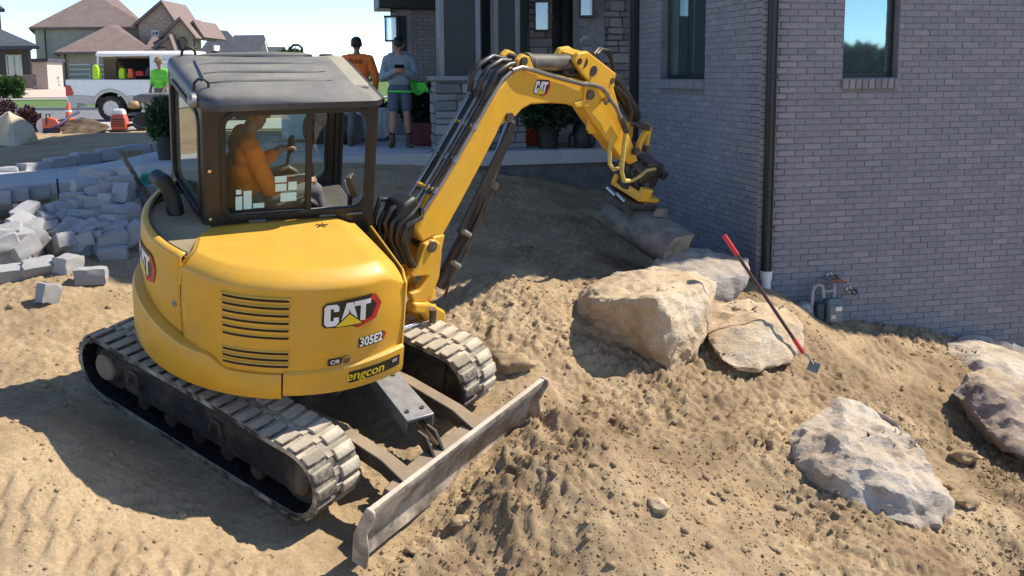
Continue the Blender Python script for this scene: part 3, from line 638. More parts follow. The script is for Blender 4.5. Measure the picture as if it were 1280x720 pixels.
pl.loft([[c + v_ * w, c - v_ * w, c - v_ * w + Vector((0, 0, .025)), c + v_ * w + Vector((0, 0, .025))] for c, w in ((c0, .10), (c1, .11))]); 
pl.loft([[c0 + v_ * .1 - Vector((0, 0, .09)), c1 + v_ * .11 - Vector((0, 0, .09)), c1 + v_ * .11, c0 + v_ * .1], [c0 + v_ * .088 - Vector((0, 0, .09)), c1 + v_ * .098 - Vector((0, 0, .09)), c1 + v_ * .098, c0 + v_ * .088]])
pl.loft([[c0 - v_ * .1 - Vector((0, 0, .09)), c1 - v_ * .11 - Vector((0, 0, .09)), c1 - v_ * .11, c0 - v_ * .1], [c0 - v_ * .088 - Vector((0, 0, .09)), c1 - v_ * .098 - Vector((0, 0, .09)), c1 - v_ * .098, c0 - v_ * .088]])
cover = pl.build('cylinder_cover', PLATE, exc, bevel=.006, M=UC); b = MB()
for t, w in ((.12, .05), (.12, -.05), (.85, .06), (.85, -.06)): p = c0.lerp(c1, t) + v_ * w + Vector((0, 0, .024)); b.lathe([(.016, 0), (.016, .012), (.009, .012), (.009, .004)], 10, p)
b.build('bolt', DKSTEEL, cover, M=UC)
for w in (-.065, .035):
    e = MB(); e.prism([(1.34, -.06 + w, .40), (1.44, -.09 + w, .41), (1.56, -.12 + w, .28), (1.5, -.1 + w, .24), (1.36, -.06 + w, .30)], v_ * .022); e.build('blade_lug', DKSTEEL, exc, bevel=.004, M=UC)
hs = MB(); hs.tube([(.3, .0, .5), (.45, -.1, .56), (.6, -.05, .5), (.68, .12, .45)], .014, 8); hs.tube([(.3, -.25, .48), (.5, -.3, .52), (.62, -.1, .52), (.66, .1, .46)], .012, 8); hs.build('hose', HOSE, exc, smooth=60, M=UC)
# dozer blade: curved plate with end plates
bl = MB(); prof = [(1.60, .0), (1.585, .06), (1.59, .14), (1.61, .22), (1.645, .32), (1.69, .40)]; th = [(x - .03, z) for x, z in prof[::-1]]
poly = [(1.69, .445), (1.655, .445)] + [(x - .032, z) for x, z in prof[::-1]] + [(1.60, -.02)] + prof
bl.loft([[Vector((x + .10 * (y > 0) * abs(y) * .0, y, z)) for x, z in poly] for y in np.linspace(-.98, .98, 21)]); blade = bl.build('dozer_blade', STEEL, exc, smooth=35, M=UC)
for sy in (-1, 1):
    e = MB(); e.prism([(1.56, sy * .982, -.02), (1.68, sy * .982, -.02), (1.69, sy * .982, .12), (1.665, sy * .982, .24), (1.72, sy * .982, .40), (1.715, sy * .982, .45), (1.655, sy * .982, .455), (1.63, sy * .982, .40), (1.56, sy * .982, .2)], (0, sy * .022, 0)); e.build('end_plate', STEEL, blade, bevel=.008, M=UC)
# --- upper: counterweight ring, panels
def Rpanel(th):                       # plan radius of the housing at an angle (degrees)
    return 1.04 + .06 * float(sstep(-150, -120, th)) - .02 * float(sstep(-80, -60, th))
def band(mb, th0, th1, prof, n=24):   # prof: list of (dR, z) -> closed section swept round the swing axis
    loops = []
    for th in np.linspace(th0, th1, n + 1): loops.append([cyl(th, z(th) if callable(z) else z, r(th) if callable(r) else r) for r, z in prof])
    mb.loft(loops)
ledge = lambda t: 1.0 + .12 * float(sstep(-135, -180, t)) - .078 * float(sstep(-133, -124, t))
cw = MB(); band(cw, -106.2, -270, [(.75, .72), (1.06, .71), (1.105, .73), (1.12, .78), (1.12, lambda t: ledge(t) - .04), (1.105, lambda t: ledge(t) - .008), (1.085, ledge), (.98, lambda t: ledge(t) + .012), (.75, lambda t: ledge(t) + .012)], 60); cw.build('counterweight', YEL, exc, smooth=35)
ls = MB(); band(ls, -60.5, -105.6, [(.75, .75), (1.07, .74), (1.112, .76), (1.122, .80), (1.122, lambda t: .925 + .03 * float(sstep(-100, -65, t))), (1.105, lambda t: .94 + .03 * float(sstep(-100, -65, t))), (.75, .94)], 30); ls.build('side_skirt', YEL, exc, smooth=35)
# base floor under everything
fl = MB(); fl.loft([[Vector((min(.55, 1.0 * math.cos(a)), .98 * math.sin(a), z)) for a in np.linspace(0, 2 * PI, 48, endpoint=False)] for z in (.69, .74, 1.25)]); fl.build('upper_frame', BLK, exc, smooth=40)
# engine side cover, one pressing: side, rolled shoulder and top running to the cab
TH0, TH1 = -59.5, -145
def shoulder(th):                     # radius and height of the edge between side and top
    return Rpanel(th) - .02, 1.575 + .015 * math.sin(math.radians((th + 145) * 2.1)) - .05 * float(sstep(-72, -60, th))
def cover_pt(u, v):
    th = lerp(TH0, TH1, u); R = Rpanel(th); zb = .925 + .065 * float(sstep(-126, -131, th)); rs_, zs = shoulder(th)
    if v <= .5:
        t = v / .5; p = cyl(th, lerp(zb, zs - .06, t), R + .012 * math.sin(PI * t))
    elif v <= .72:
        t = (v - .5) / .22; a = t * PI / 2; p = cyl(th, zs - .06 + .06 * math.sin(a) + .035 * t * t, R - .1 * (1 - math.cos(a)) - .02 * t)
    else:
        t = (v - .72) / .28; e = cyl(th, zs + .035, R - .12); y1 = -.09; q = Vector((e.x * lerp(1, .86, t), lerp(e.y, y1, t), zs + .035 - .05 * t)); p = q
    k = float(sstep(.36, .60, p.x)); p.z -= .085 * k * k * (v > .45) * float(sstep(.42, .6, v)); p.x = min(p.x, .57 + .015 * float(sstep(.57, .7, p.x)))
    return p
cv = MB(); cv.grid(cover_pt, 64, 60); side = cv.build('engine_cover', YEL, exc, smooth=60)
sol = side.modifiers.new('solid', 'SOLIDIFY'); sol.thickness = .012; sol.offset = -1
ep = MB(); ep.prism([(.556, -.955, .80), (.556, -.955, 1.44), (.556, -.86, 1.50), (.556, -.10, 1.48), (.556, -.10, .8)], (-.02, 0, 0)); ep.build('front_panel', YEL, exc, bevel=.012)
# louvres: dark slots with a pressed hood above each
sl_m = flat('slot_dark', (.006, .006, .006), .8)
for z in [1.475, 1.40, 1.325, 1.25, 1.175, 1.10] + [1.03 - .085, .9]: pass
rows = [1.468 - .054 * k for k in range(6)] + [1.082 - .048 * k for k in range(3)]
for z in rows:
    sl = MB(); L0 = [cyl(th, z + .0105, Rpanel(th) + .012) for th in np.linspace(-126, -104, 14)]; L1 = [cyl(th, z - .0105, Rpanel(th) + .012) for th in np.linspace(-126, -104, 14)]
    Rr = lambda th: Rpanel(th) + .0135
    sl.loft([[cyl(th, z + .0105, Rr(th) - .01), cyl(th, z - .0105, Rr(th) - .01), cyl(th, z - .0105, Rr(th)), cyl(th, z + .0105, Rr(th))] for th in np.linspace(-126, -104, 16)]); vs = sl.build('vent_slot', sl_m, side)
    hd = MB(); hd.loft([[cyl(th, z + .011, Rr(th) - .012), cyl(th, z + .011, Rr(th) + .007), cyl(th, z + .019, Rr(th) + .002), cyl(th, z + .024, Rr(th) - .012)] for th in np.linspace(-126.4, -103.6, 16)]); hd.build('vent_hood', YEL, side, smooth=50)
# rear door with its own rim and recess, then the dusty deck behind it
def door_pt(u, v):
    th = lerp(-146, -262, u); z = lerp(1.03 + .10 * float(sstep(-140, -180, th)), 1.575, min(v / .8, 1)); R = 1.04 + .01 * math.sin(PI * min(v / .8, 1))
    if v > .8: t = (v - .8) / .2; a = t * PI / 2; z = 1.575 + .035 * math.sin(a); R = 1.04 - .05 * (1 - math.cos(a))
    return cyl(th, z, R)
dr = MB(); dr.grid(door_pt, 40, 24); rear = dr.build('rear_door', YEL, exc, smooth=60); sol = rear.modifiers.new('solid', 'SOLIDIFY'); sol.thickness = .012; sol.offset = -1
gs = MB(); band(gs, -146, -262, [(.975, 1.585), (.99, 1.585), (.99, 1.608), (.975, 1.608)], 40); gs.build('door_seal', RUB, exc, smooth=40)
dk = MB(); dk.loft([[cyl(th, 1.572, .98) for th in np.linspace(-146, -262, 40)] + [Vector((-.6, .9, 1.572)), Vector((-.6, -.1, 1.572)), Vector((-.72, -.35, 1.572))], [cyl(th, 1.5, .98) for th in np.linspace(-146, -262, 40)] + [Vector((-.6, .9, 1.5)), Vector((-.6, -.1, 1.5)), Vector((-.72, -.35, 1.5))]]); deck = dk.build('rear_deck', paint('deck_dusty', (.25, .2, .12), .8, .15, 4, dust=.8), exc, smooth=30)
# hump joining cover to deck
hm = MB(); hp_ = [cover_pt(1, v) for v in np.linspace(.40, 1, 30)]; hq = [Vector((p.x, p.y, 1.45)) for p in (hp_[-1], hp_[0])]; hm.loft([[p for p in hp_ + hq], [p + cyl(-145 - 90, 0, .03 ) - Vector((0, 0, .012)) for p in hp_ + hq]]); hm.build('cover_end', YEL, exc, smooth=30)
lk = MB(); lk.lathe([(.001, .0), (.022, .0), (.022, .008), (.014, .01), (.012, .004), (.001, .004)], 16, cyl(-149, 1.24, 1.047), align(cyl(-149, 0, 1))); lk.build('lock', PLATE, rear)
hd = MB(); hd.loft([[cyl(th, z, 1.052) for th in (-144.2, -142.2)] + [cyl(th, z, 1.062) for th in (-142.2, -144.2)] for z in (1.16, 1.17, 1.3, 1.31)]); hd.build('door_pull', YEL2, side, bevel=.004)
lk = MB(); lk.lathe([(.001, .0), (.03, .0), (.03, .006), (.02, .010), (.016, .003), (.001, .003)], 18, cyl(-84.6, 1.0, Rpanel(-84) + .012), align(cyl(-84.6, 0, 1))); lk.build('lock', paint('lock_brass', (.25, .17, .08), .4, metal=.6), side)
# exhaust pipe
ex = MB(); e0 = mloc(221, 280, 0, -.86); P_ = [mloc(221, 285, 0, -.80), mloc(219, 262, 0, -.80), mloc(214, 240, 0, -.82), mloc(206, 228, 0, -.86), mloc(196, 221, 0, -.90)]
ex.tube(P_, [.058, .058, .057, .055, .055], 18, cap=False); exo = ex.build('exhaust_pipe', paint('exhaust_black', (.01, .01, .01), .55, .3, 9), exc, smooth=60); sol = exo.modifiers.new('s', 'SOLIDIFY'); sol.thickness = .006
bs = MB(); bs.box(P_[0] + Vector((0, 0, -.0)), (.2, .18, .03)); bs.build('exhaust_boot', RUB, exc, bevel=.01)
# --- cab
X0, X1, Y0, Y1 = -.64, .57, -.08, .93
def xr(y): return X0 - .10 * (y - Y0) / (Y1 - Y0)          # the rear wall stands slightly askew
cab = MB(); cab.prism([(X0, Y0, 1.2), (X1, Y0, 1.2), (X1, Y1, 1.2), (xr(Y1), Y1, 1.2)], (0, 0, .22)); cab = cab.build('cab', BLK, exc, bevel=.02)
def panel(to3, a0, a1, z0, z1, h0, h1, hz0, hz1, t, nm='cab_frame', r=.09, ro=.03):
    m = MB(); ring(m, rrect(a0, a1, z0, z1, ro), rrect(h0, h1, hz0, hz1, r), to3, t); o = m.build(nm, BLK, cab, bevel=.012)
    q = MB(); ring(q, rrect(h0 - .028, h1 + .028, hz0 - .028, hz1 + .028, r + .028), rrect(h0 + .012, h1 - .012, hz0 + .012, hz1 - .012, r - .012), lambda x, y: Vector(to3(x, y)) - Vector(t).normalized() * .012, Vector(t).normalized() * .03); q.build('window_seal', RUB, o, bevel=.006)
    return o
T_ = .055
right = panel(lambda a, z: Vector((a, Y0, z)), X0, X1, 1.40, 2.44, -.50, .50, 1.62, 2.37, (0, T_, 0))
left = panel(lambda a, z: Vector((a, Y1, z)), X0 - .10, X1, 1.40, 2.44, -.55, .46, 1.45, 2.36, (0, -T_, 0))
rearp = panel(lambda a, z: Vector((xr(a), a, z)), Y0 + .02, Y1 - .02, 1.40, 2.44, Y0 + .10, Y1 - .1, 1.60, 2.34, (T_, 0, 0))
frontp = panel(lambda a, z: Vector((X1, a, z)), Y0 + .02, Y1 - .02, 1.20, 2.44, Y0 + .075, Y1 - .075, 1.30, 2.38, (-T_, 0, 0))
GREEN = glassm('cab_glass_tinted', (.90, .97, .92), .01, .02, (.36, .42, .34), 1.1); CLEAR = glassm('cab_glass', (.82, .88, .86), .02, .04)
REARG = glassm('rear_glass', (.50, .66, .52), .14, .22, (.34, .38, .28))
for (x0, x1), mat_ in (((-.50, .075), GREEN),):
    g = MB(); g.bb(x0, x1, Y0 + .02, Y0 + .026, 1.62, 2.37); gl = g.build('sliding_pane', mat_, right)
    for a, b in ((x1 - .012, x1 + .03),): q = MB(); q.bb(a, b, Y0 + .006, Y0 + .04, 1.615, 2.375); q.build('sash_bar', RUB, right, bevel=.005)
q = MB(); q.bb(-.48, .49, Y0 - .004, Y0 + .03, 1.612, 1.632); q.build('sill_rail', paint('rail_aluminium', (.45, .42, .34), .4, metal=.5), right, bevel=.004)
for x in (-.28, .22, .42): q = MB(); q.bb(x - .06, x + .06, Y0 - .016, Y0 - .004, 1.572, 1.59); q.build('drain_clip', flat('clip_grey', (.12, .12, .12)), right, bevel=.003)
g = MB(); g.prism([(xr(Y0 + .09) + .02, Y0 + .09, 1.59), (xr(Y1 - .09) + .02, Y1 - .09, 1.59), (xr(Y1 - .09) + .02, Y1 - .09, 2.35), (xr(Y0 + .09) + .02, Y0 + .09, 2.35)], (.006, 0, 0)); g.build('rear_pane', REARG, rearp)
g = MB(); g.bb(-.56, .47, Y1 - .03, Y1 - .024, 1.44, 2.37); g.build('door_pane', CLEAR, left)
for z in (1.62, 1.98): q = MB(); q.lathe([(.001, 0), (.014, 0), (.012, .02), (.001, .022)], 10, (-.60, Y0 - .001, z), Rx_(PI / 2)); q.build('door_bolt', CHROME, right, smooth=40)
ck = MB(); a = mloc(402, 283, 2, 1.578)
for k in range(5): d_ = Vector((math.cos(k * 1.3) * .045, math.sin(k * 1.3) * .03, 0)); ck.box(a + d_ * .6 + Vector((0, 0, .012)), (.035, .008, .004), Rz(k * 1.3))
ck.build('scuff_mark', RUB, side)
# stickers on the sliding pane
STK = flat('sticker_cyan', (.50, .74, .70), .5)
for x0, y0, x1, y1 in ((155, 525, 190, 558), (153, 562, 195, 645), (198, 530, 248, 640), (251, 598, 319, 634), (374, 447, 445, 490), (376, 490, 444, 540), (449, 478, 502, 532), (405, 538, 500, 597)):
    a = mloc(260 + x0 / 4.5, 120 + y1 / 4.5, 1, Y0 + .016); b = mloc(260 + x1 / 4.5, 120 + y0 / 4.5, 1, Y0 + .016); q = MB(); q.bb(a.x + .003, b.x - .003, Y0 + .0155, Y0 + .0185, min(a.z, b.z) + .003, max(a.z, b.z) - .003); q.build('sticker', STK, right)
# roof: crowned cap with raised ribs and a rear lamp recess
rl = [(0, 2.40), (.012, 2.405), (.015, 2.45), (.0, 2.485), (-.035, 2.508), (-.09, 2.52), (-.22, 2.535)]
rm = MB(); rm.loft([[(x - .10 * (y - Y0) * float(sstep(.1, -.55, x)), y, z - .045 * float(sstep(.25, .6, x)) * (z > 2.46)) for x, y in rrect(X0 - .0 - d, X1 + .03 + d, Y0 - .03 - d, Y1 + .02 + d, max(.10 + d, .05), 7)] for d, z in rl]); roof = rm.build('cab_roof', ROOFM, cab, smooth=45)
for k, y in enumerate((.14, .36, .58, .80)):
    q = MB(); hh = .018; q.loft([[(x, y - w, zz), (x, y - w * .6, zz + hh), (x, y + w * .6, zz + hh), (x, y + w, zz)] for x, zz, w in ((-.56, 2.512, .012), (-.45, 2.524, .03), (-.1, 2.529, .034), (.22, 2.522, .03), (.30, 2.508, .012))]); q.build('roof_rib', ROOFM, roof, smooth=60)
q = MB(); q.loft([[(x, y, zz) for x, y in rrect(.28, .545, .06, .84, .04)] for zz in (2.47, 2.506)]); q.build('roof_hatch', paint('hatch_pale', (.16, .15, .13), .6, .1, 6, dust=.5, updust=.9, dustcol=(.42, .38, .28)), roof, bevel=.012)
q = MB(); q.prism([(X0 - .045, .16, 2.41), (X0 - .045, .70, 2.41), (X0 + .05, .66, 2.53), (X0 + .05, .20, 2.53)], (.01, 0, .008)); q.build('lamp_recess', paint('recess_blue', (.02, .035, .06), .35), roof, bevel=.006)
for x, y in ((-.62, .06), (-.60, .84), (.2, .9)): q = MB(); q.tube([(x - .05, y, 2.50), (x - .045, y, 2.55), (x - .02, y, 2.575), (x + .02, y, 2.575), (x + .045, y, 2.55), (x + .05, y, 2.50)], .010, 8); q.build('lift_eye', RUB, roof, smooth=60)
q = MB(); q.lathe([(.001, 0), (.05, 0), (.055, .03), (.04, .05), (.001, .05)], 14, (X0 - .02, .02, 2.44), Ry(-PI / 2)); q.build('rear_lamp', PLATE, roof, smooth=40)
# mirror beyond the front left corner
q = MB(); q.tube([(X1 - .15, Y1, 2.34), (X1 - .10, Y1 + .05, 2.40), (X1 - .10, Y1 + .08, 2.42)], .014, 8); mo = q.build('mirror_arm', RUB, cab, smooth=60); q = MB(); q.box((X1 - .10, Y1 + .1, 2.43), (.12, .05, .07)); q.build('mirror', RUB, mo, bevel=.02)
# inside: seat, consoles, levers, monitor
SEATM = paint('seat_grey', (.03, .03, .035), .8, .2, 8)
q = MB(); q.box((-.28, .42, 1.42), (.5, .5, .14)); q.loft([[(-.52 - .1 * t, .19, 1.45 + t * .62), (-.42 - .1 * t, .17, 1.45 + t * .62), (-.42 - .1 * t, .67, 1.45 + t * .62), (-.52 - .1 * t, .65, 1.45 + t * .62)] for t in (0, .5, .9, 1)]); q.build('seat', SEATM, cab, bevel=.03)
for y in (.10, .74): q = MB(); q.loft([[(x, y - .06, 1.38), (x, y + .06, 1.38), (x, y + .05, z), (x, y - .05, z)] for x, z in ((-.35, 1.56), (-.1, 1.60), (.12, 1.66), (.2, 1.6))]); c_ = q.build('console', BLK, cab, bevel=.015); q = MB(); q.tube([(.1, y, 1.62), (.12, y, 1.75), (.13, y, 1.78)], [.012, .014, .022], 10); q.tube([(.13, y, 1.77), (.14, y, 1.86), (.14, y, 1.9)], [.024, .03, .018], 10); q.build('joystick', RUB, c_, smooth=60)
q = MB(); q.box((.44, .06, 1.74), (.05, .12, .16), Rz(-.5) @ Ry(-.35)); mn = q.build('monitor', BLK, cab, bevel=.01); q = MB(); q.box((.41, .047, 1.748), (.006, .10, .12), Rz(-.5) @ Ry(-.35)); q.build('screen', paint('screen_grey', (.25, .28, .3), .3), mn)
q = MB(); q.tube([(.47, .2, 1.45), (.44, .1, 1.66)], .02, 8); q.build('monitor_stalk', RUB, mn)
# --- lettering and emblems, thin plates laid on the round panels
def curve_plate(poly, to3, step=.018):
    """flat polygon cut into narrow strips and laid on a curved panel; to3(a, b) -> point"""
    bm = bmesh.new(); vs = [bm.verts.new((a, b, 0)) for a, b in poly]; bm.faces.new(vs); bmesh.ops.triangulate(bm, faces=bm.faces[:])
    a0, a1 = min(p[0] for p in poly), max(p[0] for p in poly); x = a0 + step
    while x < a1 - .002: bmesh.ops.bisect_plane(bm, geom=bm.verts[:] + bm.edges[:] + bm.faces[:], plane_co=(x, 0, 0), plane_no=(1, 0, 0), dist=1e-6); x += step
    bm.verts.index_update(); V = [to3(v.co.x, v.co.y) for v in bm.verts]; Fs = [tuple(v.index for v in f.verts) for f in bm.faces]; bm.free(); return V, Fs
def wrapped(name, polys, mat, th0, z0, lift, parent, cls=None):
    m = MB(); f_ = lambda a, b: cyl(th0 + math.degrees(a / 1.1), z0 + b, cls(th0 + math.degrees(a / 1.1)) + lift)
    for poly in polys: m.add(*curve_plate(poly, f_))
    return m.build(name, mat, parent)
LOGO = dict(plate=[(-.205, .07), (-.18, .095), (.115, .115), (.155, .105), (.205, .03), (.165, -.075), (.03, -.115), (-.005, -.095), (-.19, -.085), (-.21, -.06)],
    red=[(.125, .112), (.155, .105), (.205, .03), (.165, -.075), (.03, -.115), (.0, -.085), (.03, -.075), (.13, -.055), (.165, .03), (.115, .085)],
    C=[(-.10, .03), (-.135, .03), (-.135, .052), (-.155, .052), (-.155, -.035), (-.135, -.035), (-.135, -.012), (-.10, -.012), (-.10, -.05), (-.118, -.075), (-.175, -.075), (-.195, -.055), (-.195, .065), (-.178, .083), (-.118, .083), (-.10, .065)],
    A=[(-.09, -.062), (-.052, .083), (-.008, .083), (.032, -.062), (-.005, -.062), (-.03, .035), (-.055, -.062)],
    T=[(-.0, .085), (.118, .085), (.118, .05), (.082, .05), (.082, -.065), (.045, -.065), (.045, .05), (-.0, .05)],
    tri=[(-.12, -.082), (.06, -.082), (-.03, .0)], tri0=[(-.135, -.088), (.075, -.088), (-.03, .012)])
def emblem(parent, th0, z0, sc, cls, base):
    S = lambda k: [[(a * sc, b * sc) for a, b in LOGO[k]]]
    o = wrapped('emblem_plate', S('plate'), DECK, th0, z0, base, parent, cls)
    wrapped('emblem_red', S('red'), REDP, th0, z0, base + .0015, o if parent == exc else parent, cls)
    wrapped('emblem_letters', S('C') + S('A') + S('T'), WHT, th0, z0, base + .003, parent, cls)
    wrapped('emblem_triangle_edge', S('tri0'), DECK, th0, z0, base + .0045, parent, cls); wrapped('emblem_triangle', S('tri'), DYEL, th0, z0, base + .006, parent, cls)
Rp = lambda t: Rpanel(t) + .012
emblem(side, -82.5, 1.345, 1.0, Rp, .004)
emblem(rear, -171.5, 1.37, 1.05, lambda t: 1.051, .004)
def text_polys(txt, size, bold=.012, shear=0.0, sx=1.0):
    cu = bpy.data.curves.new('lettering', 'FONT'); cu.body = txt; cu.size = size; cu.offset = bold * size; cu.shear = shear; cu.align_x = 'CENTER'; cu.align_y = 'CENTER'; cu.resolution_u = 3; cu.extrude = 0
    o = bpy.data.objects.new('lettering', cu); COL.objects.link(o); dg = bpy.context.evaluated_depsgraph_get(); me = bpy.data.meshes.new_from_object(o.evaluated_get(dg))
    P = [[(me.vertices[i].co.x * sx, me.vertices[i].co.y) for i in p.vertices] for p in me.polygons]; bpy.data.objects.remove(o); bpy.data.curves.remove(cu); bpy.data.meshes.remove(me); return P
def wraptext(name, polys, mat, th0, z0, lift, parent, cls): return wrapped(name, polys, mat, th0, z0, lift, parent, cls)
wrapped('number_plate', [[(-.105, .034), (.085, .04), (.115, .02), (.10, -.02), (.085, -.036), (-.105, -.036)]], DECK, -74.8, 1.105, .003, side, Rp); wrapped('number_tip', [[(.085, .04), (.115, .02), (.10, -.02), (.085, -.03)]], REDP, -74.8, 1.105, .0045, side, Rp)
wraptext('lettering', text_polys('305E2', .092, .03, 0, .78), WHT, -75.3, 1.107, .006, side, Rp)
Rs = lambda t: 1.122
wrapped('maker_plate', [[(-.19, .042), (.21, .052), (.21, -.03), (-.19, -.045)]], DECK, -73.6, .862, .003, exc, Rs)
for k_ in (-1, 0, 1): wraptext('lettering', [[(a + .0022 * k_, b + .001 * k_) for a, b in P] for P in text_polys('engcon', .1, .0, .12, .98)], DYEL, -77.2, .868, .006 + .0006 * k_, exc, Rs)
wrapped('side_mark', [[(-.02, .03), (.022, .034), (.022, .006), (-.02, .004)]], flat('decal_grey', (.3, .3, .3)), -65.2, .868, .006, exc, Rs)
wrapped('small_plate', [[(-.045, .024), (.045, .028), (.045, -.024), (-.045, -.026)]], DECK, -88.6, .995, .003, side, Rp); wraptext('lettering', text_polys('C/R', .04, .03, .15), WHT, -88.6, .996, .006, side, Rp)
# --- boom, stick, cylinders: they work in one upright plane swung to the left of the upper frame
DL = math.radians(29); BU = Vector((math.cos(DL), math.sin(DL), 0)); BN = Vector((-math.sin(DL), math.cos(DL), 0)); BP0 = Vector((1.12, .05, 1.15))
def bpt(px, py, o=0.0):
    d = RUP.transposed() @ Vector(ray(px, py)); q = RUP.transposed() @ (Vector((0, 0, CZ)) - MT); P0 = BP0 + BN * o
    return q + d * ((P0 - q).dot(BN) / d.dot(BN))
def bpn(px, py, o=0.0): return bpt(px, py) + BN * o
def plate(pxs, o, th, mat, name, par, bevel=.012, smooth=None):
    m = MB(); m.prism([bpn(*p, o) for p in pxs], BN * th); return m.build(name, mat, par, bevel=bevel, smooth=smooth)
BW = .20
# swing bracket
plate([(541, 298), (548, 303), (549, 318), (546, 345), (538, 366), (528, 376), (514, 377), (511, 366), (521, 362), (530, 348), (532, 343), (512, 345), (511, 341), (520, 330), (529, 304)], -.03, .07, YEL, 'swing_bracket', exc, .012)
sbr = plate([(541, 298), (548, 303), (549, 318), (546, 345), (538, 366), (528, 376), (514, 377), (511, 366), (521, 362), (530, 348), (532, 343), (512, 345), (511, 341), (520, 330), (529, 304)], BW - .02, .07, YEL, 'swing_bracket', exc, .012)
q = MB(); q.tube([bpt(541, 309, -.05), bpn(541, 309, BW + .06)], .045, 18); q.build('boom_foot_pin', DKSTEEL, exc, smooth=40)
q = MB(); a = bpt(527, 370, .1); q.loft([[a + Vector((x, y, z)) for x, y in arc((0, 0), .13, 0, 2 * PI, 20)[:-1]] for z in (-.16, -.09)]); q.loft([[a + Vector((x, y, z)) for x, y in arc((0, 0), .11, 0, 2 * PI, 20)[:-1]] for z in (.0, .09)]); q.tube([a + Vector((0, 0, -.3)), a + Vector((0, 0, .12))], .05, 16); q.build('swing_post', YEL, exc, smooth=40, bevel=.01)
plate([(512, 376), (532, 376), (551, 386), (550, 401), (541, 408), (531, 404), (522, 390), (511, 388)], -.06, .10, YEL, 'swing_lug', exc, .02)
q = MB(); q.tube([bpt(541, 402, -.1), bpt(541, 386, -.1)], .03, 12); q.build('swing_pin', DKSTEEL, exc, smooth=40)
q = MB(); q.tube([bpt(500, 412, -.02), bpt(540, 398, -.02)], .028, 14); q.build('swing_rod', CHROME, exc, smooth=40)
# boom
boom_px = [(541, 296), (528, 303), (520, 288), (531, 272), (560, 224), (590, 172), (618, 122), (633, 99), (645, 90), (662, 88), (700, 95), (722, 99), (737, 105), (741, 118), (738, 130), (718, 131), (690, 129.5), (664, 131), (653, 137), (645, 146), (634, 152), (626, 158), (619, 172), (600, 209), (575, 256), (552, 298), (550, 312), (542, 320), (534, 314)]
boom = plate(boom_px, 0, BW, YEL2, 'boom', exc, .018)
bs_ = plate([(535, 315), (541, 296), (555, 293), (549, 322)], -.012, BW + .024, YEL2, 'boom_foot', boom, .01)
plate([(730, 101), (742, 103), (744, 133), (718, 134), (716, 128), (728, 124)], -.022, BW + .044, YEL2, 'boom_tip', boom, .012)
for k in range(1): q = MB(); q.tube([bpt(638, 147, -.03), bpn(638, 147, BW + .03)], .04, 16); q.build('pin', DKSTEEL, boom, smooth=40)
q = MB(); q.tube([bpt(739, 119, -.05), bpn(739, 119, BW + .05)], .045, 16); q.build('pin', DKSTEEL, boom, smooth=40)
# ears for the stick cylinder on the bend of the boom
for o in (-.004, BW - .05):
    plate([(643, 94), (648, 75), (655, 68), (662, 71), (666, 82), (673, 95)], o, .05, YEL2, 'boom_ear', boom, .01)
q = MB(); q.tube([bpt(656, 77, -.03), bpn(656, 77, BW + .03)], .035, 14); q.build('pin', DKSTEEL, boom, smooth=40)
# emblem on the boom face
eo = bpt(678, 110, -.004); ux_ = (bpt(690, 112, -.004) - bpt(660, 109, -.004)).normalized(); uz_ = BN.cross(ux_) * -1
if uz_.z < 0: uz_ = -uz_
for i, (kk, mt) in enumerate((('plate', DECK), ('red', REDP), ('C', WHT), ('A', WHT), ('T', WHT), ('tri0', DECK), ('tri', DYEL))):
    lv = [.001, .002, .003, .003, .003, .004, .005][i]; sc = .62
    q = MB(); q.prism([eo + ux_ * (a * sc * .92) + uz_ * (b * sc * 1.05) - BN * (lv - .002) for a, b in LOGO[kk]], BN * .002); q.build('emblem_' + kk.lower() if len(kk) > 1 else 'emblem_letter', mt, boom)
# stick cylinder on top
q = MB(); q.tube([bpt(657, 78, .1), bpt(716, 78, .1)], .072, 20); sc_ = q.build('stick_cylinder', paint('cylinder_grey', (.06, .055, .05), .45, .2, 8, dust=.5, dustcol=(.3, .27, .22)), exc, smooth=45)
q = MB(); q.tube([bpt(714, 78, .1), bpt(718.5, 78, .1)], .085, 20); q.tube([bpt(655, 78, .1), bpt(660, 78, .1)], .082, 20); q.build('gland', DKSTEEL, sc_, smooth=40)
q = MB(); q.tube([bpt(716, 78, .1), bpt(724, 77, .1)], .04, 16); q.build('rod', CHROME, sc_, smooth=40); q = MB(); q.tube([bpt(725, 77, .02), bpt(725, 77, .18)], .07, 16); q.build('rod_eye', DKSTEEL, sc_, smooth=40)
# boom cylinder under the boom
q = MB(); q.tube([bpt(548, 358, .1), bpt(560, 338, .1), bpt(597, 265, .1), bpt(612, 228, .1)], [.06, .075, .075, .075], 20); bc_ = q.build('boom_cylinder', paint('cylinder_black', (.012, .012, .013), .35, .2, 8, dust=.2), exc, smooth=45)
q = MB(); q.tube([bpt(611, 230, .1), bpt(640, 150, .1)], .042, 16); q.build('rod', paint('rod_shaded', (.2, .2, .2), .25, .1, 5, metal=.9), bc_, smooth=40)
q = MB(); q.tube([bpt(609, 234, .1), bpt(613, 225, .1)], .088, 18); q.build('gland', DKSTEEL, bc_, smooth=40)
plate([(572, 290), (578, 280), (634, 165), (641, 152), (646, 156), (638, 180), (622, 214), (600, 262), (580, 300)], .0, .02, RUB, 'rod_guard', bc_, .006)
q = MB()
for o in (-.03, .02): q.tube([bpt(556, 372, o), bpt(566, 335, o), bpt(584, 302, o), bpt(600, 268, o), bpt(607, 246, o)], .013, 8)
q.build('cylinder_hose', HOSE, bc_, smooth=60)
q = MB()
for px, py in ((583, 291), (570, 330)): q.tube([bpt(px - 4, py - 2, -.03), bpt(px + 4, py + 3, -.03)], .022, 10)
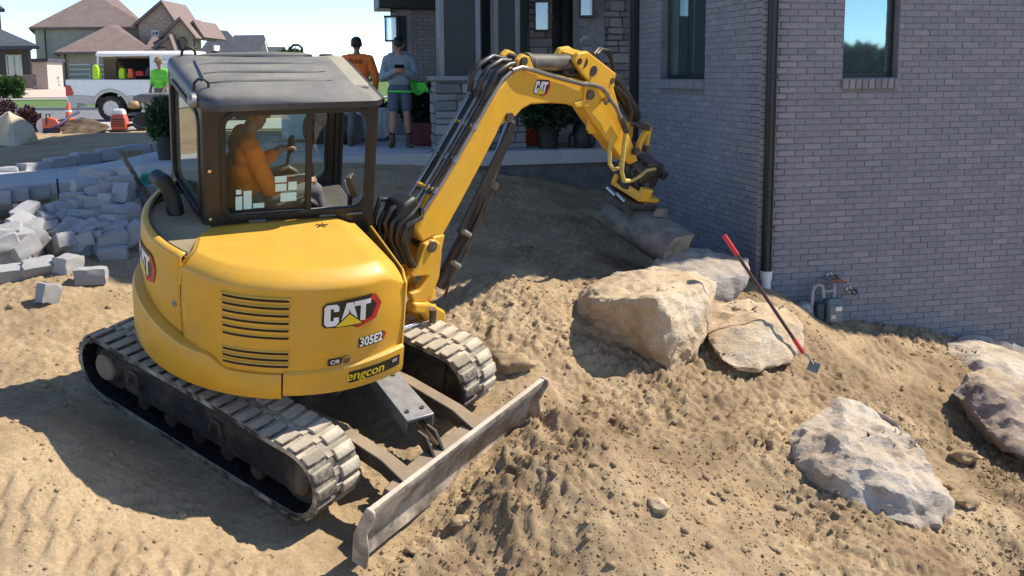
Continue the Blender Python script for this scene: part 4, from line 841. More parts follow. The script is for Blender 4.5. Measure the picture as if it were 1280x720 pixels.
q.build('fitting', PLATE, bc_, smooth=40)
# pipes along the back of the boom: each one its own part
CH2 = paint('pipe_steel', (.30, .29, .27), .3, .1, 6, metal=.85, dust=.3)
def pipe(pts, r, mat, name, par=boom, n=10): q = MB(); q.tube(pts, r, n); return q.build(name, mat, par, smooth=60)
def bk(px, py, k, up=.035):           # a point just off the back of the boom: follow the near edge of the back and step across it
    p = bpn(px, py, BW * k); t = Vector((0, 0, 1)) * .45 - BU * .9; return p + t.normalized() * up
edge = [(530, 268), (545, 246), (560, 222), (590, 170), (616, 124), (631, 100), (643, 90)]
for i, (k, mt, r) in enumerate(((.02, CH2, .016), (.24, HOSE, .018), (.42, CH2, .014), (.6, CH2, .016), (.80, HOSE, .018), (.98, CH2, .017))):
    e = edge if i not in (1, 4) else edge[1:]
    pipe([bk(x, y, k, .03 + .012 * (i % 2)) for x, y in e], r, mt, 'boom_pipe' if mt is CH2 else 'boom_hose')
for j, (x, y) in enumerate(((548, 240), (596, 160), (572, 201))):
    q = MB(); a, b = bk(x, y, -.06, .03), bk(x, y, 1.06, .03); d = (bk(x + 4, y - 7, 0, .03) - bk(x, y, 0, .03)).normalized() * .018; q.tube([a, b], .022, 8); q.build('pipe_clamp', YEL2 if j < 2 else DKSTEEL, boom, smooth=40)
    for k in (.02, .42, .98): q = MB(); c = bk(x, y, k, .03); q.tube([c - d * 1.5, c + d * 1.5], .026, 8); q.build('pipe_nut', PLATE, boom, smooth=40)
# top pipe over the nose of the boom, running to the stick
pipe([bk(643, 90, .0, .04), bpt(652, 84, -.02), bpt(664, 87, -.03), bpt(690, 95, -.03), bpt(712, 101, -.03), bpt(728, 105, -.035), bpt(742, 106, -.04), bpt(752, 110, -.045), bpt(759, 118, -.05), bpt(762, 126, -.05), bpt(757, 129, -.05), bpt(755, 124, -.05)], .019, CH2, 'boom_pipe')
pipe([bpt(760, 121, -.05), bpt(770, 134, -.05), bpt(776, 148, -.05), bpt(780, 160, -.04)], .02, paint('hose_grey', (.16, .16, .15), .5, .15, 8, dust=.4), 'stick_hose')
pipe([bpt(776, 146, -.045), bpt(783, 164, -.04)], .034, DKSTEEL, 'hose_sleeve')
# braided hoses over the ears
for k, o in enumerate((.03, .09, .15)):
    pipe([bk(614 - 2 * k, 128 - 3 * k, .2 + .3 * k, .04), bpn(618 - 5 * k, 104 - 2 * k, o), bpn(624 - 3 * k, 92 - 3 * k, o), bpn(640 - 3 * k, 82 - 3 * k, o), bpn(652, 80, o)], .024, HOSE, 'elbow_hose')
# black hoses looping out at the foot of the boom
for k in range(7):
    o = -.03 + k * .045; j = (k - 3) * 1.5
    pipe([bk(531 + (k % 3) * 2, 262 - (k % 2) * 5, k / 6, .04), bpn(518 - 5 * (k % 4) - j, 266 - j, o), bpn(503 - 3 * (k % 4) - j * .4, 284 + j, o), bpn(500 - 2 * (k % 3), 305 + 2 * j, o), bpn(508, 322 + 3 * (k % 3), o), bpn(517, 332 + 3 * (k % 2), o + .02)], .021, HOSE, 'foot_hose', n=12)
plate([(498, 292), (508, 258), (524, 246), (530, 262), (522, 288), (514, 320), (504, 316)], .02, .2, RUB, 'hose_wrap', boom, .03)
# stick
stick_px = [(722, 70), (731, 66), (738, 67), (768, 90), (767, 104), (780, 150), (795, 187), (799, 202), (789, 206), (776, 196), (746, 156), (733, 136), (731, 124), (738, 104), (728, 90), (720, 80)]
stick = plate(stick_px, .012, BW - .024, YEL2, 'stick', exc, .014)
for o in (-.02, BW - .03): plate([(716, 76), (722, 66), (733, 64), (768, 91), (766, 108), (752, 124), (742, 132), (733, 128), (738, 106), (726, 92)], o, .05, YEL2, 'stick_ear', stick, .012)
for px, py, r in ((742, 89, .05), (766, 101, .03), (725, 77, .03)): q = MB(); q.tube([bpt(px, py, -.03), bpn(px, py, BW + .04)], r, 16); q.build('pin', DKSTEEL, stick, smooth=40)
for px in (746, 754): plate([(px - 2, 152), (px + 5, 158), (px + 4, 168), (px - 1, 170), (px - 4, 164)], .06 + .02 * (px > 750), .03, YEL2, 'stick_lug', stick, .005)
for k in range(2): pipe([bpt(742 + 4 * k, 68, .08), bpt(748 + 3 * k, 61 + k, .1), bpt(758 + 2 * k, 63, .12), bpt(765, 76, .14), bpt(768, 96, .16)], .018, HOSE, 'stick_hose', stick)
pipe([bpt(735, 80, .05), bpt(722, 92, .04), bpt(712, 94, .03), bpt(704, 90, .03)], .018, HOSE, 'stick_hose', stick)
q = MB(); q.tube([bpt(764, 94, .12), bpt(768, 100, .12), bpt(792, 142, .12), bpt(794, 146, .12)], [.04, .07, .07, .06], 18); bcy = q.build('bucket_cylinder', paint('cylinder_black2', (.012, .012, .014), .35, .2, 8), exc, smooth=45); q = MB(); q.tube([bpt(793, 144, .12), bpt(809, 162, .12)], .035, 14); q.build('rod', CHROME, bcy, smooth=40)
pipe([bpt(770, 108, .02), bpt(784, 122, .0), bpt(790, 140, .0), bpt(788, 152, .02)], .016, HOSE, 'cylinder_hose', bcy)
# links
def curved(pxs, w, o, th, name): 
    pts = [bpn(*p, o) for p in pxs]; m = MB(); L = []
    for i, p in enumerate(pts):
        t = (pts[min(i + 1, len(pts) - 1)] - pts[max(i - 1, 0)]).normalized(); s_ = t.cross(BN).normalized() * w; L.append([p + s_, p - s_, p - s_ + BN * th, p + s_ + BN * th])
    m.loft(L); return m.build(name, YEL2, exc, bevel=.006)
for o in (-.03, BW - .02): curved([(796, 190), (799, 178), (805, 166), (812, 158)], .032, o, .045, 'bucket_link'); curved([(812, 157), (815, 166), (813, 178), (810, 188)], .028, o + .05, .04, 'bucket_link')
q = MB(); q.tube([bpt(811, 160, -.06), bpn(811, 160, BW + .06)], .034, 14); q.tube([bpt(797, 190, -.05), bpn(797, 190, BW + .05)], .04, 14); q.tube([bpt(810, 187, -.02), bpn(810, 187, BW + .03)], .035, 14); q.build('link_pin', DKSTEEL, exc, smooth=40)
# tilting head: housing, cylinders, hoses, yellow hanger
C0 = bpt(806, 206, .1); BA = (RUP.transposed() @ Vector((.62, -.70, -.36))).normalized(); BZ = (RUP.transposed() @ Vector((.30, -.10, 1))); BZ = (BZ - BA * BZ.dot(BA)).normalized(); BY = BZ.cross(BA).normalized(); RB = Matrix((BA, BY, BZ)).transposed()
def hb(m, c, d): m.box(C0 + RB @ Vector(c), d, RB)
HEAD = paint('head_black', (.018, .017, .016), .5, .3, 9, dust=.35, updust=.35, bump=.3)
q = MB(); hb(q, (0, 0, .0), (.30, .26, .16)); hb(q, (.02, 0, -.13), (.24, .30, .14)); q.lathe([(.02, -.30), (.19, -.30), (.2, -.24), (.16, -.2), (.14, -.12)], 24, C0, RB); hd_ = q.build('tilting_head', HEAD, exc, bevel=.02)
q = MB(); 
for s_ in (-1, 1): q.tube([C0 + RB @ Vector((-.16, .16 * s_, .04)), C0 + RB @ Vector((.18, .17 * s_, -.04))], .05, 14)
q.build('tilt_cylinder', HEAD, hd_, smooth=45)
q = MB(); hb(q, (.02, 0, -.31), (.44, .34, .05)); hb(q, (-.17, -.12, -.26), (.06, .12, .12)); hb(q, (.22, -.1, -.25), (.08, .14, .14)); hb(q, (.1, -.17, -.27), (.26, .03, .08)); q.build('hanger_plate', YEL2, hd_, bevel=.012)
q = MB()
for k in range(4): q.tube([C0 + RB @ Vector((-.12 + .06 * k, -.16, .06)), C0 + RB @ Vector((-.16 + .07 * k, -.24, -.04 - .03 * (k % 2))), C0 + RB @ Vector((-.1 + .08 * k, -.2, -.18)), C0 + RB @ Vector((.0 + .05 * k, -.1, -.24))], .016, 8)
q.build('head_hose', HOSE, hd_, smooth=60)
pipe([bpt(782, 166, -.04), bpt(780, 180, -.05), bpt(778, 200, -.08), bpt(777, 215, -.1), bpt(780, 226, -.1), bpt(787, 226, -.08)], .022, GOLD, 'guarded_hose', hd_)
pipe([bpt(764, 168, .02), bpt(762, 190, .0), bpt(762, 205, -.02), bpt(767, 212, -.04), bpt(774, 210, -.05), bpt(779, 198, -.05)], .02, GOLD, 'guarded_hose', hd_)
pipe([bpt(790, 226, -.05), bpt(800, 220, -.05), bpt(808, 213, -.05), bpt(818, 211, -.04), bpt(824, 214, .0)], .017, GOLD, 'guarded_hose', hd_)
# quick hitch and grading bucket: a curved trough between two end plates
HB_ = C0 + RB @ Vector((.0, .0, -.42))
q = MB(); hb(q, (-.02, .0, -.40), (.50, .40, .06)); hb(q, (-.02, -.17, -.45), (.46, .05, .12)); hb(q, (-.02, .17, -.45), (.46, .05, .12)); hit = q.build('quick_hitch', HEAD, exc, bevel=.012)
q = MB()
for s_ in (-.2, -.05): q.tube([C0 + RB @ Vector((s_, -.19, -.38)), C0 + RB @ Vector((s_ + .16, -.21, -.40))], .022, 10)
q.build('hitch_cylinder', CHROME, hit, smooth=40)
DP = RB @ Vector((.30, .06, -.45)) + C0; BWID = .47
prof = [(y * .85, z * .85) for y, z in [(.22, .02), (.02, .02), (-.14, -.02), (-.24, -.12), (-.27, -.25), (-.22, -.37), (-.08, -.45), (.14, -.48), (.32, -.50)]]
def bkp(t, y, z): return DP + BA * (t * BWID) - BY * y * 1.0 + BZ * z
BUCK = paint('bucket_steel', (.12, .115, .11), .5, .3, 8, metal=.3, dust=1.1, updust=.6, dustcol=(.34, .30, .24), bump=.4, bscale=30)
inn = [(y * .94 + .004, z * .95 - .012) for y, z in prof]; q = MB(); q.loft([[bkp(t, -y, z) for y, z in prof] + [bkp(t, -y, z) for y, z in inn[::-1]] for t in np.linspace(-1, 1, 9)]); bk_ = q.build('bucket', BUCK, exc, smooth=40)
for t in (-1, 1): q = MB(); q.prism([bkp(t, -y, z) for y, z in [(.14, .025)] + prof[1:] + [(.29, -.43), (.22, -.31), (.145, -.19), (.13, -.085)]], BA * .022 * t); q.build('end_plate', BUCK, bk_, bevel=.005)
q = MB(); q.loft([[bkp(t, -.24, -.42), bkp(t, -.35, -.432), bkp(t, -.35, -.442), bkp(t, -.24, -.438)] for t in (-1.02, 1.02)]); q.build('cutting_edge', STEEL, bk_)
q = MB()
for t in (-.25, .15): q.prism([bkp(t, -.12, .03), bkp(t, .1, .03), bkp(t, .08, .12), bkp(t, -.1, .12)], BA * .03)
q.build('bucket_ear', BUCK, bk_, bevel=.005)
# ------------------------------------------------------------------ boulders
def rockmat(name, a, b, c, dustup=.5, streak=0.5):
    s = N(name); n1 = s.noise(1.6, 8, .7); n2 = s.noise(7, 8, .75, stretch=(1, 1, 3.2)); n3 = s.noise(34, 6, .7)
    col = s.ramp(n1, [(.32, a), (.5, b), (.68, c)]); col = s.mix(s.ramp(n2, [(.52, 0), (.68, streak)]), col, (.50, .47, .44)); col = s.mix(s.ramp(n2, [(.30, streak * .9), (.43, 0)]), col, (.13, .11, .095))
    g = s.n('NewGeometry'); sp = s.n('SeparateXYZ'); s.l(g.outputs['Normal'], sp.inputs[0]); up = s.ramp(sp.outputs[2], [(.55, 0), (.9, 1)])
    col = s.mix(s.math('MULTIPLY', up, s.ramp(s.noise(3, 7, .7), [(.35, 0), (.65, dustup)])), col, (.50, .38, .22))
    col = s.mix(s.ramp(n3, [(.36, .28), (.48, 0)]), col, (.18, .14, .11)); s.base(col); s.rough(.9); s.b.inputs['Specular IOR Level'].default_value = .2
    s.bump(s.math('ADD', s.math('MULTIPLY', n2, 1.2), s.math('MULTIPLY', n3, .5)), .8, .03); return s.m
RTAN = rockmat('sandstone_tan', (.40, .26, .14), (.54, .43, .30), (.60, .52, .41), .7, .12)
RGRY = rockmat('sandstone_grey', (.26, .21, .17), (.38, .34, .30), (.46, .42, .37), .45, .8)
RWHT = rockmat('sandstone_white', (.34, .255, .175), (.45, .39, .325), (.57, .525, .47), .5, .95)
def boulder(name, label, pts, mat, seed, grp=None, edge=.05, sm=1, amp=.035, cat='boulder', extra=()):
    P = [at(*p) for p in pts] + [Vector(e) for e in extra]
    bm = bmesh.new()
    for p in P: bm.verts.new(p)
    r = bmesh.ops.convex_hull(bm, input=bm.verts); bmesh.ops.delete(bm, geom=[g for g in r['geom_interior'] if isinstance(g, bmesh.types.BMVert)] , context='VERTS')
    for it in range(7):
        L = [e for e in bm.edges if e.calc_length() > edge]
        if not L: break
        bmesh.ops.subdivide_edges(bm, edges=L, cuts=1, use_grid_fill=False); bmesh.ops.triangulate(bm, faces=bm.faces[:])
    for _ in range(sm): bmesh.ops.smooth_vert(bm, verts=bm.verts[:], factor=.5, use_axis_x=True, use_axis_y=True, use_axis_z=True)
    bm.normal_update(); sd = Vector((seed * 7.1, seed * 3.3, 0)); D = []
    for v in bm.verts:
        q = v.co * 1.7 + sd; n1 = noise.noise(q); n2 = noise.noise(v.co * 4.3 + sd); n3 = noise.noise(Vector((v.co.x * 3, v.co.y * 3, v.co.z * 11)) + sd); n4 = noise.noise(v.co * 13 + sd)
        n5 = noise.noise(v.co * 2.6 + sd * 2); fl_ = math.floor(n5 * 5); fr_ = n5 * 5 - fl_; st = (fl_ + min(1, max(0, (fr_ - .3) / .4)) ) / 5.0; D.append(amp * (n1 * 1.3 - abs(n2) * 1.3 + .3) + amp * .8 * st + amp * .6 * (-abs(n3)) + amp * .4 * n4)
    for v, d in zip(bm.verts, D): v.co += v.normal * d
    c = sum(P, Vector()) / len(P); zlo = min(p.z for p in P)
    for v in bm.verts: v.co -= c
    me = bpy.data.meshes.new(name); bmesh.ops.recalc_face_normals(bm, faces=bm.faces[:]); bm.to_mesh(me); bm.free(); me.materials.append(mat); shade(me, 24)
    o = bpy.data.objects.new(name, me); o.location = c; COL.objects.link(o); return tag(o, label, cat, grp)
G1 = 'boulders set along the house wall'
boulder('boulder', 'big tan boulder with flat sunlit top, nearest the excavator boom', [(711, 390, 9.15), (714, 366, 9.30), (735, 352, 9.35), (760, 342, 9.70), (800, 335, 9.95), (862, 338, 9.95), (896, 352, 9.70), (894, 375, 9.40), (889, 418, 9.15), (864, 434, 8.80), (806, 447, 8.85), (772, 442, 8.90), (735, 426, 9.05), (720, 412, 9.10), (760, 372, 8.50), (822, 372, 8.38), (852, 424, 8.50), (835, 345, 9.80)],
    RTAN, 1, G1, amp=.045, sm=3, extra=[(.75, 9.5, .55), (2.0, 9.7, .4), (1.4, 8.5, .35)])
boulder('boulder', 'flat rough slab of rock behind the big tan boulder, against the house corner', [(812, 336, 10.1), (822, 314, 10.3), (860, 309, 10.6), (884, 310, 10.65), (939, 322, 10.35), (937, 345, 10.1), (915, 372, 9.95), (893, 382, 9.9), (880, 352, 9.82), (832, 342, 9.95)],
    RGRY, 2, G1, amp=.03, extra=[(1.5, 10.2, .6), (2.2, 10.3, .55), (2.1, 9.9, .5)])
boulder('boulder', 'low sandy boulder with the red handled tool leaning on it', [(880, 392, 9.55), (895, 378, 9.75), (935, 373, 9.85), (982, 382, 9.75), (1004, 404, 9.45), (1010, 430, 9.3), (990, 449, 9.1), (962, 440, 9.2), (946, 468, 8.75), (925, 466, 8.7), (903, 452, 8.75), (887, 425, 9.05), (930, 410, 9.1), (955, 400, 9.2)],
    RTAN, 3, G1, amp=.035, extra=[(2.0, 9.4, .3), (2.6, 9.4, .25), (2.3, 9.9, .4)])
boulder('boulder', 'white veined half buried boulder in the foreground slope', [(984, 546, 7.67), (1000, 528, 7.82), (1050, 499, 8.17), (1082, 501, 8.22), (1132, 524, 7.9), (1152, 556, 7.6), (1166, 600, 7.32), (1181, 640, 7.07), (1178, 659, 6.97), (1130, 657, 6.97), (1075, 640, 7.07), (1015, 600, 7.27), (998, 572, 7.47), (1060, 545, 7.37), (1120, 575, 7.27), (1150, 625, 7.02), (1040, 590, 7.17)],
    RWHT, 4, G1, amp=.065, sm=1, extra=[(2.9, 7.2, -.7), (3.4, 7.4, -.7), (2.5, 7.6, -.4)])
boulder('boulder', 'long pale rock ledge at the right edge under the brick wall', [(1184, 428, 11.0), (1205, 417, 11.3), (1225, 419, 11.3), (1250, 428, 11.2), (1300, 446, 11.0), (1330, 470, 10.6), (1320, 500, 9.9), (1245, 478, 9.9), (1212, 466, 10.1), (1188, 446, 10.5), (1230, 450, 10.1)],
    RWHT, 5, G1, amp=.04, extra=[(5.5, 10.5, -.6), (4.6, 10.4, -.2)])
boulder('boulder', 'dark purple grey boulder sunk into the bank at the right edge, sunlit top', [(1188, 486, 9.4), (1215, 463, 9.7), (1232, 458, 9.75), (1300, 478, 9.5), (1330, 540, 8.8), (1310, 580, 8.3), (1268, 566, 8.4), (1236, 540, 8.7), (1212, 512, 9.0), (1225, 480, 9.2), (1262, 500, 8.9)],
    rockmat('sandstone_purple', (.17, .125, .11), (.27, .215, .19), (.36, .31, .27), .75, .8), 6, G1, amp=.05, extra=[(5.2, 9.2, -.9), (4.4, 9.1, -.5)])
boulder('boulder', 'bluish flat stone just below the wall behind the pale ledge', [(1150, 407, 11.35), (1175, 404, 11.5), (1204, 412, 11.5), (1190, 424, 11.2), (1165, 416, 11.2)], RGRY, 7, G1, edge=.06, amp=.02, extra=[(5.0, 11.3, -.4)])
boulder('boulder', 'tall pale cut boulder at the left edge by the purple shrub', [(-14, 182, 17.6), (-8, 150, 18), (12, 136, 18.2), (42, 158, 17.8), (42, 166, 17.7), (22, 185, 17.2), (8, 184, 17.2), (10, 140, 17.6)], paint('boulder_pale', (.47, .40, .29), .9, .12, 4, bump=.5), 8, 'rocks on the planting bed', edge=.12, sm=1, amp=.03, extra=[(-9.6, 18.5, 1.7), (-8.6, 18.4, 1.7)])
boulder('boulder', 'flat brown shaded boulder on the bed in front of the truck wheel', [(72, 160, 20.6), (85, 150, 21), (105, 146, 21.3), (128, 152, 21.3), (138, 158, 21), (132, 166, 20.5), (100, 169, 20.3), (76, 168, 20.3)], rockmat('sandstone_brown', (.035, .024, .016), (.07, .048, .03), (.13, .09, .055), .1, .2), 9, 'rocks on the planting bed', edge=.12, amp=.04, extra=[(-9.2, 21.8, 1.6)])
for i, (px, py, r) in enumerate(((640, 458, .13), (665, 520, .08), (823, 637, .07), (1207, 575, .09), (1203, 628, .10), (1190, 612, .06), (528, 620, .06), (575, 655, .05), (515, 690, .05))):
    p = onground(px, py); V, Fc = rockmesh(3, 20 + i, .55); m = MB(); m.add([(v[0] * r * 1.3, v[1] * r, v[2] * r * .62) for v in V], [tuple(f) for f in Fc]); o = m.build('stone', RTAN if i == 2 else SOIL, smooth=50); o.location = p + Vector((0, 0, .02)); o.rotation_euler = (0, 0, i)
    tag(o, ['flat clod lying beside the front of the far track', 'clod resting above the right end of the blade', 'small tan stone alone on the lower soil slope', 'upper round clod right of the white veined boulder', 'larger low clod right of the white veined boulder', 'small clod in the shadow right of the white veined boulder', 'upper clod on the soil pushed by the blade', 'middle clod on the soil pushed by the blade', 'lowest clod on the soil pushed by the blade'][i], 'stone')
# ------------------------------------------------------------------ granite blocks
GRAN = N('split_granite'); s = GRAN; r = s.rand(); c = s.ramp(r, [(0, (.44, .44, .445)), (.5, (.55, .55, .55)), (1, (.64, .635, .63))]); c = s.mix(s.ramp(s.noise(55, 5, .75), [(.4, .55), (.58, 0)]), c, (.17, .17, .18)); c = s.mix(s.ramp(s.noise(5, 6, .7), [(.5, 0), (.75, .4)]), c, (.42, .36, .28)); s.base(c); s.rough(.9); s.bump(s.noise(30, 7, .75), .9, .02); GRAN = s.m
BPOOL = []
for k in range(8):
    bm = bmesh.new(); bmesh.ops.create_cube(bm, size=1); bmesh.ops.subdivide_edges(bm, edges=bm.edges[:], cuts=5, use_grid_fill=True)
    for v in bm.verts:
        q = v.co; f = max(abs(q.x), abs(q.y), abs(q.z)); e = sorted((abs(q.x), abs(q.y), abs(q.z))); rr = max(0, e[1] - .44) * .7 + max(0, e[0] - .44) * .4
        v.co = q * (1 - rr) + Vector((noise.noise(q * 2.2 + Vector((k * 5, 0, 0))), noise.noise(q * 2.2 + Vector((0, k * 5, 3))), noise.noise(q * 2.2 + Vector((2, 7, k * 5))))) * .09 + Vector((noise.noise(q * 6 + Vector((k * 3, 1, 0))), noise.noise(q * 6 + Vector((k, 9, 0))), noise.noise(q * 6 + Vector((4, k, 6))))) * .05
    me_ = bpy.data.meshes.new('granite_block'); bm.to_mesh(me_); bm.free(); me_.materials.append(GRAN); shade(me_, 38); BPOOL.append(me_)
nb = 0
def block(p, d, rot, label, group, name='granite_block', cat='stone block'):
    global nb
    o = bpy.data.objects.new(name, BPOOL[nb % 8]); nb += 1; COL.objects.link(o); o.location = p; o.rotation_euler = rot; o.scale = d; return tag(o, label, cat, group)
GB = 'granite blocks tipped in a heap'
Dn = (.25, .16, .15)
# loose blocks at the foot of the heap: zoomed position in the photo, yaw, tilt about length, tilt of length, own label
sunny = [((232, 642), .9, 0, 1.35, (.17, .15, .16), 'stubby white granite block lying alone nearest the viewer'), ((432, 557), .22, 0, 0, (.27, .15, .15), 'white granite block alone, second nearest, below the standing ones'),
    ((325, 500), 1.25, .1, .0, (.24, .17, .16), 'sunlit granite block end on to the viewer, above the two separate ones'), ((540, 446), .25, .1, .08, (.27, .14, .13), 'sunlit granite block furthest right at the foot of the heap'),
    ((190, 512), .55, .5, .1, (.29, .15, .14), 'long sunlit granite block tilted between the heap and the separate blocks'), ((68, 538), .5, .35, 0, (.29, .15, .14), 'long sunlit granite block lying left of the tilted long one'),
    ((-8, 500), 1.0, 0, 0, (.2, .15, .14), 'sunlit granite block cut by the left edge'), ((460, 396), 1.5, 0, 1.45, (.25, .16, .15), 'granite block standing upright at the front of the heap'),
    ((370, 440), -.35, .4, .1, (.28, .14, .13), 'sunlit flat granite block at the front of the heap, left of the upright one'), ((245, 415), -.75, .4, .35, (.28, .15, .14), 'granite block tipped down to the right at the front of the heap'),
    ((172, 440), -1.0, .1, -.6, (.24, .14, .13), 'granite block tipped on end beside the steeply tipped one'), ((82, 440), 1.2, .1, .3, (.25, .16, .15), 'granite block end on at the left front of the heap')]
heap = [((492, 80), .5, 0, -.1, 'topmost granite block on the crest of the heap'), ((408, 130), .9, .1, 0, None), ((470, 148), .3, 0, 0, None), ((528, 132), 1.2, 0, .1, None), ((345, 190), .2, 0, 0, None), ((435, 205), .1, 0, 0, None), ((520, 195), 1.4, 0, 0, None), ((575, 170), 1.3, .2, .9, None), ((572, 110), .6, 0, 0, None),
    ((320, 245), .9, .3, 0, None), ((380, 215), .3, .2, .2, None), ((378, 275), .3, 0, 0, None), ((452, 262), 1.2, 0, 0, None), ((545, 245), .1, 0, 0, None), ((240, 245), -.7, .2, .3, None), ((285, 282), -.6, .4, .3, None), ((205, 285), -.5, 0, .1, None), ((125, 255), .8, .4, .2, 'large granite block tipped up at the upper left of the heap'),
    ((95, 300), .5, 0, 0, None), ((145, 325), .0, .2, 0, None), ((220, 335), -.2, .2, .1, None), ((270, 350), -.3, .2, .3, None), ((325, 340), 1.3, .3, .5, None), ((375, 345), 1.2, .2, .7, None), ((475, 325), -.1, .15, .05, None), ((530, 295), -.1, .1, .1, None), ((560, 335), 1.0, 0, .3, None), ((625, 350), .9, .3, .6, 'rounded granite block alone at the right end of the heap'), ((535, 375), .4, 0, .1, None), ((385, 385), .2, 0, .1, None),
    ((45, 350), .6, .3, .2, None), ((90, 375), .9, .3, .3, None), ((160, 385), 1.2, .2, .5, None), ((20, 395), .7, .1, .2, None), ((-15, 370), .4, .1, .2, None), ((605, 250), 1.4, .1, .6, None), ((420, 340), .9, .1, .3, None), ((300, 395), -.4, .1, .2, None), ((115, 420), 1.1, .1, .2, None)]
random.seed(4)
ORD = 'first second third fourth fifth sixth seventh eighth ninth tenth eleventh twelfth'.split(); HL = {}
for r0, r1, nm in ((0, 160, 'crest row'), (160, 230, 'upper row'), (230, 290, 'middle row'), (290, 348, 'lower row'), (348, 430, 'shaded front row')):
    R_ = sorted((h[0][0], i) for i, h in enumerate(heap) if r0 <= h[0][1] < r1 and h[4] is None)
    for n_i, (x_, i) in enumerate(R_): HL[i] = '%s grey block from the left in the %s of the granite heap' % (ORD[n_i], nm)
for (zx, zy), yaw, rx, ry, d, lab in sunny:
    px, py = zx / 3.79, 200 + zy / 3.79; hz = max(d[2], d[0] * math.sin(abs(ry))); 
    q = onground(px, py + hz * .5 * 105); block((q.x, q.y, q.z + hz * .5 - .015), d, (rx, -ry, yaw), lab, GB)
for k_, ((zx, zy), yaw, rx, ry, lab) in enumerate(heap):
    px, py = zx / 3.79, 200 + zy / 3.79
    Y = float(np.interp(zy, [60, 150, 250, 350, 420], [10.85, 10.6, 10.25, 9.85, 9.5])) - .002 * max(0, 250 - zx)
    p = at(px, py, Y); g = gz(p.x, p.y); p.z = max(p.z, g + .05); d = [Dn[i] * random.uniform(.92, 1.12) for i in range(3)]
    block(p, d, (rx + random.gauss(0, .2), -ry + random.gauss(0, .2), yaw + random.gauss(0, .35)), lab or HL[k_], GB)
    z = p.z - .13; n = 0
    while z > g + .09 and n < 2:
        block((p.x + random.uniform(-.05, .05), p.y + .08 + .06 * n, z), Dn, (random.uniform(-.1, .1), random.uniform(-.1, .1), random.uniform(0, 3)), 'granite block low inside the heap, mostly hidden under other blocks', GB); z -= .135; n += 1
# blocks half lost behind the exhaust
for zx, zy, yw, lb in ((672, 160, .2, 'middle'), (725, 150, .1, 'rightmost'), (700, 205, .3, 'lowest'), (650, 130, .6, 'leftmost')):
    px, py = zx / 3.79, 200 + zy / 3.79; q = at(px, py, 11.1); g = gz(q.x, q.y); q.z = max(q.z, g + .06); block(q, Dn, (0, 0, yw), lb + ' granite block in the small group behind the exhaust pipe', GB)
    if q.z - .2 > g: block(q - Vector((0, 0, .14)), Dn, (0, 0, yw + .3), 'granite block buried under the group behind the exhaust pipe', GB)
# edging stones along the walkway
def edge_row():
    pts = [Vector((p[0], p[1] + .12, 0)) for p in BACK[:5]]; d = 0; L = []
    for p, q in zip(pts, pts[1:]):
        n_ = max(1, round((q - p).length / .46))
        for i in range(n_): L.append((p.lerp(q, i / n_), p.lerp(q, (i + 1) / n_)))
    L = [(a, b) for a, b in L if px_of(((a + b) / 2).to_tuple()[:2] + (PATZ,))[0] > -15]
    for i, (a, b) in enumerate(L):
        c = (a + b) / 2; v = b - a; z = PATZ - (.16 if c.x < -5.2 else 0)
        block((c.x, c.y, max(z - .03, gz(c.x, c.y) - .02)), (v.length * .96, .2, .18), (random.uniform(-.04, .04), random.uniform(-.04, .04), math.atan2(v.y, v.x)), ('%s edging stone from the left edge along the far side of the walkway' % ORD[i]) if i < 12 else 'edging stone of the far end of the walkway row, beside the potted evergreen', 'edging stones along the far side of the walkway', 'edging_stone', 'edging stone')
edge_row()
for i, (zx, lab) in enumerate(((-10, 'granite edging stone cut by the left edge below the walkway'), (75, 'middle granite edging stone below the walkway'), (178, 'right granite edging stone below the walkway, next to the iron pin'))):
    q = at(zx / 3.79, 200 + (175 - zx * .16) / 3.79, 11.3 + .0016 * zx); block(q, (.27, .2, .16), (0, 0, .45), lab, 'edging stones below the walkway', 'edging_stone', 'edging stone')
# ------------------------------------------------------------------ small things on the site
WOOD = paint('grey_wood', (.16, .12, .085), .85, .3, 14, dust=.4)
q0 = onground(201, 272); a = at(149, 188, 10.9); m = MB(); d_ = (q0 - a); m.box((a + q0) / 2, (.075, .03, d_.length), align(d_)); tag(m.build('wooden_stake', WOOD, bevel=.004), 'weathered wooden board leaning over the granite heap', 'board')
q0 = onground(74, 247); m = MB(); m.tube([q0 - Vector((0, 0, .1)), q0 + Vector((-.01, 0, .22))], .013, 8); tag(m.build('iron_pin', paint('rusty_iron', (.06, .035, .025), .8, .3, 9)), 'rusty iron pin standing in the soil before the walkway', 'pin')
q0 = onground(23, 263); t = thing('marker_pipe', 'white plastic pipe with orange cap standing at the left edge', 'pipe', q0); m = MB(); m.tube([(0, 0, -.1), (-.02, 0, .10)], .04, 16); m.build('pipe', flat('pipe_white', (.6, .6, .6), .4), t, smooth=40); m = MB(); m.lathe([(.05, .08), (.052, .15), (.045, .16), (.01, .162)], 16, (-.02, 0, 0)); m.build('cap', flat('cap_orange', (.75, .09, .03), .4), t, smooth=40)
m = MB(); q0 = onground(8, 282)
for k in range(4): m.tube([q0 + Vector((-.35 + .25 * i, .03 * math.sin(i * 2 + k), .04 + .05 * math.sin(PI * i / 3) + .03 * (k > 1))) + Vector((0, (k % 2) * .08, 0)) for i in range(4)], .035, 8)
tag(m.build('folded_hose', paint('hose_olive', (.06, .06, .04), .6, .3, 9, dust=.5)), 'dark dusty bundle of hose folded at the left edge', 'hose')
a = at(196, 219, 11.0); b = at(183, 224, 10.8); m = MB(); m.lathe([(.075, 0), (.075, .2), (.065, .2), (.065, 0)], 18, b, align((a - b))); tag(m.build('drain_pipe', flat('pvc_teal', (.05, .35, .33), .4), smooth=40), 'short teal plastic drain pipe lying behind the exhaust', 'pipe')
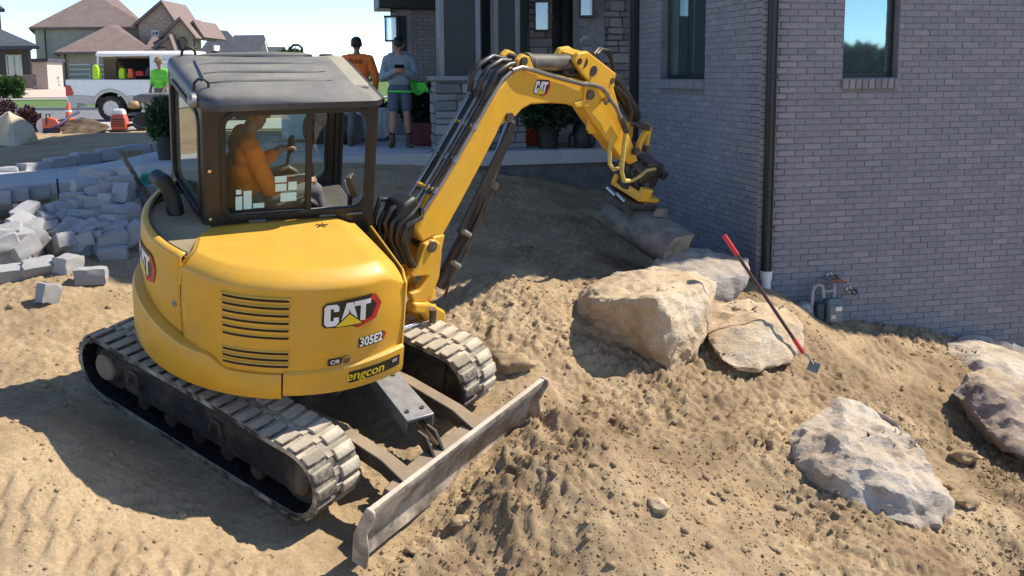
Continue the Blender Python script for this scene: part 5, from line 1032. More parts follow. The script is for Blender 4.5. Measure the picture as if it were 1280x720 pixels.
# gas meter on the right wall
def onw(px, py, o): s_, z = onR(px, py); return wallR(s_, z, o)
RW = Matrix((RD, -LD * -1, Vector((0, 0, 1)))).transposed()
gm = thing('gas_meter', 'grey green gas meter with regulator disc and pipes on the brick wall', 'gas meter', onw(1020, 395, .2)); inv = Matrix.Translation(-gm.location)
GREY = paint('meter_grey', (.13, .19, .19), .5, .1, 8, dust=.2); PIPE = paint('pipe_galvanised', (.30, .31, .31), .5, .15, 12, metal=.3)
def gp(m, nm, mt, par=gm, **k): return m.build(nm, mt, par, M=inv, **k)
m = MB(); c_ = onw(1028, 383, .2); m.box(c_, (.18, .13, .24), RW); m.box(c_ + Vector((0, 0, .125)), (.16, .12, .03), RW); m.box(c_ - LD * .07 - Vector((0, 0, .02)), (.16, .03, .2), RW); body = gp(m, 'meter_body', GREY, bevel=.03, seg=3)
m = MB(); m.box(onw(1011, 384, .2), (.10, .12, .2), RW); gp(m, 'meter_case', paint('meter_dark', (.03, .05, .06), .5), bevel=.03, seg=3)
m = MB(); m.box(onw(1031, 379, .2) - LD * .088, (.075, .004, .045), RW); gp(m, 'index_label', WHT, body); m = MB(); m.box(onw(1024.5, 389, .2) - LD * .088, (.055, .004, .045), RW); gp(m, 'index_label', flat('label_buff', (.6, .5, .42)), body)
m = MB(); m.lathe([(.01, -.06), (.09, -.05), (.105, -.01), (.105, .01), (.08, .05), (.03, .065), (.03, .09), (.01, .09)], 24, onw(993, 383, .2), align(-LD)); m.tube([onw(993, 386, .25), onw(995, 395, .25)], [.035, .03], 12); gp(m, 'regulator', PIPE, smooth=35)
m = MB(); m.tube([onw(1003.5, 407, .18), onw(1004, 382, .18), onw(1004.5, 362, .18), onw(1007, 354, .18), onw(1012, 351.5, .18), onw(1017, 354, .18), onw(1018.5, 368, .18)], .025, 12); gp(m, 'riser_pipe', PIPE, smooth=50)
m = MB(); m.tube([onw(1031, 368, .18), onw(1031.5, 352, .18), onw(1031, 347, .12), onw(1031, 346, -.02)], .024, 12); m.tube([onw(1018, 360, .18), onw(1030, 359, .18)], .02, 10); m.tube([onw(996, 383, .2), onw(1004, 383, .18)], .03, 10); gp(m, 'outlet_pipe', PIPE, smooth=50)
m = MB()
for p in ((1003.7, 396), (1003.7, 403), (1004, 388)): m.tube([onw(p[0], p[1] - 1.2, .18), onw(p[0], p[1] + 1.2, .18)], .036, 8)
gp(m, 'pipe_union', PIPE, smooth=40)
m = MB(); m.tube([onw(1030, 347, .16), onw(1038, 346, .2)], .028, 10); m.tube([onw(1036, 344, .2), onw(1044, 349, .22)], .012, 8); gp(m, 'shutoff_valve', paint('valve_brass', (.22, .1, .05), .5, metal=.4), smooth=40)
def faucet(px, py, lab):
    t = thing('wall_faucet', lab, 'faucet', onw(px, py, .0)); iv = Matrix.Translation(-t.location); m = MB(); m.tube([onw(px, py, -.02), onw(px, py, .09), onw(px + 1.5, py + 3, .12)], [.025, .02, .018], 10); m.build('spout', CHROME, t, smooth=50, M=iv); m = MB(); m.lathe([(.01, 0), (.038, 0), (.038, .015), (.01, .015)], 12, onw(px + 2.5, py + 1.2, .09), align(-LD)); m.build('hand_wheel', RUB, t, smooth=40, M=iv); m = MB(); m.lathe([(.01, 0), (.045, 0), (.04, .012), (.01, .012)], 14, onw(px, py, .012), align(-LD)); m.build('flange', CHROME, t, smooth=40, M=iv)
faucet(1059.5, 361.5, 'small chrome faucet on the brick wall, right of the gas meter'); faucet(1035.5, 344, 'chrome faucet with black hand wheel directly above the gas meter')
# red handled hand tool leaning on the low boulder
a = at(905, 294, 9.35); b = at(1004, 441, 9.15); t = thing('digging_hoe', 'long digging hoe with red grip and steel blade leaning over the low boulder', 'hoe', b); iv = Matrix.Translation(-b)
m = MB(); m.tube([a.lerp(b, .16), b], .017, 10); m.build('shaft', paint('shaft_dark', (.06, .025, .02), .4, .2, 20), t, smooth=60, M=iv); m = MB(); m.tube([a, a.lerp(b, .17)], .023, 10); m.build('grip', flat('grip_red', (.55, .02, .03), .4), t, smooth=60, M=iv); m = MB(); m.tube([a.lerp(b, .88), a.lerp(b, 1.0)], .021, 10); m.build('ferrule', flat('ferrule_red', (.5, .03, .03), .4), t, smooth=60, M=iv)
c_ = at(1017, 456, 9.0); m = MB(); m.tube([b, b.lerp(c_, .5) + Vector((0, 0, .03)), c_], .009, 8); m.prism([c_ + Vector((-.06, .02, -.05)), c_ + Vector((.02, -.05, -.07)), c_ + Vector((.06, -.02, .01)), c_ + Vector((-.02, .05, .03))], (.004, .006, .004)); m.build('blade', PLATE, t, M=iv)
# potted plants on the porch
def leafcloud(c, rad, n, ls, mat, name, par, seed=1, needle=3.0, shape=None, up=.3):
    rs = np.random.RandomState(seed); m = MB()
    for i in range(n):
        d = rs.normal(size=3); d /= np.linalg.norm(d); r = rs.rand() ** .45; p = Vector((d[0] * rad[0] * r, d[1] * rad[1] * r, d[2] * rad[2] * r))
        if shape: p = Vector(shape(p, rs))
        k = .75 + .5 * noise.noise(p * (2.2 / max(rad)) * 1.4 + Vector((seed, 0, 0)))
        if rs.rand() > k + .25: continue
        ax = (Vector(d) + Vector((0, 0, up)) + Vector(rs.normal(size=3)) * .5).normalized(); sd = ax.orthogonal().normalized(); sd = (Matrix.Rotation(rs.rand() * 6.28, 3, ax) @ sd) * ls * .5 / needle * 1.6; q = Vector(c) + p; t = ax * ls * (.6 + .8 * rs.rand())
        m.add([q - sd * .4, q + t * .45 - sd, q + t, q + t * .45 + sd], [(0, 1, 2, 3)])
    return m.build(name, mat, par)
def leafmat(name, a, b, rough=.6):
    s = N(name); s.base(s.ramp(s.rand(), [(0, a), (1, b)])); s.rough(rough); s.b.inputs['Subsurface Weight'].default_value = 0; return s.m
LEAF = leafmat('needle_green', (.018, .045, .014), (.05, .10, .03)); LEAFD = leafmat('needle_dark', (.012, .026, .012), (.03, .055, .02)); POT = paint('pot_black', (.012, .012, .012), .5, .15, 8, dust=.1); TWIG = paint('twig', (.08, .05, .03), .9)
def potted(lab, p, pr, ph, rad, hc, n, mat, seed, grp):
    t = thing('potted_evergreen', lab, 'potted plant', p, 0, grp); m = MB(); m.lathe([(pr * .78, 0), (pr * .98, ph * .9), (pr * 1.06, ph * .9), (pr * 1.06, ph), (pr * .95, ph), (pr * .93, ph * .9), (.01, ph * .88)], 24); m.build('pot', POT, t, smooth=30)
    m = MB()
    rs = np.random.RandomState(seed)
    for k in range(9): a = rs.rand() * 6.28; q = Vector((math.cos(a) * rad[0] * .7, math.sin(a) * rad[1] * .7, ph + hc * (.8 + .5 * rs.rand()))); m.tube([(0, 0, ph * .8), (q.x * .3, q.y * .3, ph + hc * .4), q], [.02, .012, .005], 5)
    m.build('stem', TWIG, t); leafcloud((0, 0, ph + hc), rad, n, .09, mat, 'foliage', t, seed, 3.2); return t
q = at(685, 186, 14.75); potted('dark evergreen in a black nursery pot on the porch under the boom', (q.x, q.y, PATZ), .17, .33, (.40, .38, .27), .22, 3200, LEAFD, 3, 'potted evergreens waiting on the slab')
q = at(209, 199, 13.2); potted('bright bushy evergreen in a black pot behind the cab on the walkway', (q.x, q.y, PATZ), (.14), .3, (.2, .2, .26), .22, 2600, LEAF, 5, 'potted evergreens waiting on the slab')
q = at(557, 168, 15.6)
t = thing('planter', 'dull red planter with dark shrub beside the stone pier', 'planter', (at(540, 170, 15.7).x, 15.7, PATZ)); m = MB(); m.loft([[(x * k, y * k, z) for x, y in arc((0, 0), .42, 0, 2 * PI, 24)[:-1]] for z, k in ((0, .8), (.3, 1), (.36, 1.04), (.36, .95), (.3, .93))]); m.build('pot', paint('pot_maroon', (.13, .03, .035), .6, .15, 8), t, smooth=35); leafcloud((0, 0, .58), (.5, .45, .36), 3000, .10, LEAFD, 'foliage', t, 9)
# things standing on the porch
m = MB(); a = at(388, 158, 16.2); b = at(446, 158, 15.9); a.z = b.z = PATZ + .24; m.tube([a, a.lerp(b, .5), b], .24, 24); ro = m.build('fabric_roll', paint('fabric_black', (.01, .01, .012), .6, .2, 6), smooth=40); tag(ro, 'thick black roll of fabric lying on the slab beyond the cab', 'roll')
m = MB(); m.box((at(420, 146, 16.9).x, 17.0, PATZ + .28), (1.7, .9, .5)); tag(m.build('wrapped_pallet', paint('wrap_white', (.55, .58, .62), .4, .15, 5), bevel=.05), 'low white wrapped stack behind the black fabric roll', 'pallet')
t = thing('orange_bag', 'orange red sack standing behind the dark potted evergreen', 'sack', (at(660, 150, 15.4).x, 15.5, PATZ)); m = MB(); m.loft([[(x * k, y * k * .6, z) for x, y in rrect(-.2, .2, -.2, .2, .08)] for z, k in ((0, .9), (.1, 1), (.5, .98), (.62, .8), (.66, .85))]); m.build('sack', flat('sack_orange', (.55, .06, .02), .6), t, smooth=50)
for px, w, h, lab in ((730, .17, .42, 'round black bag standing on the porch left of the stick'), (716, .07, .22, 'short black canister on the porch beside the bag')):
    m = MB(); q = at(px, 186, 14.85); m.loft([[(q.x + x * k, q.y + y * k, PATZ + z) for x, y in arc((0, 0), w, 0, 2 * PI, 16)[:-1]] for z, k in ((0, .85), (.08, 1.02), (h * .7, .95), (h * .93, .6), (h, .25))]); tag(m.build('black_bag' if w > .1 else 'canister', POT, smooth=60), lab, 'bag' if w > .1 else 'canister')
m = MB(); q = at(520, 160, 15.9); m.loft([[(q.x + x * k, q.y + y * k, PATZ + z) for x, y in arc((0, 0), .16, 0, 2 * PI, 14)[:-1]] for z, k in ((0, .9), (.1, 1), (.24, .8), (.28, .3))]); q = at(571, 166, 14.2)
# ------------------------------------------------------------------ people
def capsule_mesh(m, a, b, ra, rb, n=10, sx=1.0):
    a, b = Vector(a), Vector(b); d = b - a; L = d.length
    if L < 1e-5: d = Vector((0, 0, 1)); L = 1e-5
    z = d.normalized(); x = Vector((1, 0, 0)); x = (x - z * x.dot(z)); x = x.normalized() if x.length > .2 else z.orthogonal().normalized(); y = z.cross(x); loops = []
    for t in np.linspace(-PI / 2 * .98, 0, 5): loops.append((a + z * ra * math.sin(t), ra * math.cos(t)))
    for t in np.linspace(0, PI / 2 * .98, 5): loops.append((b + z * rb * math.sin(t), rb * math.cos(t)))
    m.loft([[c + (x * math.cos(q) * sx + y * math.sin(q)) * r for q in np.linspace(0, 2 * PI, n, endpoint=False)] for c, r in loops])
SKIN = paint('skin', (.36, .19, .13), .55, .08, 8); SKIND = paint('skin_tan', (.28, .14, .09), .55, .08, 8); HAIR = paint('hair_dark', (.012, .009, .007), .6, .3, 30)
def person(label, caps, mats, M, hair, haircaps=None, voxel=.011):
    """caps: (a, b, ra, rb, tag[, width]); the body is fused into one skin and coloured by the nearest member"""
    root = thing('person', label, 'person', M=M); m = MB()
    for c in caps: capsule_mesh(m, *c[:4], 12, c[5] if len(c) > 5 else 1.0)
    me = bpy.data.meshes.new('body'); me.from_pydata([tuple(v) for v in m.v], [], m.f); o = bpy.data.objects.new('body', me); COL.objects.link(o)
    r = o.modifiers.new('r', 'REMESH'); r.mode = 'VOXEL'; r.voxel_size = voxel; r.use_smooth_shade = True; sm = o.modifiers.new('s', 'SMOOTH'); sm.iterations = 3; sm.factor = .5
    dg = bpy.context.evaluated_depsgraph_get(); me2 = bpy.data.meshes.new_from_object(o.evaluated_get(dg)); bpy.data.objects.remove(o); bpy.data.meshes.remove(me); me2.name = 'body'
    names = list(mats)
    me2.materials.clear()
    for k in names: me2.materials.append(mats[k])
    n = len(me2.polygons); C_ = np.zeros(n * 3); me2.polygons.foreach_get('center', C_); C_ = C_.reshape(-1, 3); best = np.full(n, 9e9); idx = np.zeros(n, int)
    for c in caps:
        a = np.array(c[0]); b = np.array(c[1]); ab = b - a; t = np.clip(((C_ - a) @ ab) / max(ab @ ab, 1e-9), 0, 1); q = a + t[:, None] * ab; wv = C_ - q
        if len(c) > 5: wv = wv / np.array([c[5], 1, 1])
        d = np.linalg.norm(wv, axis=1) - (c[2] + (c[3] - c[2]) * t); u = d < best; best[u] = d[u]; idx[u] = names.index(c[4])
    me2.polygons.foreach_set('material_index', idx.astype(np.int32)); me2.polygons.foreach_set('use_smooth', [True] * n)
    b = bpy.data.objects.new('body', me2); COL.objects.link(b); b.parent = root
    if haircaps:
        h = MB()
        for c in haircaps: capsule_mesh(h, *c[:4], 14, c[4] if len(c) > 4 else 1.0)
        ho = h.build(hair[0], hair[1], root, smooth=60)
    return root
def V3(*a): return np.array(a, float)
def head(c, face, up=V3(0, 0, 1), skin='skin', s=1.0, hat=False):
    """head capsules: skull, jaw, nose, ears, eye sockets, lips; face = forward direction"""
    f = np.array(face, float); f /= np.linalg.norm(f); u = np.array(up, float); u = u - f * (u @ f); u /= np.linalg.norm(u); r = np.cross(f, u); c = np.array(c, float); P = lambda a, b, d: c + (r * a + f * b + u * d) * s
    return [(P(0, -.015, .03), P(0, .01, .03), .088 * s, .082 * s, skin), (P(0, .02, -.03), P(0, .035, -.085), .068 * s, .042 * s, skin), (P(0, .088, .01), P(0, .108, -.03), .010 * s, .017 * s, skin), (P(-.082, 0, .012), P(-.082, -.008, -.025), .016 * s, .013 * s, skin), (P(.082, 0, .012), P(.082, -.008, -.025), .016 * s, .013 * s, skin),
        (P(-.034, .078, .022), P(-.03, .079, .022), .013 * s, .013 * s, 'eye'), (P(.034, .078, .022), P(.03, .079, .022), .013 * s, .013 * s, 'eye'), (P(-.05, .078, .04), P(.05, .078, .04), .012 * s, .012 * s, skin), (P(-.024, .078, -.062), P(.024, .078, -.062), .009 * s, .009 * s, 'lip')], P
def hand(w, d, pn, skin='skin', curl=.5, th=1, s=1.0):
    """palm, four fingers of unequal length with a bend, thumb from the side of the palm. w wrist, d pointing, pn palm normal"""
    d = np.array(d, float) / np.linalg.norm(d); pn = np.array(pn, float); pn = pn - d * (pn @ d); pn /= np.linalg.norm(pn); sd = np.cross(d, pn) * th; w = np.array(w, float); out = []
    for k in range(4):
        o = (-.030 + .020 * k) * s; a = w + sd * o * .7; b = w + d * .085 * s + sd * o; L = (.070, .078, .072, .055)[k] * s
        out.append((a, b, .018 * s, .014 * s, skin)); d2 = d * math.cos(curl * .8) + pn * math.sin(curl * .8); d3 = d * math.cos(curl * 1.9) + pn * math.sin(curl * 1.9); c = b + d2 * L * .5; out += [(b, c, .0105 * s, .0095 * s, skin), (c, c + d3 * L * .5, .0095 * s, .008 * s, skin)]
    t0 = w + d * .025 * s - sd * .028 * s; t1 = t0 - sd * .03 * s + d * .03 * s + pn * .012 * s; out += [(t0, t1, .014 * s, .012 * s, skin), (t1, t1 + d * .032 * s + pn * .012 * s, .011 * s, .009 * s, skin)]
    return out
DARK = flat('eye_dark', (.03, .02, .018), .5); LIP = flat('lip', (.26, .11, .09), .5)
BOOT = paint('boot_leather', (.085, .06, .04), .8, .2, 12, dust=.3); SOCK = flat('sock_black', (.012, .012, .013), .9)
def legs(sh, top, mid, kn, low, foot=V3(0, 1, 0), h=.92, wd=.10):
    out = []
    for sx in (-1, 1):
        hip = V3(sx * .095, 0, h); k = V3(sx * (wd + .01), .02 + kn, .49); an = V3(sx * (wd + .035), -.01, .12); f = np.array(foot) + V3(sx * .25, 0, 0); f /= np.linalg.norm(f)
        out += [(hip, hip + (k - hip) * .62, .103, .092, top), (hip + (k - hip) * .6, k, .068 if mid != top else .08, .056 if mid != top else .07, mid), (k, k + (an - k) * .3, .056, .062, mid), (k + (an - k) * .3, an + V3(0, 0, .1), .062, .046, mid), (an + V3(0, 0, .16), an + V3(0, 0, .07), .05, .052, low), (an + V3(0, 0, .06), an - V3(0, 0, .045), .058, .05, 'boot'), (an - V3(0, 0, .07) - f * .03, an - V3(0, 0, .075) + f * .15, .045, .038, 'boot')]
    return out
def torso(t, b='shorts', h=.92, lean=0.0):
    return [(V3(-.07, 0, h + .02), V3(.07, 0, h + .02), .115, .115, b), (V3(-.07, .0, h + .16), V3(.07, 0, h + .16), .112, .112, t), (V3(-.085, lean * .3, h + .3), V3(.085, lean * .3, h + .3), .115, .115, t), (V3(-.11, lean * .6, h + .42), V3(.11, lean * .6, h + .42), .108, .108, t), (V3(-.15, lean, h + .50), V3(.15, lean, h + .50), .075, .075, t), (V3(0, lean, h + .52), V3(0, lean + .02, h + .60), .06, .05, 'skin'), (V3(-.12, lean, h + .54), V3(.12, lean, h + .54), .045, .045, t)]
def Mp(p, rz, s): return Matrix.Translation(p) @ Matrix.Rotation(rz, 4, 'Z') @ Matrix.Scale(s, 4)
# man in grey hoodie, looking down at a phone in both hands
HOOD = paint('hoodie_blue_grey', (.24, .29, .32), .9, .12, 7, bump=.4, bscale=20); SHO = paint('shorts_slate', (.075, .10, .13), .85, .1, 7)
caps = torso('shirt', lean=.02) + legs(1, 'shorts', 'skin', 0, 'sock')
for sx in (-1, 1):
    sh, el, wr = V3(sx * .19, .0, 1.41), V3(sx * .27, .06, 1.13), V3(sx * .085, .26, 1.22); caps += [(sh, el, .076, .062, 'shirt'), (el, wr + (el - wr) * .12, .062, .044, 'shirt')]; caps += hand(wr, V3(-sx * .35, .25, .35), V3(-sx * .6, .25, .5), 'skin', 1.0, sx)
caps += [(V3(-.13, -.03, 1.47), V3(.13, -.03, 1.47), .055, .055, 'shirt'), (V3(0, -.07, 1.46), V3(0, -.09, 1.40), .07, .05, 'shirt')]
hc, HP = head(V3(0, .06, 1.63), V3(.0, .75, -.66), V3(0, .6, .75)); caps += hc
q = at(501, 180, 15.1); q.z = PATZ; SC = 1.625 / 1.75
FACECAM = math.atan2(-q.x, -q.y) * -1 + PI
p1 = person('person in a blue grey hoodie and shorts looking down at a phone', caps, dict(skin=SKIN, shirt=HOOD, shorts=SHO, sock=SOCK, boot=BOOT, eye=DARK, lip=LIP), Mp(q, PI + .12, SC), ('hair', HAIR), [(HP(0, -.03, .05), HP(0, .01, .058), .091, .082), (HP(-.03, -.05, .0), HP(.03, -.05, .0), .062, .062)])
m = MB(); m.box((0, 0, 0), (.15, .010, .075), None); ph = m.build('smartphone', flat('phone_black', (.012, .012, .014), .2), bevel=.004); ph.matrix_world = Mp(q, PI + .12, SC) @ Matrix.Translation((0, .33, 1.30)) @ Matrix.Rotation(-.7, 4, 'X'); tag(ph, 'black smartphone held in both hands of the person in shorts', 'phone')
m = MB(); m.grid(lambda u, v: Vector((.13 + .34 * u, -.06 + .05 * math.sin(7 * u + 2 * v), .88 + .14 * v * (1 - .5 * u) + .10 * math.sin(PI * u) * v - .02 * u + .03 * math.sin(9 * u))), 14, 5); m.tube([(-.2, .10, .91), (0, .125, .905), (.2, .08, .90)], .014, 6); vest = m.build('safety_vest', flat('vest_lime', (.12, .75, .10), .7), smooth=60); sol = vest.modifiers.new('s', 'SOLIDIFY'); sol.thickness = .02; vest.matrix_world = Mp(q, PI + .12, SC) @ Matrix.Scale(-1, 4, (1, 0, 0)) ; tag(vest, 'lime green safety cloth hanging at the hip of the person in shorts', 'cloth')
# man in orange seen from behind
ORG = paint('shirt_orange', (.85, .19, .03), .85, .12, 8, bump=.5, bscale=16); PANT = paint('pants_grey', (.12, .12, .12), .85, .12, 8)
caps = torso('shirt', 'pants') + legs(1, 'pants', 'pants', 0, 'pants')
for sx in (-1, 1):
    sh, el, wr = V3(sx * .2, .0, 1.41), V3(sx * .30, -.03, 1.14), V3(sx * .285, .08, .90); caps += [(sh, el, .078, .062, 'shirt'), (el, wr, .06, .042, 'shirt')]; caps += hand(wr, V3(0, .05, -1), V3(-sx, .2, 0), 'skin', .5, sx)
hc, HP = head(V3(0, .02, 1.65), V3(.1, 1, -.12)); caps += hc; q = at(449, 180, 15.5); q.z = PATZ; MO = Mp(q, .1, 1.64 / 1.75)
p2 = person('person in an orange long sleeved shirt standing with back turned', caps, dict(skin=SKIND, shirt=ORG, pants=PANT, boot=BOOT, eye=DARK, lip=LIP), MO, ('hair', HAIR), [(HP(0, -.025, .04), HP(0, .005, .052), .090, .082), (HP(-.025, -.05, .0), HP(.025, -.05, .0), .05, .05)])
m = MB()
def squig(pts, r=.007): m.tube([Vector((x, -.118 - .012 * (1 - abs(x) / .16), z)) for x, z in pts], r, 6)
squig([(-.085, 1.405), (-.11, 1.42), (-.125, 1.40), (-.09, 1.375), (-.085, 1.35), (-.115, 1.338), (-.13, 1.355)]); squig([(-.06, 1.34), (-.05, 1.41), (-.03, 1.36), (-.01, 1.42), (.0, 1.345), (.02, 1.36)]); squig([(.04, 1.34), (.065, 1.42), (.09, 1.34)]); squig([(.05, 1.365), (.082, 1.365)])
m.build('shirt_print', flat('print_dark', (.03, .025, .02), .8), p2, smooth=60)
m = MB(); m.tube([(.02, -.12, 1.0), (.06, -.13, 1.07), (.10, -.12, 1.0)], .016, 6); m.tube([(-.02, -.125, .98), (.13, -.11, .985)], .014, 6); m.build('tool_belt', SOCK, p2, smooth=60)
# man in lime green beside the truck
LIME = paint('shirt_lime', (.16, .62, .06), .85, .1, 8, bump=.4, bscale=16)
caps = torso('shirt', 'pants') + legs(1, 'pants', 'pants', 0, 'pants')
for sx in (-1, 1):
    sh, el, wr = V3(sx * .2, 0, 1.41), V3(sx * .26, .0, 1.14), V3(sx * .2, .15, .98); caps += [(sh, el, .075, .06, 'shirt'), (el, el + (wr - el) * .3, .058, .045, 'shirt'), (el + (wr - el) * .3, wr, .042, .032, 'skin')]; caps += hand(wr, V3(0, .4, -1), V3(-sx, .2, 0), 'skin', .6, sx)
hc, HP = head(V3(0, .03, 1.65), V3(-.1, 1, -.25)); caps += hc; q = at(203, 140, 27.5); q.z = gz(q.x, q.y)
p3 = person('person in a lime green shirt and tan cap beside the truck', caps, dict(skin=SKIND, shirt=LIME, pants=PANT, boot=BOOT, eye=DARK, lip=LIP), Mp(q, PI - .35, (at(203, 71, 27.5).z - q.z) / 1.79), ('cap', paint('cap_tan', (.22, .15, .09), .8)), [(HP(0, -.02, .06), HP(0, .01, .065), .092, .088), (HP(-.04, .1, .06), HP(.04, .1, .06), .03, .03)])
# the operator, seated in the cab and facing the boom; x forward in the machine frame
ORG2 = paint('shirt_orange_worn', (.98, .20, .02), .85, .15, 8, bump=.4, bscale=16)
def mp(x, y, z): return V3(x, y, z)
caps = [(mp(-.24, .34, 1.56), mp(-.24, .50, 1.56), .12, .12, 'pants'), (mp(-.27, .35, 1.68), mp(-.27, .49, 1.68), .115, .115, 'shirt'), (mp(-.29, .33, 1.80), mp(-.29, .51, 1.80), .115, .115, 'shirt'), (mp(-.28, .31, 1.93), mp(-.28, .53, 1.93), .105, .105, 'shirt'), (mp(-.27, .28, 2.0), mp(-.27, .56, 2.0), .075, .075, 'shirt'), (mp(-.26, .42, 2.0), mp(-.23, .42, 2.11), .058, .052, 'skin')]
for y, sy in ((.33, -1), (.51, 1)): caps += [(mp(-.2, y, 1.55), mp(.22, y, 1.60), .095, .072, 'pants'), (mp(.22, y, 1.60), mp(.33, y, 1.22), .066, .05, 'pants'), (mp(.32, y, 1.22), mp(.46, y, 1.20), .045, .04, 'boot')]
for y0, yj, sy in ((.24, .10, -1), (.6, .74, 1)):
    sh, el, wr = mp(-.25, y0, 1.97), mp(-.14, y0 - .06 if sy < 0 else y0 + .06, 1.70), mp(.06, yj, 1.80); caps += [(sh, el, .076, .062, 'shirt'), (el, el + (wr - el) * .6, .06, .05, 'shirt'), (el + (wr - el) * .6, wr, .042, .032, 'skin')]; caps += hand(wr, V3(1, 0, .15), V3(.2, 0, -1), 'skin', 1.1, -sy)
hc, HP = head(mp(-.20, .42, 2.21), V3(1, .15, -.1)); caps += hc
person('person in an orange shirt seated at the controls inside the cab', caps, dict(skin=SKIND, shirt=ORG2, pants=PANT, boot=BOOT, eye=DARK, lip=LIP), Matrix.Translation(MT) @ RUP.to_4x4(), ('cap', paint('cap_dark', (.05, .05, .05), .8)), [(HP(0, -.02, .05), HP(0, .01, .06), .093, .086), (HP(-.04, .1, .06), HP(.04, .1, .06), .025, .025)])
# ------------------------------------------------------------------ street, truck and neighbours
ASPH = paint('road_asphalt', (.16, .16, .165), .9, .12, 1.5, bump=.3, bscale=40); PAVE = paint('drive_concrete', (.40, .38, .35), .9, .08, 1.2, bump=.2)
def sheet(name, x0, x1, y0, y1, off, mat, nx=60, ny=14):
    m = MB(); m.grid(lambda u, v: Vector((lerp(x0, x1, u), lerp(y0, y1, v), float(base_h(np.array([lerp(x0, x1, u)]), np.array([lerp(y0, y1, v)]))[0]) + off)), nx, ny); return tag(m.build(name, mat, smooth=60), kind='structure')
sheet('driveway', -40, 4, 25.5, 33.2, .03, PAVE); sheet('road', -90, 90, 33.3, 43, .02, ASPH, 20, 12); sheet('sidewalk', -90, 90, 62, 64, .05, PAVE, 12, 6); sheet('neighbour_driveway', -50, -22, 66, 96, .04, paint('drive_pale', (.52, .43, .36), .9, .06, 1), 8, 24)
m = MB(); m.grid(lambda u, v: Vector((lerp(-90, 90, u), lerp(43.05, 43.3, v), 1.6 + .13 - .0 * v)), 4, 1); m.prism([(-90, 43.02, 1.55), (90, 43.02, 1.55), (90, 43.02, 1.74), (-90, 43.02, 1.74)], (0, .2, 0)); tag(m.build('kerb', PAVE), kind='structure')
TR = at(137, 151, 31.5) + Vector((0, .98, 0)); TR.z = gz(TR.x, TR.y) + .03; kx = 31.5 / F          # metres per photo pixel at the truck
truck = thing('pickup_truck', 'white and silver pickup truck with open white canopy over its bed', 'truck', (TR.x, TR.y, TR.z), math.radians(4))
WPT = paint('truck_white', (.72, .73, .73), .25, .04, 3, coat=.5); SIL = paint('truck_silver', (.36, .36, .36), .3, .05, 3, metal=.3, coat=.4); TBLK = paint('truck_black', (.015, .015, .015), .5); TGL = mirrorglass('truck_glass', (.01, .012, .014), .5)
def tx(px): return (px - 137) * kx
def tz(py): return (151 - py) * kx * 1.0
W2 = .98
def side_poly(pts, y0, y1, nm, mat, par=truck, bevel=.03): m = MB(); m.prism([(x, y0, z) for x, z in pts], (0, y1 - y0, 0)); return m.build(nm, mat, par, bevel=bevel)
wr = .40; arch = [(.50 * math.cos(a), .42 + .50 * math.sin(a)) for a in np.linspace(PI, 0, 14)]
bed = side_poly([(tx(84), .62), (-.50, .55)] + arch[1:-1] + [(.50, .50), (tx(190), .50), (tx(190), 1.28), (tx(84), 1.30)], -W2, W2, 'bed', WPT)
lowp = side_poly([(tx(86), .60), (-.52, .52)] + [(.53 * math.cos(a), .42 + .53 * math.sin(a)) for a in np.linspace(PI, 0, 14)][1:-1] + [(.53, .46), (tx(190), .46), (tx(190), .80), (.56, .80)] + [(.60 * math.cos(a), .42 + .60 * math.sin(a)) for a in np.linspace(.65, PI - .65, 10)] + [(-.56, .80), (tx(86), .84)], -W2 - .012, -W2 + .05, 'lower_panel', SIL, bevel=.012)
CAB0 = tx(190)
side_poly([(CAB0 + .01, .46), (CAB0 + 2.15, .46)] + [(CAB0 + 2.7 + .5 * math.cos(a), .42 + .5 * math.sin(a)) for a in np.linspace(PI, 0, 12)] + [(CAB0 + 3.6, .5), (CAB0 + 3.6, 1.05), (CAB0 + 2.35, 1.2), (CAB0 + 1.75, 1.85), (CAB0 + .3, 1.9), (CAB0 + .01, 1.3)], -W2 + .03, W2 - .03, 'cabin', WPT, bevel=.05)
for a, b in ((.25, 1.0), (1.05, 1.9)): side_poly([(CAB0 + a, 1.25), (CAB0 + b, 1.25), (CAB0 + min(b, 1.72), 1.75), (CAB0 + a + .08, 1.78)], -W2 + .02, -W2 + .03, 'side_window', TGL, bevel=0)
for x in (0, CAB0 + 2.7):
    for sy in (-1, 1):
        w = thing('wheel', None, None, (0, 0, 0)); w.parent = truck; R_ = Rx_(-PI / 2 * sy); c = (x, sy * (W2 - .1), wr); m = MB(); m.lathe([(.25, -.13), (.37, -.13), (.40, -.09), (.40, .09), (.37, .13), (.25, .13), (.25, -.13)], 32, c, R_, False); m.build('tyre', paint('tyre', (.018, .017, .016), .9, .2, 9, dust=.3), w, smooth=35)
        m = MB(); m.lathe([(.02, .06), (.24, .05), (.27, .11), (.25, .12), (.235, .09)], 30, c, R_)
        for k in range(10): a = 2 * PI * k / 10; m.box(Vector(c) + R_ @ Vector((.14 * math.cos(a), .14 * math.sin(a), .09)), (.2, .045, .05), R_ @ Rz(a))
        m.lathe([(.01, .12), (.05, .12), (.06, .07)], 16, c, R_); m.build('rim', paint('rim_alloy', (.5, .5, .5), .3, metal=.7), w, smooth=35)
        m = MB(); m.lathe([(.01, .045), (.235, .045), (.235, .055), (.01, .055)], 24, c, R_); m.build('brake_disc', TBLK, w)
m = MB(); m.loft([[(.5 * math.cos(a), y, .42 + .5 * math.sin(a)) for a in np.linspace(0, PI, 14)] + [(.47 * math.cos(a), y, .42 + .47 * math.sin(a)) for a in np.linspace(PI, 0, 14)] for y in (-W2 + .02, W2 - .3)]); m.build('wheel_arch', TBLK, truck)
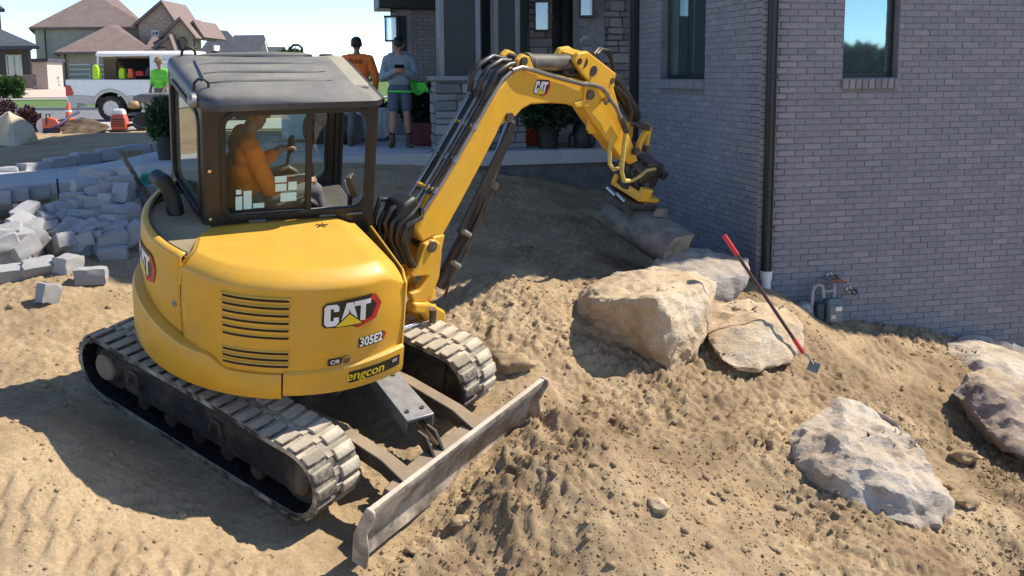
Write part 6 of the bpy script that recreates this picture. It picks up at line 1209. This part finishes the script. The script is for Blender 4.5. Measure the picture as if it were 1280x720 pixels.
m = MB(); m.bb(tx(84), CAB0, -W2 + .06, W2 - .06, .55, .75); m.build('bed_floor', TBLK, truck)
m = MB(); m.bb(tx(82.5), tx(84.5), -.8, .8, .42, .66); m.prism([(tx(82), -W2 + .03, .40), (tx(96), -W2 - .0, .40), (tx(99), -W2 - .0, .66), (tx(82), -W2 + .03, .66)], (0, .12, 0)); m.build('bumper', SIL, truck, bevel=.03)
m = MB(); m.prism([(tx(84) - .01, -W2 - .012, .80), (tx(91), -W2 - .012, .78), (tx(93), -W2 - .012, .88), (tx(90), -W2 - .012, 1.12), (tx(84) - .01, -W2 - .012, 1.14)], (0, .1, 0)); m.build('taillight', flat('lamp_red', (.45, .01, .01), .15), truck, bevel=.01)
# canopy with its side hatch open
zc0, zc1 = 1.30, tz(65.5) - .0
cp = MB(); xa, xb = tx(121), tx(240)
cp.prism([(xa, -W2 + .03, zc0), (xa + .06, -W2 + .03, zc0), (xa + .10, -W2 + .1, zc1 - .12), (xa + .03, -W2 + .1, zc1 - .12)], (0, .05, 0)); cp.prism([(tx(186), -W2 + .03, zc0), (xb, -W2 + .03, zc0), (xb, -W2 + .1, zc1 - .12), (tx(186), -W2 + .1, zc1 - .12)], (0, .06, 0)); cp.bb(xa, xb, W2 - .1, W2 - .05, zc0, zc1 - .1); can = cp.build('canopy', WPT, truck, bevel=.02)
cr = MB(); cr.loft([[(x + dx, y * k, z) for x, y in ((xa, -W2 + .05), (xb, -W2 + .05), (xb, W2 - .05), (xa, W2 - .05))] for z, k, dx in ((zc1 - .14, 1.02, 0), (zc1 - .05, 1.0, 0), (zc1 + .03, .86, .02))]); cr.build('canopy_roof', WPT, can, bevel=.05)
m = MB(); m.bb(xa + .2, tx(186), -W2 + .18, -W2 + .22, zc1 - .2, zc1 - .15); m.bb(tx(125), tx(140), -.5, -.4, zc0, zc1 - .2); m.build('tool_shelf', paint('shelf_wood', (.16, .10, .06), .8), truck)
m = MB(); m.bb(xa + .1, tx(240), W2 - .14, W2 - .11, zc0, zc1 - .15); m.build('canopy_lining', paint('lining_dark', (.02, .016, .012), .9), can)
G3 = 'gear hung and stacked in the truck canopy'
def gear(nm, lab, cat, px, py, w, h, col, yo=-W2 + .3):
    m = MB(); p = truck.matrix_basis @ Vector((tx(px), yo, tz(py))); random.seed(px); m.loft([[p + Vector((x * w * k + random.uniform(-.02, .02), y * .12, z * h)) for x, y in ((-.5, -1), (.5, -1), (.5, 1), (-.5, 1))] for z, k in ((-.5, .9), (-.2, 1.05), (.2, .9), (.45, .6), (.5, .3))]); tag(m.build(nm, flat(nm + '_colour_%d' % px, col, .7), bevel=.03), lab, cat, G3)
truck.rotation_euler = (0, 0, math.radians(4)); bpy.context.view_layer.update()
gear('safety_vest', 'lime safety vest hanging at the open rear of the canopy', 'vest', 122.5, 90, .2, .44, (.45, .75, .03), -W2 + .0); gear('safety_vest', 'lime safety vest hanging inside the canopy window', 'vest', 150.5, 92, .18, .34, (.40, .72, .03)); gear('orange_cone', 'orange cone standing inside the canopy', 'cone', 160.5, 92, .15, .3, (.7, .12, .03)); gear('power_saw', 'red tool lying in the canopy beside the orange cone', 'tool', 172, 92, .25, .16, (.4, .03, .03)); gear('tool_case', 'dark tool case in the back of the canopy', 'case', 183, 90, .2, .26, (.05, .03, .03)); gear('wood_panel', 'brown plywood panel inside the left of the canopy', 'panel', 135, 87, .5, .5, (.20, .13, .08), -.1)
q = at(86, 138, 30.3); q.z = gz(q.x, q.y) + .03; t = thing('traffic_cone', 'orange traffic cone behind the truck bumper', 'cone', q); m = MB(); m.lathe([(.15, .02), (.13, .06), (.035, .62), (.02, .64), (.001, .64)], 20); m.build('cone', flat('cone_orange', (.75, .10, .03), .5), t, smooth=40); m = MB(); m.box((0, 0, .015), (.36, .36, .03)); m.build('base', flat('cone_base', (.6, .09, .03), .6), t, bevel=.01); m = MB(); m.lathe([(.095, .26), (.073, .40), (.068, .40), (.09, .26)], 20); m.build('collar', WHT, t, smooth=40)
# machines on the planting bed
def cutsaw():
    q = at(57, 167, 20.5); t = thing('cut_off_saw', 'orange and white cut off saw with blue hose on the planting bed', 'saw', (q.x, q.y, gz(q.x, q.y))); t.scale = (.62, .62, .62); OR = flat('saw_orange', (.65, .12, .05), .4); WH = flat('saw_white', (.6, .6, .58), .4)
    m = MB(); m.lathe([(.01, -.03), (.26, -.03), (.26, .03), (.01, .03)], 24, (-.02, 0, .28), Rx_(PI / 2)); m.build('blade_guard', WH, t, smooth=40); m = MB(); m.loft([[(x, -.12, .2), (x, .12, .2), (x, .1, z), (x, -.1, z)] for x, z in ((-.05, .5), (.15, .56), (.4, .5), (.5, .36))]); m.build('engine', OR, t, bevel=.03); m = MB(); m.tube([(.45, 0, .45), (.62, 0, .48), (.64, 0, .32), (.5, 0, .24)], .025, 8); m.tube([(.1, -.12, .3), (.12, -.13, .66), (.12, .13, .66), (.1, .12, .3)], .022, 8); m.build('handle', TBLK, t, smooth=50); m = MB(); m.box((.2, 0, .12), (.5, .22, .16)); m.build('base', TBLK, t, bevel=.03)
    m = MB(); a = at(58, 168, 18.6); b = at(98, 140, 19.6); m.tube([a + Vector((0, 0, .05)), a.lerp(b, .4), a.lerp(b, .75) + Vector((0, 0, .03)), b], .028, 8); tag(m.build('water_hose', flat('hose_navy', (.02, .03, .10), .5), smooth=60), 'navy blue hose or strap rising over the brown boulder', 'hose')
cutsaw()
q = at(150, 160, 23.5); t = thing('backpack_blower', 'red and white backpack blower standing by the truck wheel', 'blower', (q.x, q.y, gz(q.x, q.y))); t.scale = (.72, .72, .72); m = MB(); m.loft([[(x * k, y * k * .8, z) for x, y in rrect(-.26, .26, -.2, .2, .08)] for z, k in ((.08, .9), (.2, 1.0), (.42, .98), (.6, .75), (.68, .4))]); m.build('engine_housing', flat('blower_red', (.55, .10, .05), .4), t, smooth=50); m = MB(); m.loft([[(x * k, y * k, z) for x, y in rrect(-.2, .2, -.16, .16, .06)] for z, k in ((.58, 1), (.70, .9), (.76, .6))]); m.build('tank', flat('tank_white', (.6, .6, .58), .4), t, smooth=50); m = MB(); m.box((0, 0, .04), (.55, .4, .07)); m.tube([(.2, 0, .2), (.45, -.05, .25), (.6, -.1, .15), (.9, -.15, .1)], .055, 10); m.build('blower_tube', TBLK, t, bevel=.01)
for k in range(4):
    m = MB(); m.box((0, 0, .33 - .0), (.42, .012, .025)); 
    m.v = [(v[0], v[1] - .175, v[2] - .12 + .07 * k) for v in m.v]; m.build('vent', TBLK, t)
q = at(188, 150, 25.5); q.z = gz(q.x, q.y); t = thing('towed_compressor', 'grey wheeled machine with pipe frame between truck and potted evergreen', 'machine', q, .1); GR = paint('machine_grey', (.17, .18, .18), .5, .15, 6, dust=.2)
m = MB(); m.loft([[(-.2 + x, -.4, z) , (-.2 + x, .4, z), (-.2 + x, .4, z + h), (-.2 + x, -.4, z + h)] for x, z, h in ((-.1, .75, .12), (.1, .70, .24), (.9, .66, .28), (1.0, .7, .2))]); m.build('hood', GR, t, bevel=.03); m = MB(); m.tube([(-.45, -.3, .42), (1.1, -.3, .42), (1.1, .3, .42), (-.45, .3, .42), (-.45, -.3, .42)], .035, 8); m.tube([(0, -.3, .42), (-.05, -.3, .75)], .025, 8); m.tube([(.6, -.3, .42), (.6, -.3, .7)], .025, 8); m.build('frame', GR, t, smooth=50)
for x in (-.1, .75):
    m = MB(); m.lathe([(.12, -.06), (.22, -.06), (.24, 0), (.22, .06), (.12, .06)], 22, (x, -.38, .24), Rx_(PI / 2)); w = m.build('wheel', TBLK, t, smooth=40); m = MB(); m.lathe([(.01, -.04), (.13, -.05), (.13, .05), (.01, .04)], 18, (x, -.38, .24), Rx_(PI / 2)); m.build('rim', GR, w, smooth=40)
m = MB(); m.lathe([(.001, 0), (.13, .02), (.17, .10), (.13, .19), (.001, .22)], 16, (-.28, -.36, .56)); m.build('tank', paint('tank_tan', (.42, .28, .16), .6), t, smooth=60)
# shrubs on the bed
PURP = leafmat('leaf_purple', (.05, .02, .025), (.11, .05, .05)); LIMEL = leafmat('leaf_fresh', (.06, .12, .02), (.13, .24, .04)); GRL = leafmat('leaf_mid', (.03, .07, .015), (.08, .14, .03))
def shrub(lab, px, py, Y, rad, n, ls, mat, seed, grp=None, nm='shrub', kind='shrub'):
    q = at(px, py, Y); q.z = gz(q.x, q.y); t = thing(nm, lab, kind, q, 0, grp); m = MB(); rs = np.random.RandomState(seed)
    for k in range(8): a = rs.rand() * 6.28; e = Vector((math.cos(a) * rad[0] * .7, math.sin(a) * rad[1] * .7, rad[2] * (1.0 + .6 * rs.rand()))); m.tube([(0, 0, -.05), e * .5, e], [.03, .02, .008], 5)
    m.build('stem', TWIG, t); leafcloud((0, 0, rad[2] * 1.0), rad, n, ls, mat, 'foliage', t, seed, 2.0); return t
shrub('purple leaved shrub beside the pale cut boulder', 36, 157, 21.5, (.22, .22, .27), 900, .09, PURP, 21); shrub('fresh green spreading shrub behind the cut off saw', 60, 155, 23.5, (.30, .28, .15), 1300, .06, LIMEL, 22); shrub('dark evergreen shrub standing between the two people on the slab', 471, 165, 17.5, (.22, .22, .55), 2200, .10, LEAFD, 23)
for i, (px, py, Y, r) in enumerate(((2, 128, 40, .5), (2, 136, 31, .4))): shrub(['small maroon shrub at the left edge beyond the road', 'small maroon shrub at the left edge by the driveway'][i], px, py, Y, (r, r, r * .5), 500, .14, PURP, 30 + i)
# neighbouring houses, about a hundred metres away
YH = 105.
def hp(px, py, Y=YH): return at(px, py, Y)
SHB = paint('shingle_brown', (.20, .145, .13), .9, .12, 1.2, bump=.3, bscale=12); SHB2 = SHB; SHD = paint('shingle_slate', (.06, .065, .085), .9, .15, 1.2, bump=.3, bscale=12); SIDB = paint('siding_beige', (.42, .36, .29), .8, .05, .8); 
s = N('far_brick'); c = s.ramp(s.noise(3.5, 4, .7, stretch=(1, 1, 2.5)), [(.35, (.28, .20, .15)), (.6, (.48, .37, .28))]); s.base(c); s.rough(.9); FBR = s.m
FBRK = paint('far_brick_dark', (.20, .15, .13), .9, .25, 3); DRK = paint('far_trim_dark', (.03, .027, .026), .6); FGL = mirrorglass('far_glass', (.03, .04, .05), .35); WHTT = flat('far_white', (.65, .65, .63))
def solid(root, name, mat, front, depth, par=None, inv=None):
    m = MB(); c0 = sum((Vector(p) for p in front), Vector()) / len(front); m.prism(front, (c0.x / c0.y * depth, depth, 0)); return m.build(name, mat, par or root, M=inv or Matrix.Translation(-root.location))
def roofsolid(root, ridge, eave, mat, name='roof', ov=None):    # ridge: list of points, eave: list of points round the base
    bm = bmesh.new()
    for p in [*ridge, *eave, *[e - Vector((0, 0, .25)) for e in eave]]: bm.verts.new(p - root.location)
    bmesh.ops.convex_hull(bm, input=bm.verts); me = bpy.data.meshes.new(name); bm.to_mesh(me); bm.free(); me.materials.append(mat); o = bpy.data.objects.new(name, me); COL.objects.link(o); o.parent = root; return o
def farwin(root, px0, py0, px1, py1, Y, nm='window'):
    a, b = hp(px0, py1, Y), hp(px1, py0, Y); iv = Matrix.Translation(-root.location); m = MB(); ring(m, [(a.x - .1, a.z - .1), (b.x + .1, a.z - .1), (b.x + .1, b.z + .1), (a.x - .1, b.z + .1)], [(a.x, a.z), (b.x, a.z), (b.x, b.z), (a.x, b.z)], lambda x, z: Vector((x, Y, z)), (0, -.12, 0)); m.bb((a.x + b.x) / 2 - .04, (a.x + b.x) / 2 + .04, Y - .1, Y - .02, a.z, b.z); f = m.build(nm, WHTT, root, M=iv); m = MB(); m.bb(a.x, b.x, Y - .04, Y - .02, a.z, b.z); m.build('pane', FGL, f, M=iv); return f
GZ = 2.1
bh = thing('suburban_house', 'large two storey beige and brick house with brown hipped roofs', 'house', (hp(120, 100).x, YH + 4, GZ)); iv = Matrix.Translation(-bh.location)
def rectf(px0, py0, px1, Y, z1=None): a, b = hp(px0, py0, Y), hp(px1, py0, Y); return [(a.x, Y, GZ - .5), (b.x, Y, GZ - .5), (b.x, Y, a.z), (a.x, Y, a.z)]
solid(bh, 'wall', SIDB, rectf(43, 34, 150, YH + 6), 12); solid(bh, 'wall', FBR, rectf(60, 72, 140, YH + 5.8), .19); solid(bh, 'wall', SIDB, rectf(140, 34, 205, YH + 6.1), 10)
a, b = hp(36, 34, YH + 5.5), hp(152, 34, YH + 5.5); z = a.z; ap = hp(118, -8, YH + 11); ap2 = hp(140, -8, YH + 13); roofsolid(bh, [ap, ap2], [Vector((a.x, YH + 5.5, z)), Vector((hp(185, 34, YH + 5.5).x, YH + 5.5, z)), Vector((hp(178, 34, YH + 18).x, YH + 18.5, z)), Vector((hp(40, 34, YH + 18).x, YH + 18.5, z))], SHB)
# garage wing in front
solid(bh, 'wall', FBR, rectf(75, 65, 187, YH), 6); a, b = hp(67, 65, YH - .5), hp(193, 63.5, YH - .5); z = a.z; roofsolid(bh, [hp(137, 31, YH + 5), hp(147, 31, YH + 5.5)], [Vector((a.x, YH - .5, z)), Vector((b.x, YH - .5, z)), Vector((hp(188, 64, YH + 9).x, YH + 9, z)), Vector((hp(72, 64, YH + 9).x, YH + 9, z))], SHB2)
for k, (p0, p1) in enumerate(((86, 112), (118, 144))):
    g = solid(bh, 'garage_door', WHTT, rectf(p0, 80, p1, YH - .06), .05)
    for r_ in range(4): q0, q1 = hp(p0 + .6, 104 - 6 * r_, YH - .09), hp(p1 - .6, 99.5 - 6 * r_, YH - .09); m = MB(); m.bb(q0.x, q1.x, YH - .11, YH - .06, q0.z, q1.z); m.build('door_panel', paint('garage_tan', (.32, .27, .22), .7), g, M=iv)
def gable(px0, px1, pe, ppx, ppy, Y, mat, dep=6, rz=SHB):
    a, b, p = hp(px0, pe, Y), hp(px1, pe, Y), hp(ppx, ppy, Y); w = solid(bh, 'gable_wall', mat, [(a.x, Y, GZ - .5), (b.x, Y, GZ - .5), (b.x, Y, a.z), (p.x, Y, p.z), (a.x, Y, a.z)], dep)
    m = MB(); o = .45
    for e, sg in ((a, -1), (b, 1)):
        d = (Vector((e.x, Y, a.z)) - p); d = d.normalized(); t = Vector((-d.z, 0, d.x)); t = t if t.z > 0 else -t; e2 = Vector((e.x, Y, a.z)) + d * .5
        m.prism([p + Vector((0, -o, 0)), e2 + Vector((0, -o, 0)), e2 + Vector((0, -o, 0)) + t * .28, p + Vector((0, -o, .34))], (0, dep + o, 0))
    m.build('gable_roof', rz, bh, M=iv); return w
gable(173, 219, 30, 203, 4, YH + 5, FBR, 8); gable(205, 241, 45, 226, 25, YH + 2, FBR, 7); gable(232, 251, 43, 243, 29, YH + 4, FBR, 8); gable(196, 216, 60, 213, 47, YH + .5, FBR, 5)
rs_ = roofsolid(bh, [hp(190, 46, YH + 3), hp(214, 46, YH + 3)], [hp(180, 62, YH - .3), hp(206, 62, YH - .3), hp(206, 62, YH + 5), hp(180, 62, YH + 5)], SHB)
farwin(bh, 191, 39, 198, 45, YH + 4.95); farwin(bh, 240.5, 48, 244.5, 58, YH + 3.95); farwin(bh, 120, 42, 128, 54, YH + 5.95)
m = MB(); c_ = hp(228, 56, YH + 1.93); m.prism([c_ + Vector((x, 0, z)) for x, z in [(-.55, -1.2), (.55, -1.2), (.55, .3)] + arc((0, .3), .55, 0, PI, 10)[1:]], (0, .1, 0)); m.build('arched_window', FGL, bh, M=iv)
for px in (56, 79): m = MB(); a = hp(px, 36, YH + (5.7 if px < 60 else -.1)); m.bb(a.x - .06, a.x + .06, a.y - .12, a.y, GZ, a.z - (0 if px < 60 else 2.4)); m.build('downspout', DRK, bh, M=iv)
# dark house at the left edge
Y2 = 72.; lh = thing('suburban_house', 'dark roofed house with porch columns at the left edge', 'house', (hp(15, 100, Y2).x, Y2 + 3, 1.8)); iv2 = Matrix.Translation(-lh.location)
def rect2(px0, py0, px1, py1, Y): a, b = hp(px0, py1, Y), hp(px1, py0, Y); return [(a.x, Y, a.z), (b.x, Y, a.z), (b.x, Y, b.z), (a.x, Y, b.z)]
solid(lh, 'wall', FBRK, rect2(-170, 58, 38, 112, Y2 + 2.5), 9, inv=iv2)
a, b = hp(-190, 57, Y2 - .5), hp(49, 57, Y2 - .5); roofsolid(lh, [hp(-150, 30, Y2 + 5), hp(-2, 35, Y2 + 5)], [Vector((a.x, Y2 - .5, b.z)), Vector((b.x, Y2 - .5, b.z)), hp(49, 57, Y2 + 12), hp(-190, 57, Y2 + 12)], SHD)
roofsolid(lh, [hp(-40, -10, Y2 + 9), hp(-20, -8, Y2 + 9)], [hp(-60, 11, Y2 + 6), hp(6, 11, Y2 + 6), hp(6, 11, Y2 + 14), hp(-60, 11, Y2 + 14)], SHD); solid(lh, 'wall', FBRK, rect2(-30, 11, 0, 60, Y2 + 7), 7, inv=iv2)
for p0 in (-1, 29):
    c_ = solid(lh, 'porch_column', DRK, rect2(p0 + 1, 61, p0 + 7, 98, Y2), .5, inv=iv2); solid(lh, 'column_base', FBRK, rect2(p0, 93, p0 + 16 if p0 > 5 else p0 + 8, 108, Y2 - .1), .9, inv=iv2)
solid(lh, 'porch_beam', DRK, rect2(-20, 57, 40, 63, Y2 - .05), .5, inv=iv2); farwin(lh, 11, 70, 25, 93, Y2 + 2.4)
# dark hipped house behind the truck
Y3 = 130.; dh = thing('suburban_house', 'slate roofed house showing over the excavator cab roof', 'house', (hp(290, 90, Y3).x, Y3 + 4, 2.2)); iv3 = Matrix.Translation(-dh.location)
solid(dh, 'wall', SIDB, rect2(253, 66, 372, 104, Y3 + 1), 10, inv=iv3); E_ = lambda px, py, d=0: hp(px, py, Y3 + d)
roofsolid(dh, [E_(269, 37, 5), E_(284, 38.5, 5)], [E_(248, 66), E_(313, 68), E_(313, 68, 12), E_(248, 66, 12)], SHD); roofsolid(dh, [E_(292, 44, 6), E_(330, 43.5, 6)], [E_(290, 67, 1), E_(338, 67, 1), E_(338, 67, 11), E_(290, 67, 11)], SHD); roofsolid(dh, [E_(335, 58.5, 5), E_(356, 58.5, 5)], [E_(330, 67, 2), E_(360, 67, 2), E_(360, 67, 9), E_(330, 67, 9)], SHD)
m = MB(); m.prism([E_(324, 67, .8), E_(334.5, 67, .8), E_(331, 51, .8)], (0, .5, 0)); m.build('gable_wall', flat('gable_cream', (.55, .5, .38)), dh, M=iv3); m = MB(); a = E_(274, 63, 1); m.bb(a.x - .1, a.x + .1, a.y - 2.5, a.y, a.z - .1, a.z + .6); m.build('roof_vent', WHTT, dh, M=iv3)
# trees and planting beyond the street
def tree(lab, px, pyb, Y, h, rad, n, ls, mat, seed, grp='trees beyond the street'):
    q = at(px, pyb, Y); q.z = gz(q.x, q.y); t = thing('tree', lab, 'tree', q, 0, grp); m = MB(); m.tube([(0, 0, -.2), (.05, 0, h * .4), (0, .05, h * .8)], [h * .035, h * .025, h * .01], 8); rs = np.random.RandomState(seed)
    for k in range(7): a = rs.rand() * 6.28; z0 = h * (.35 + .4 * rs.rand()); m.tube([(0, 0, z0), (math.cos(a) * rad[0] * .4, math.sin(a) * rad[1] * .4, z0 + h * .1), (math.cos(a) * rad[0] * .75, math.sin(a) * rad[1] * .75, z0 + h * .2)], [h * .012, h * .008, h * .003], 5)
    m.build('trunk', TWIG, t); leafcloud((0, 0, h - rad[2]), rad, n, ls, mat, 'crown', t, seed, 1.6)
tree('small round green tree top showing over the cab roof', 366, 100, 95, (at(366, 63, 95).z - 2.1), (1.6, 1.6, 1.6), 1600, .42, GRL, 41)
for i, (px, Y, w, h) in enumerate(((465, 130, 2.2, 93), (477, 150, 2.6, 95), (425, 160, 3, 97), (445, 170, 3, 98))): tree(['pale green tree far away beside the person in orange', 'pale green tree far away beyond the person in shorts', 'low far tree left of the person in orange', 'low far tree hidden partly by the person in orange'][i], px, 100, Y, at(px, h, Y).z - 2.1, (w, w, w), 900, .6, leafmat('leaf_far_%d' % i, (.07, .11, .05), (.13, .18, .08)), 50 + i)
for i, (px, py, h, w, lab) in enumerate(((66, 104, 88, 1.0, 'young slim green tree in front of the beige house'), (21, 108, 88, .9, 'green shrub in front of the dark house window'), (4, 100, 88, .8, 'pale green shrub by the dark house column'), (52, 106, 96, .9, 'low round green shrub left of the slim tree'), (64, 108, 101, .7, 'low yellow green shrub under the slim tree'))):
    Y = 66 if i in (1, 2) else 90; shrub(lab, px, py, Y, (w * .5, w * .5, (at(px, h, Y).z - 1.9) * .45), 700, .2, LIMEL if i in (0, 4) else GRL, 60 + i, 'shrubs before the neighbouring houses')
# white shed or low wall between the neighbours
m = MB(); a, b = hp(40, 94, 88), hp(58, 73, 88); m.bb(a.x, b.x, 88, 91, 2.0, b.z - .3); gh = thing('garden_shed', 'pale shed between the dark and the beige house', 'shed', ((a.x + b.x) / 2, 88, 2.0)); m.build('wall', flat('shed_pale', (.5, .42, .38)), gh, M=Matrix.Translation(-gh.location)); m = MB(); m.bb(a.x - .2, b.x + .2, 87.8, 91.2, b.z - .3, b.z); m.build('roof', SHD, gh, M=Matrix.Translation(-gh.location))

# seen only as the dark hump mirrored in the window of the right wall
q = Vector((37, -21, 0)); q.z = gz(37, -21); t = thing('tree', 'broad dark tree behind the viewer, mirrored in the window', 'tree', q, 0, 'trees beyond the street'); m = MB(); m.tube([(0, 0, -.3), (0, 0, 2.2)], [.25, .15], 8); m.build('trunk', TWIG, t); leafcloud((0, 0, 2.9), (3.4, 3.4, 2.0), 2600, .8, LEAFD, 'crown', t, 77, 1.4)
bpy.context.view_layer.update()
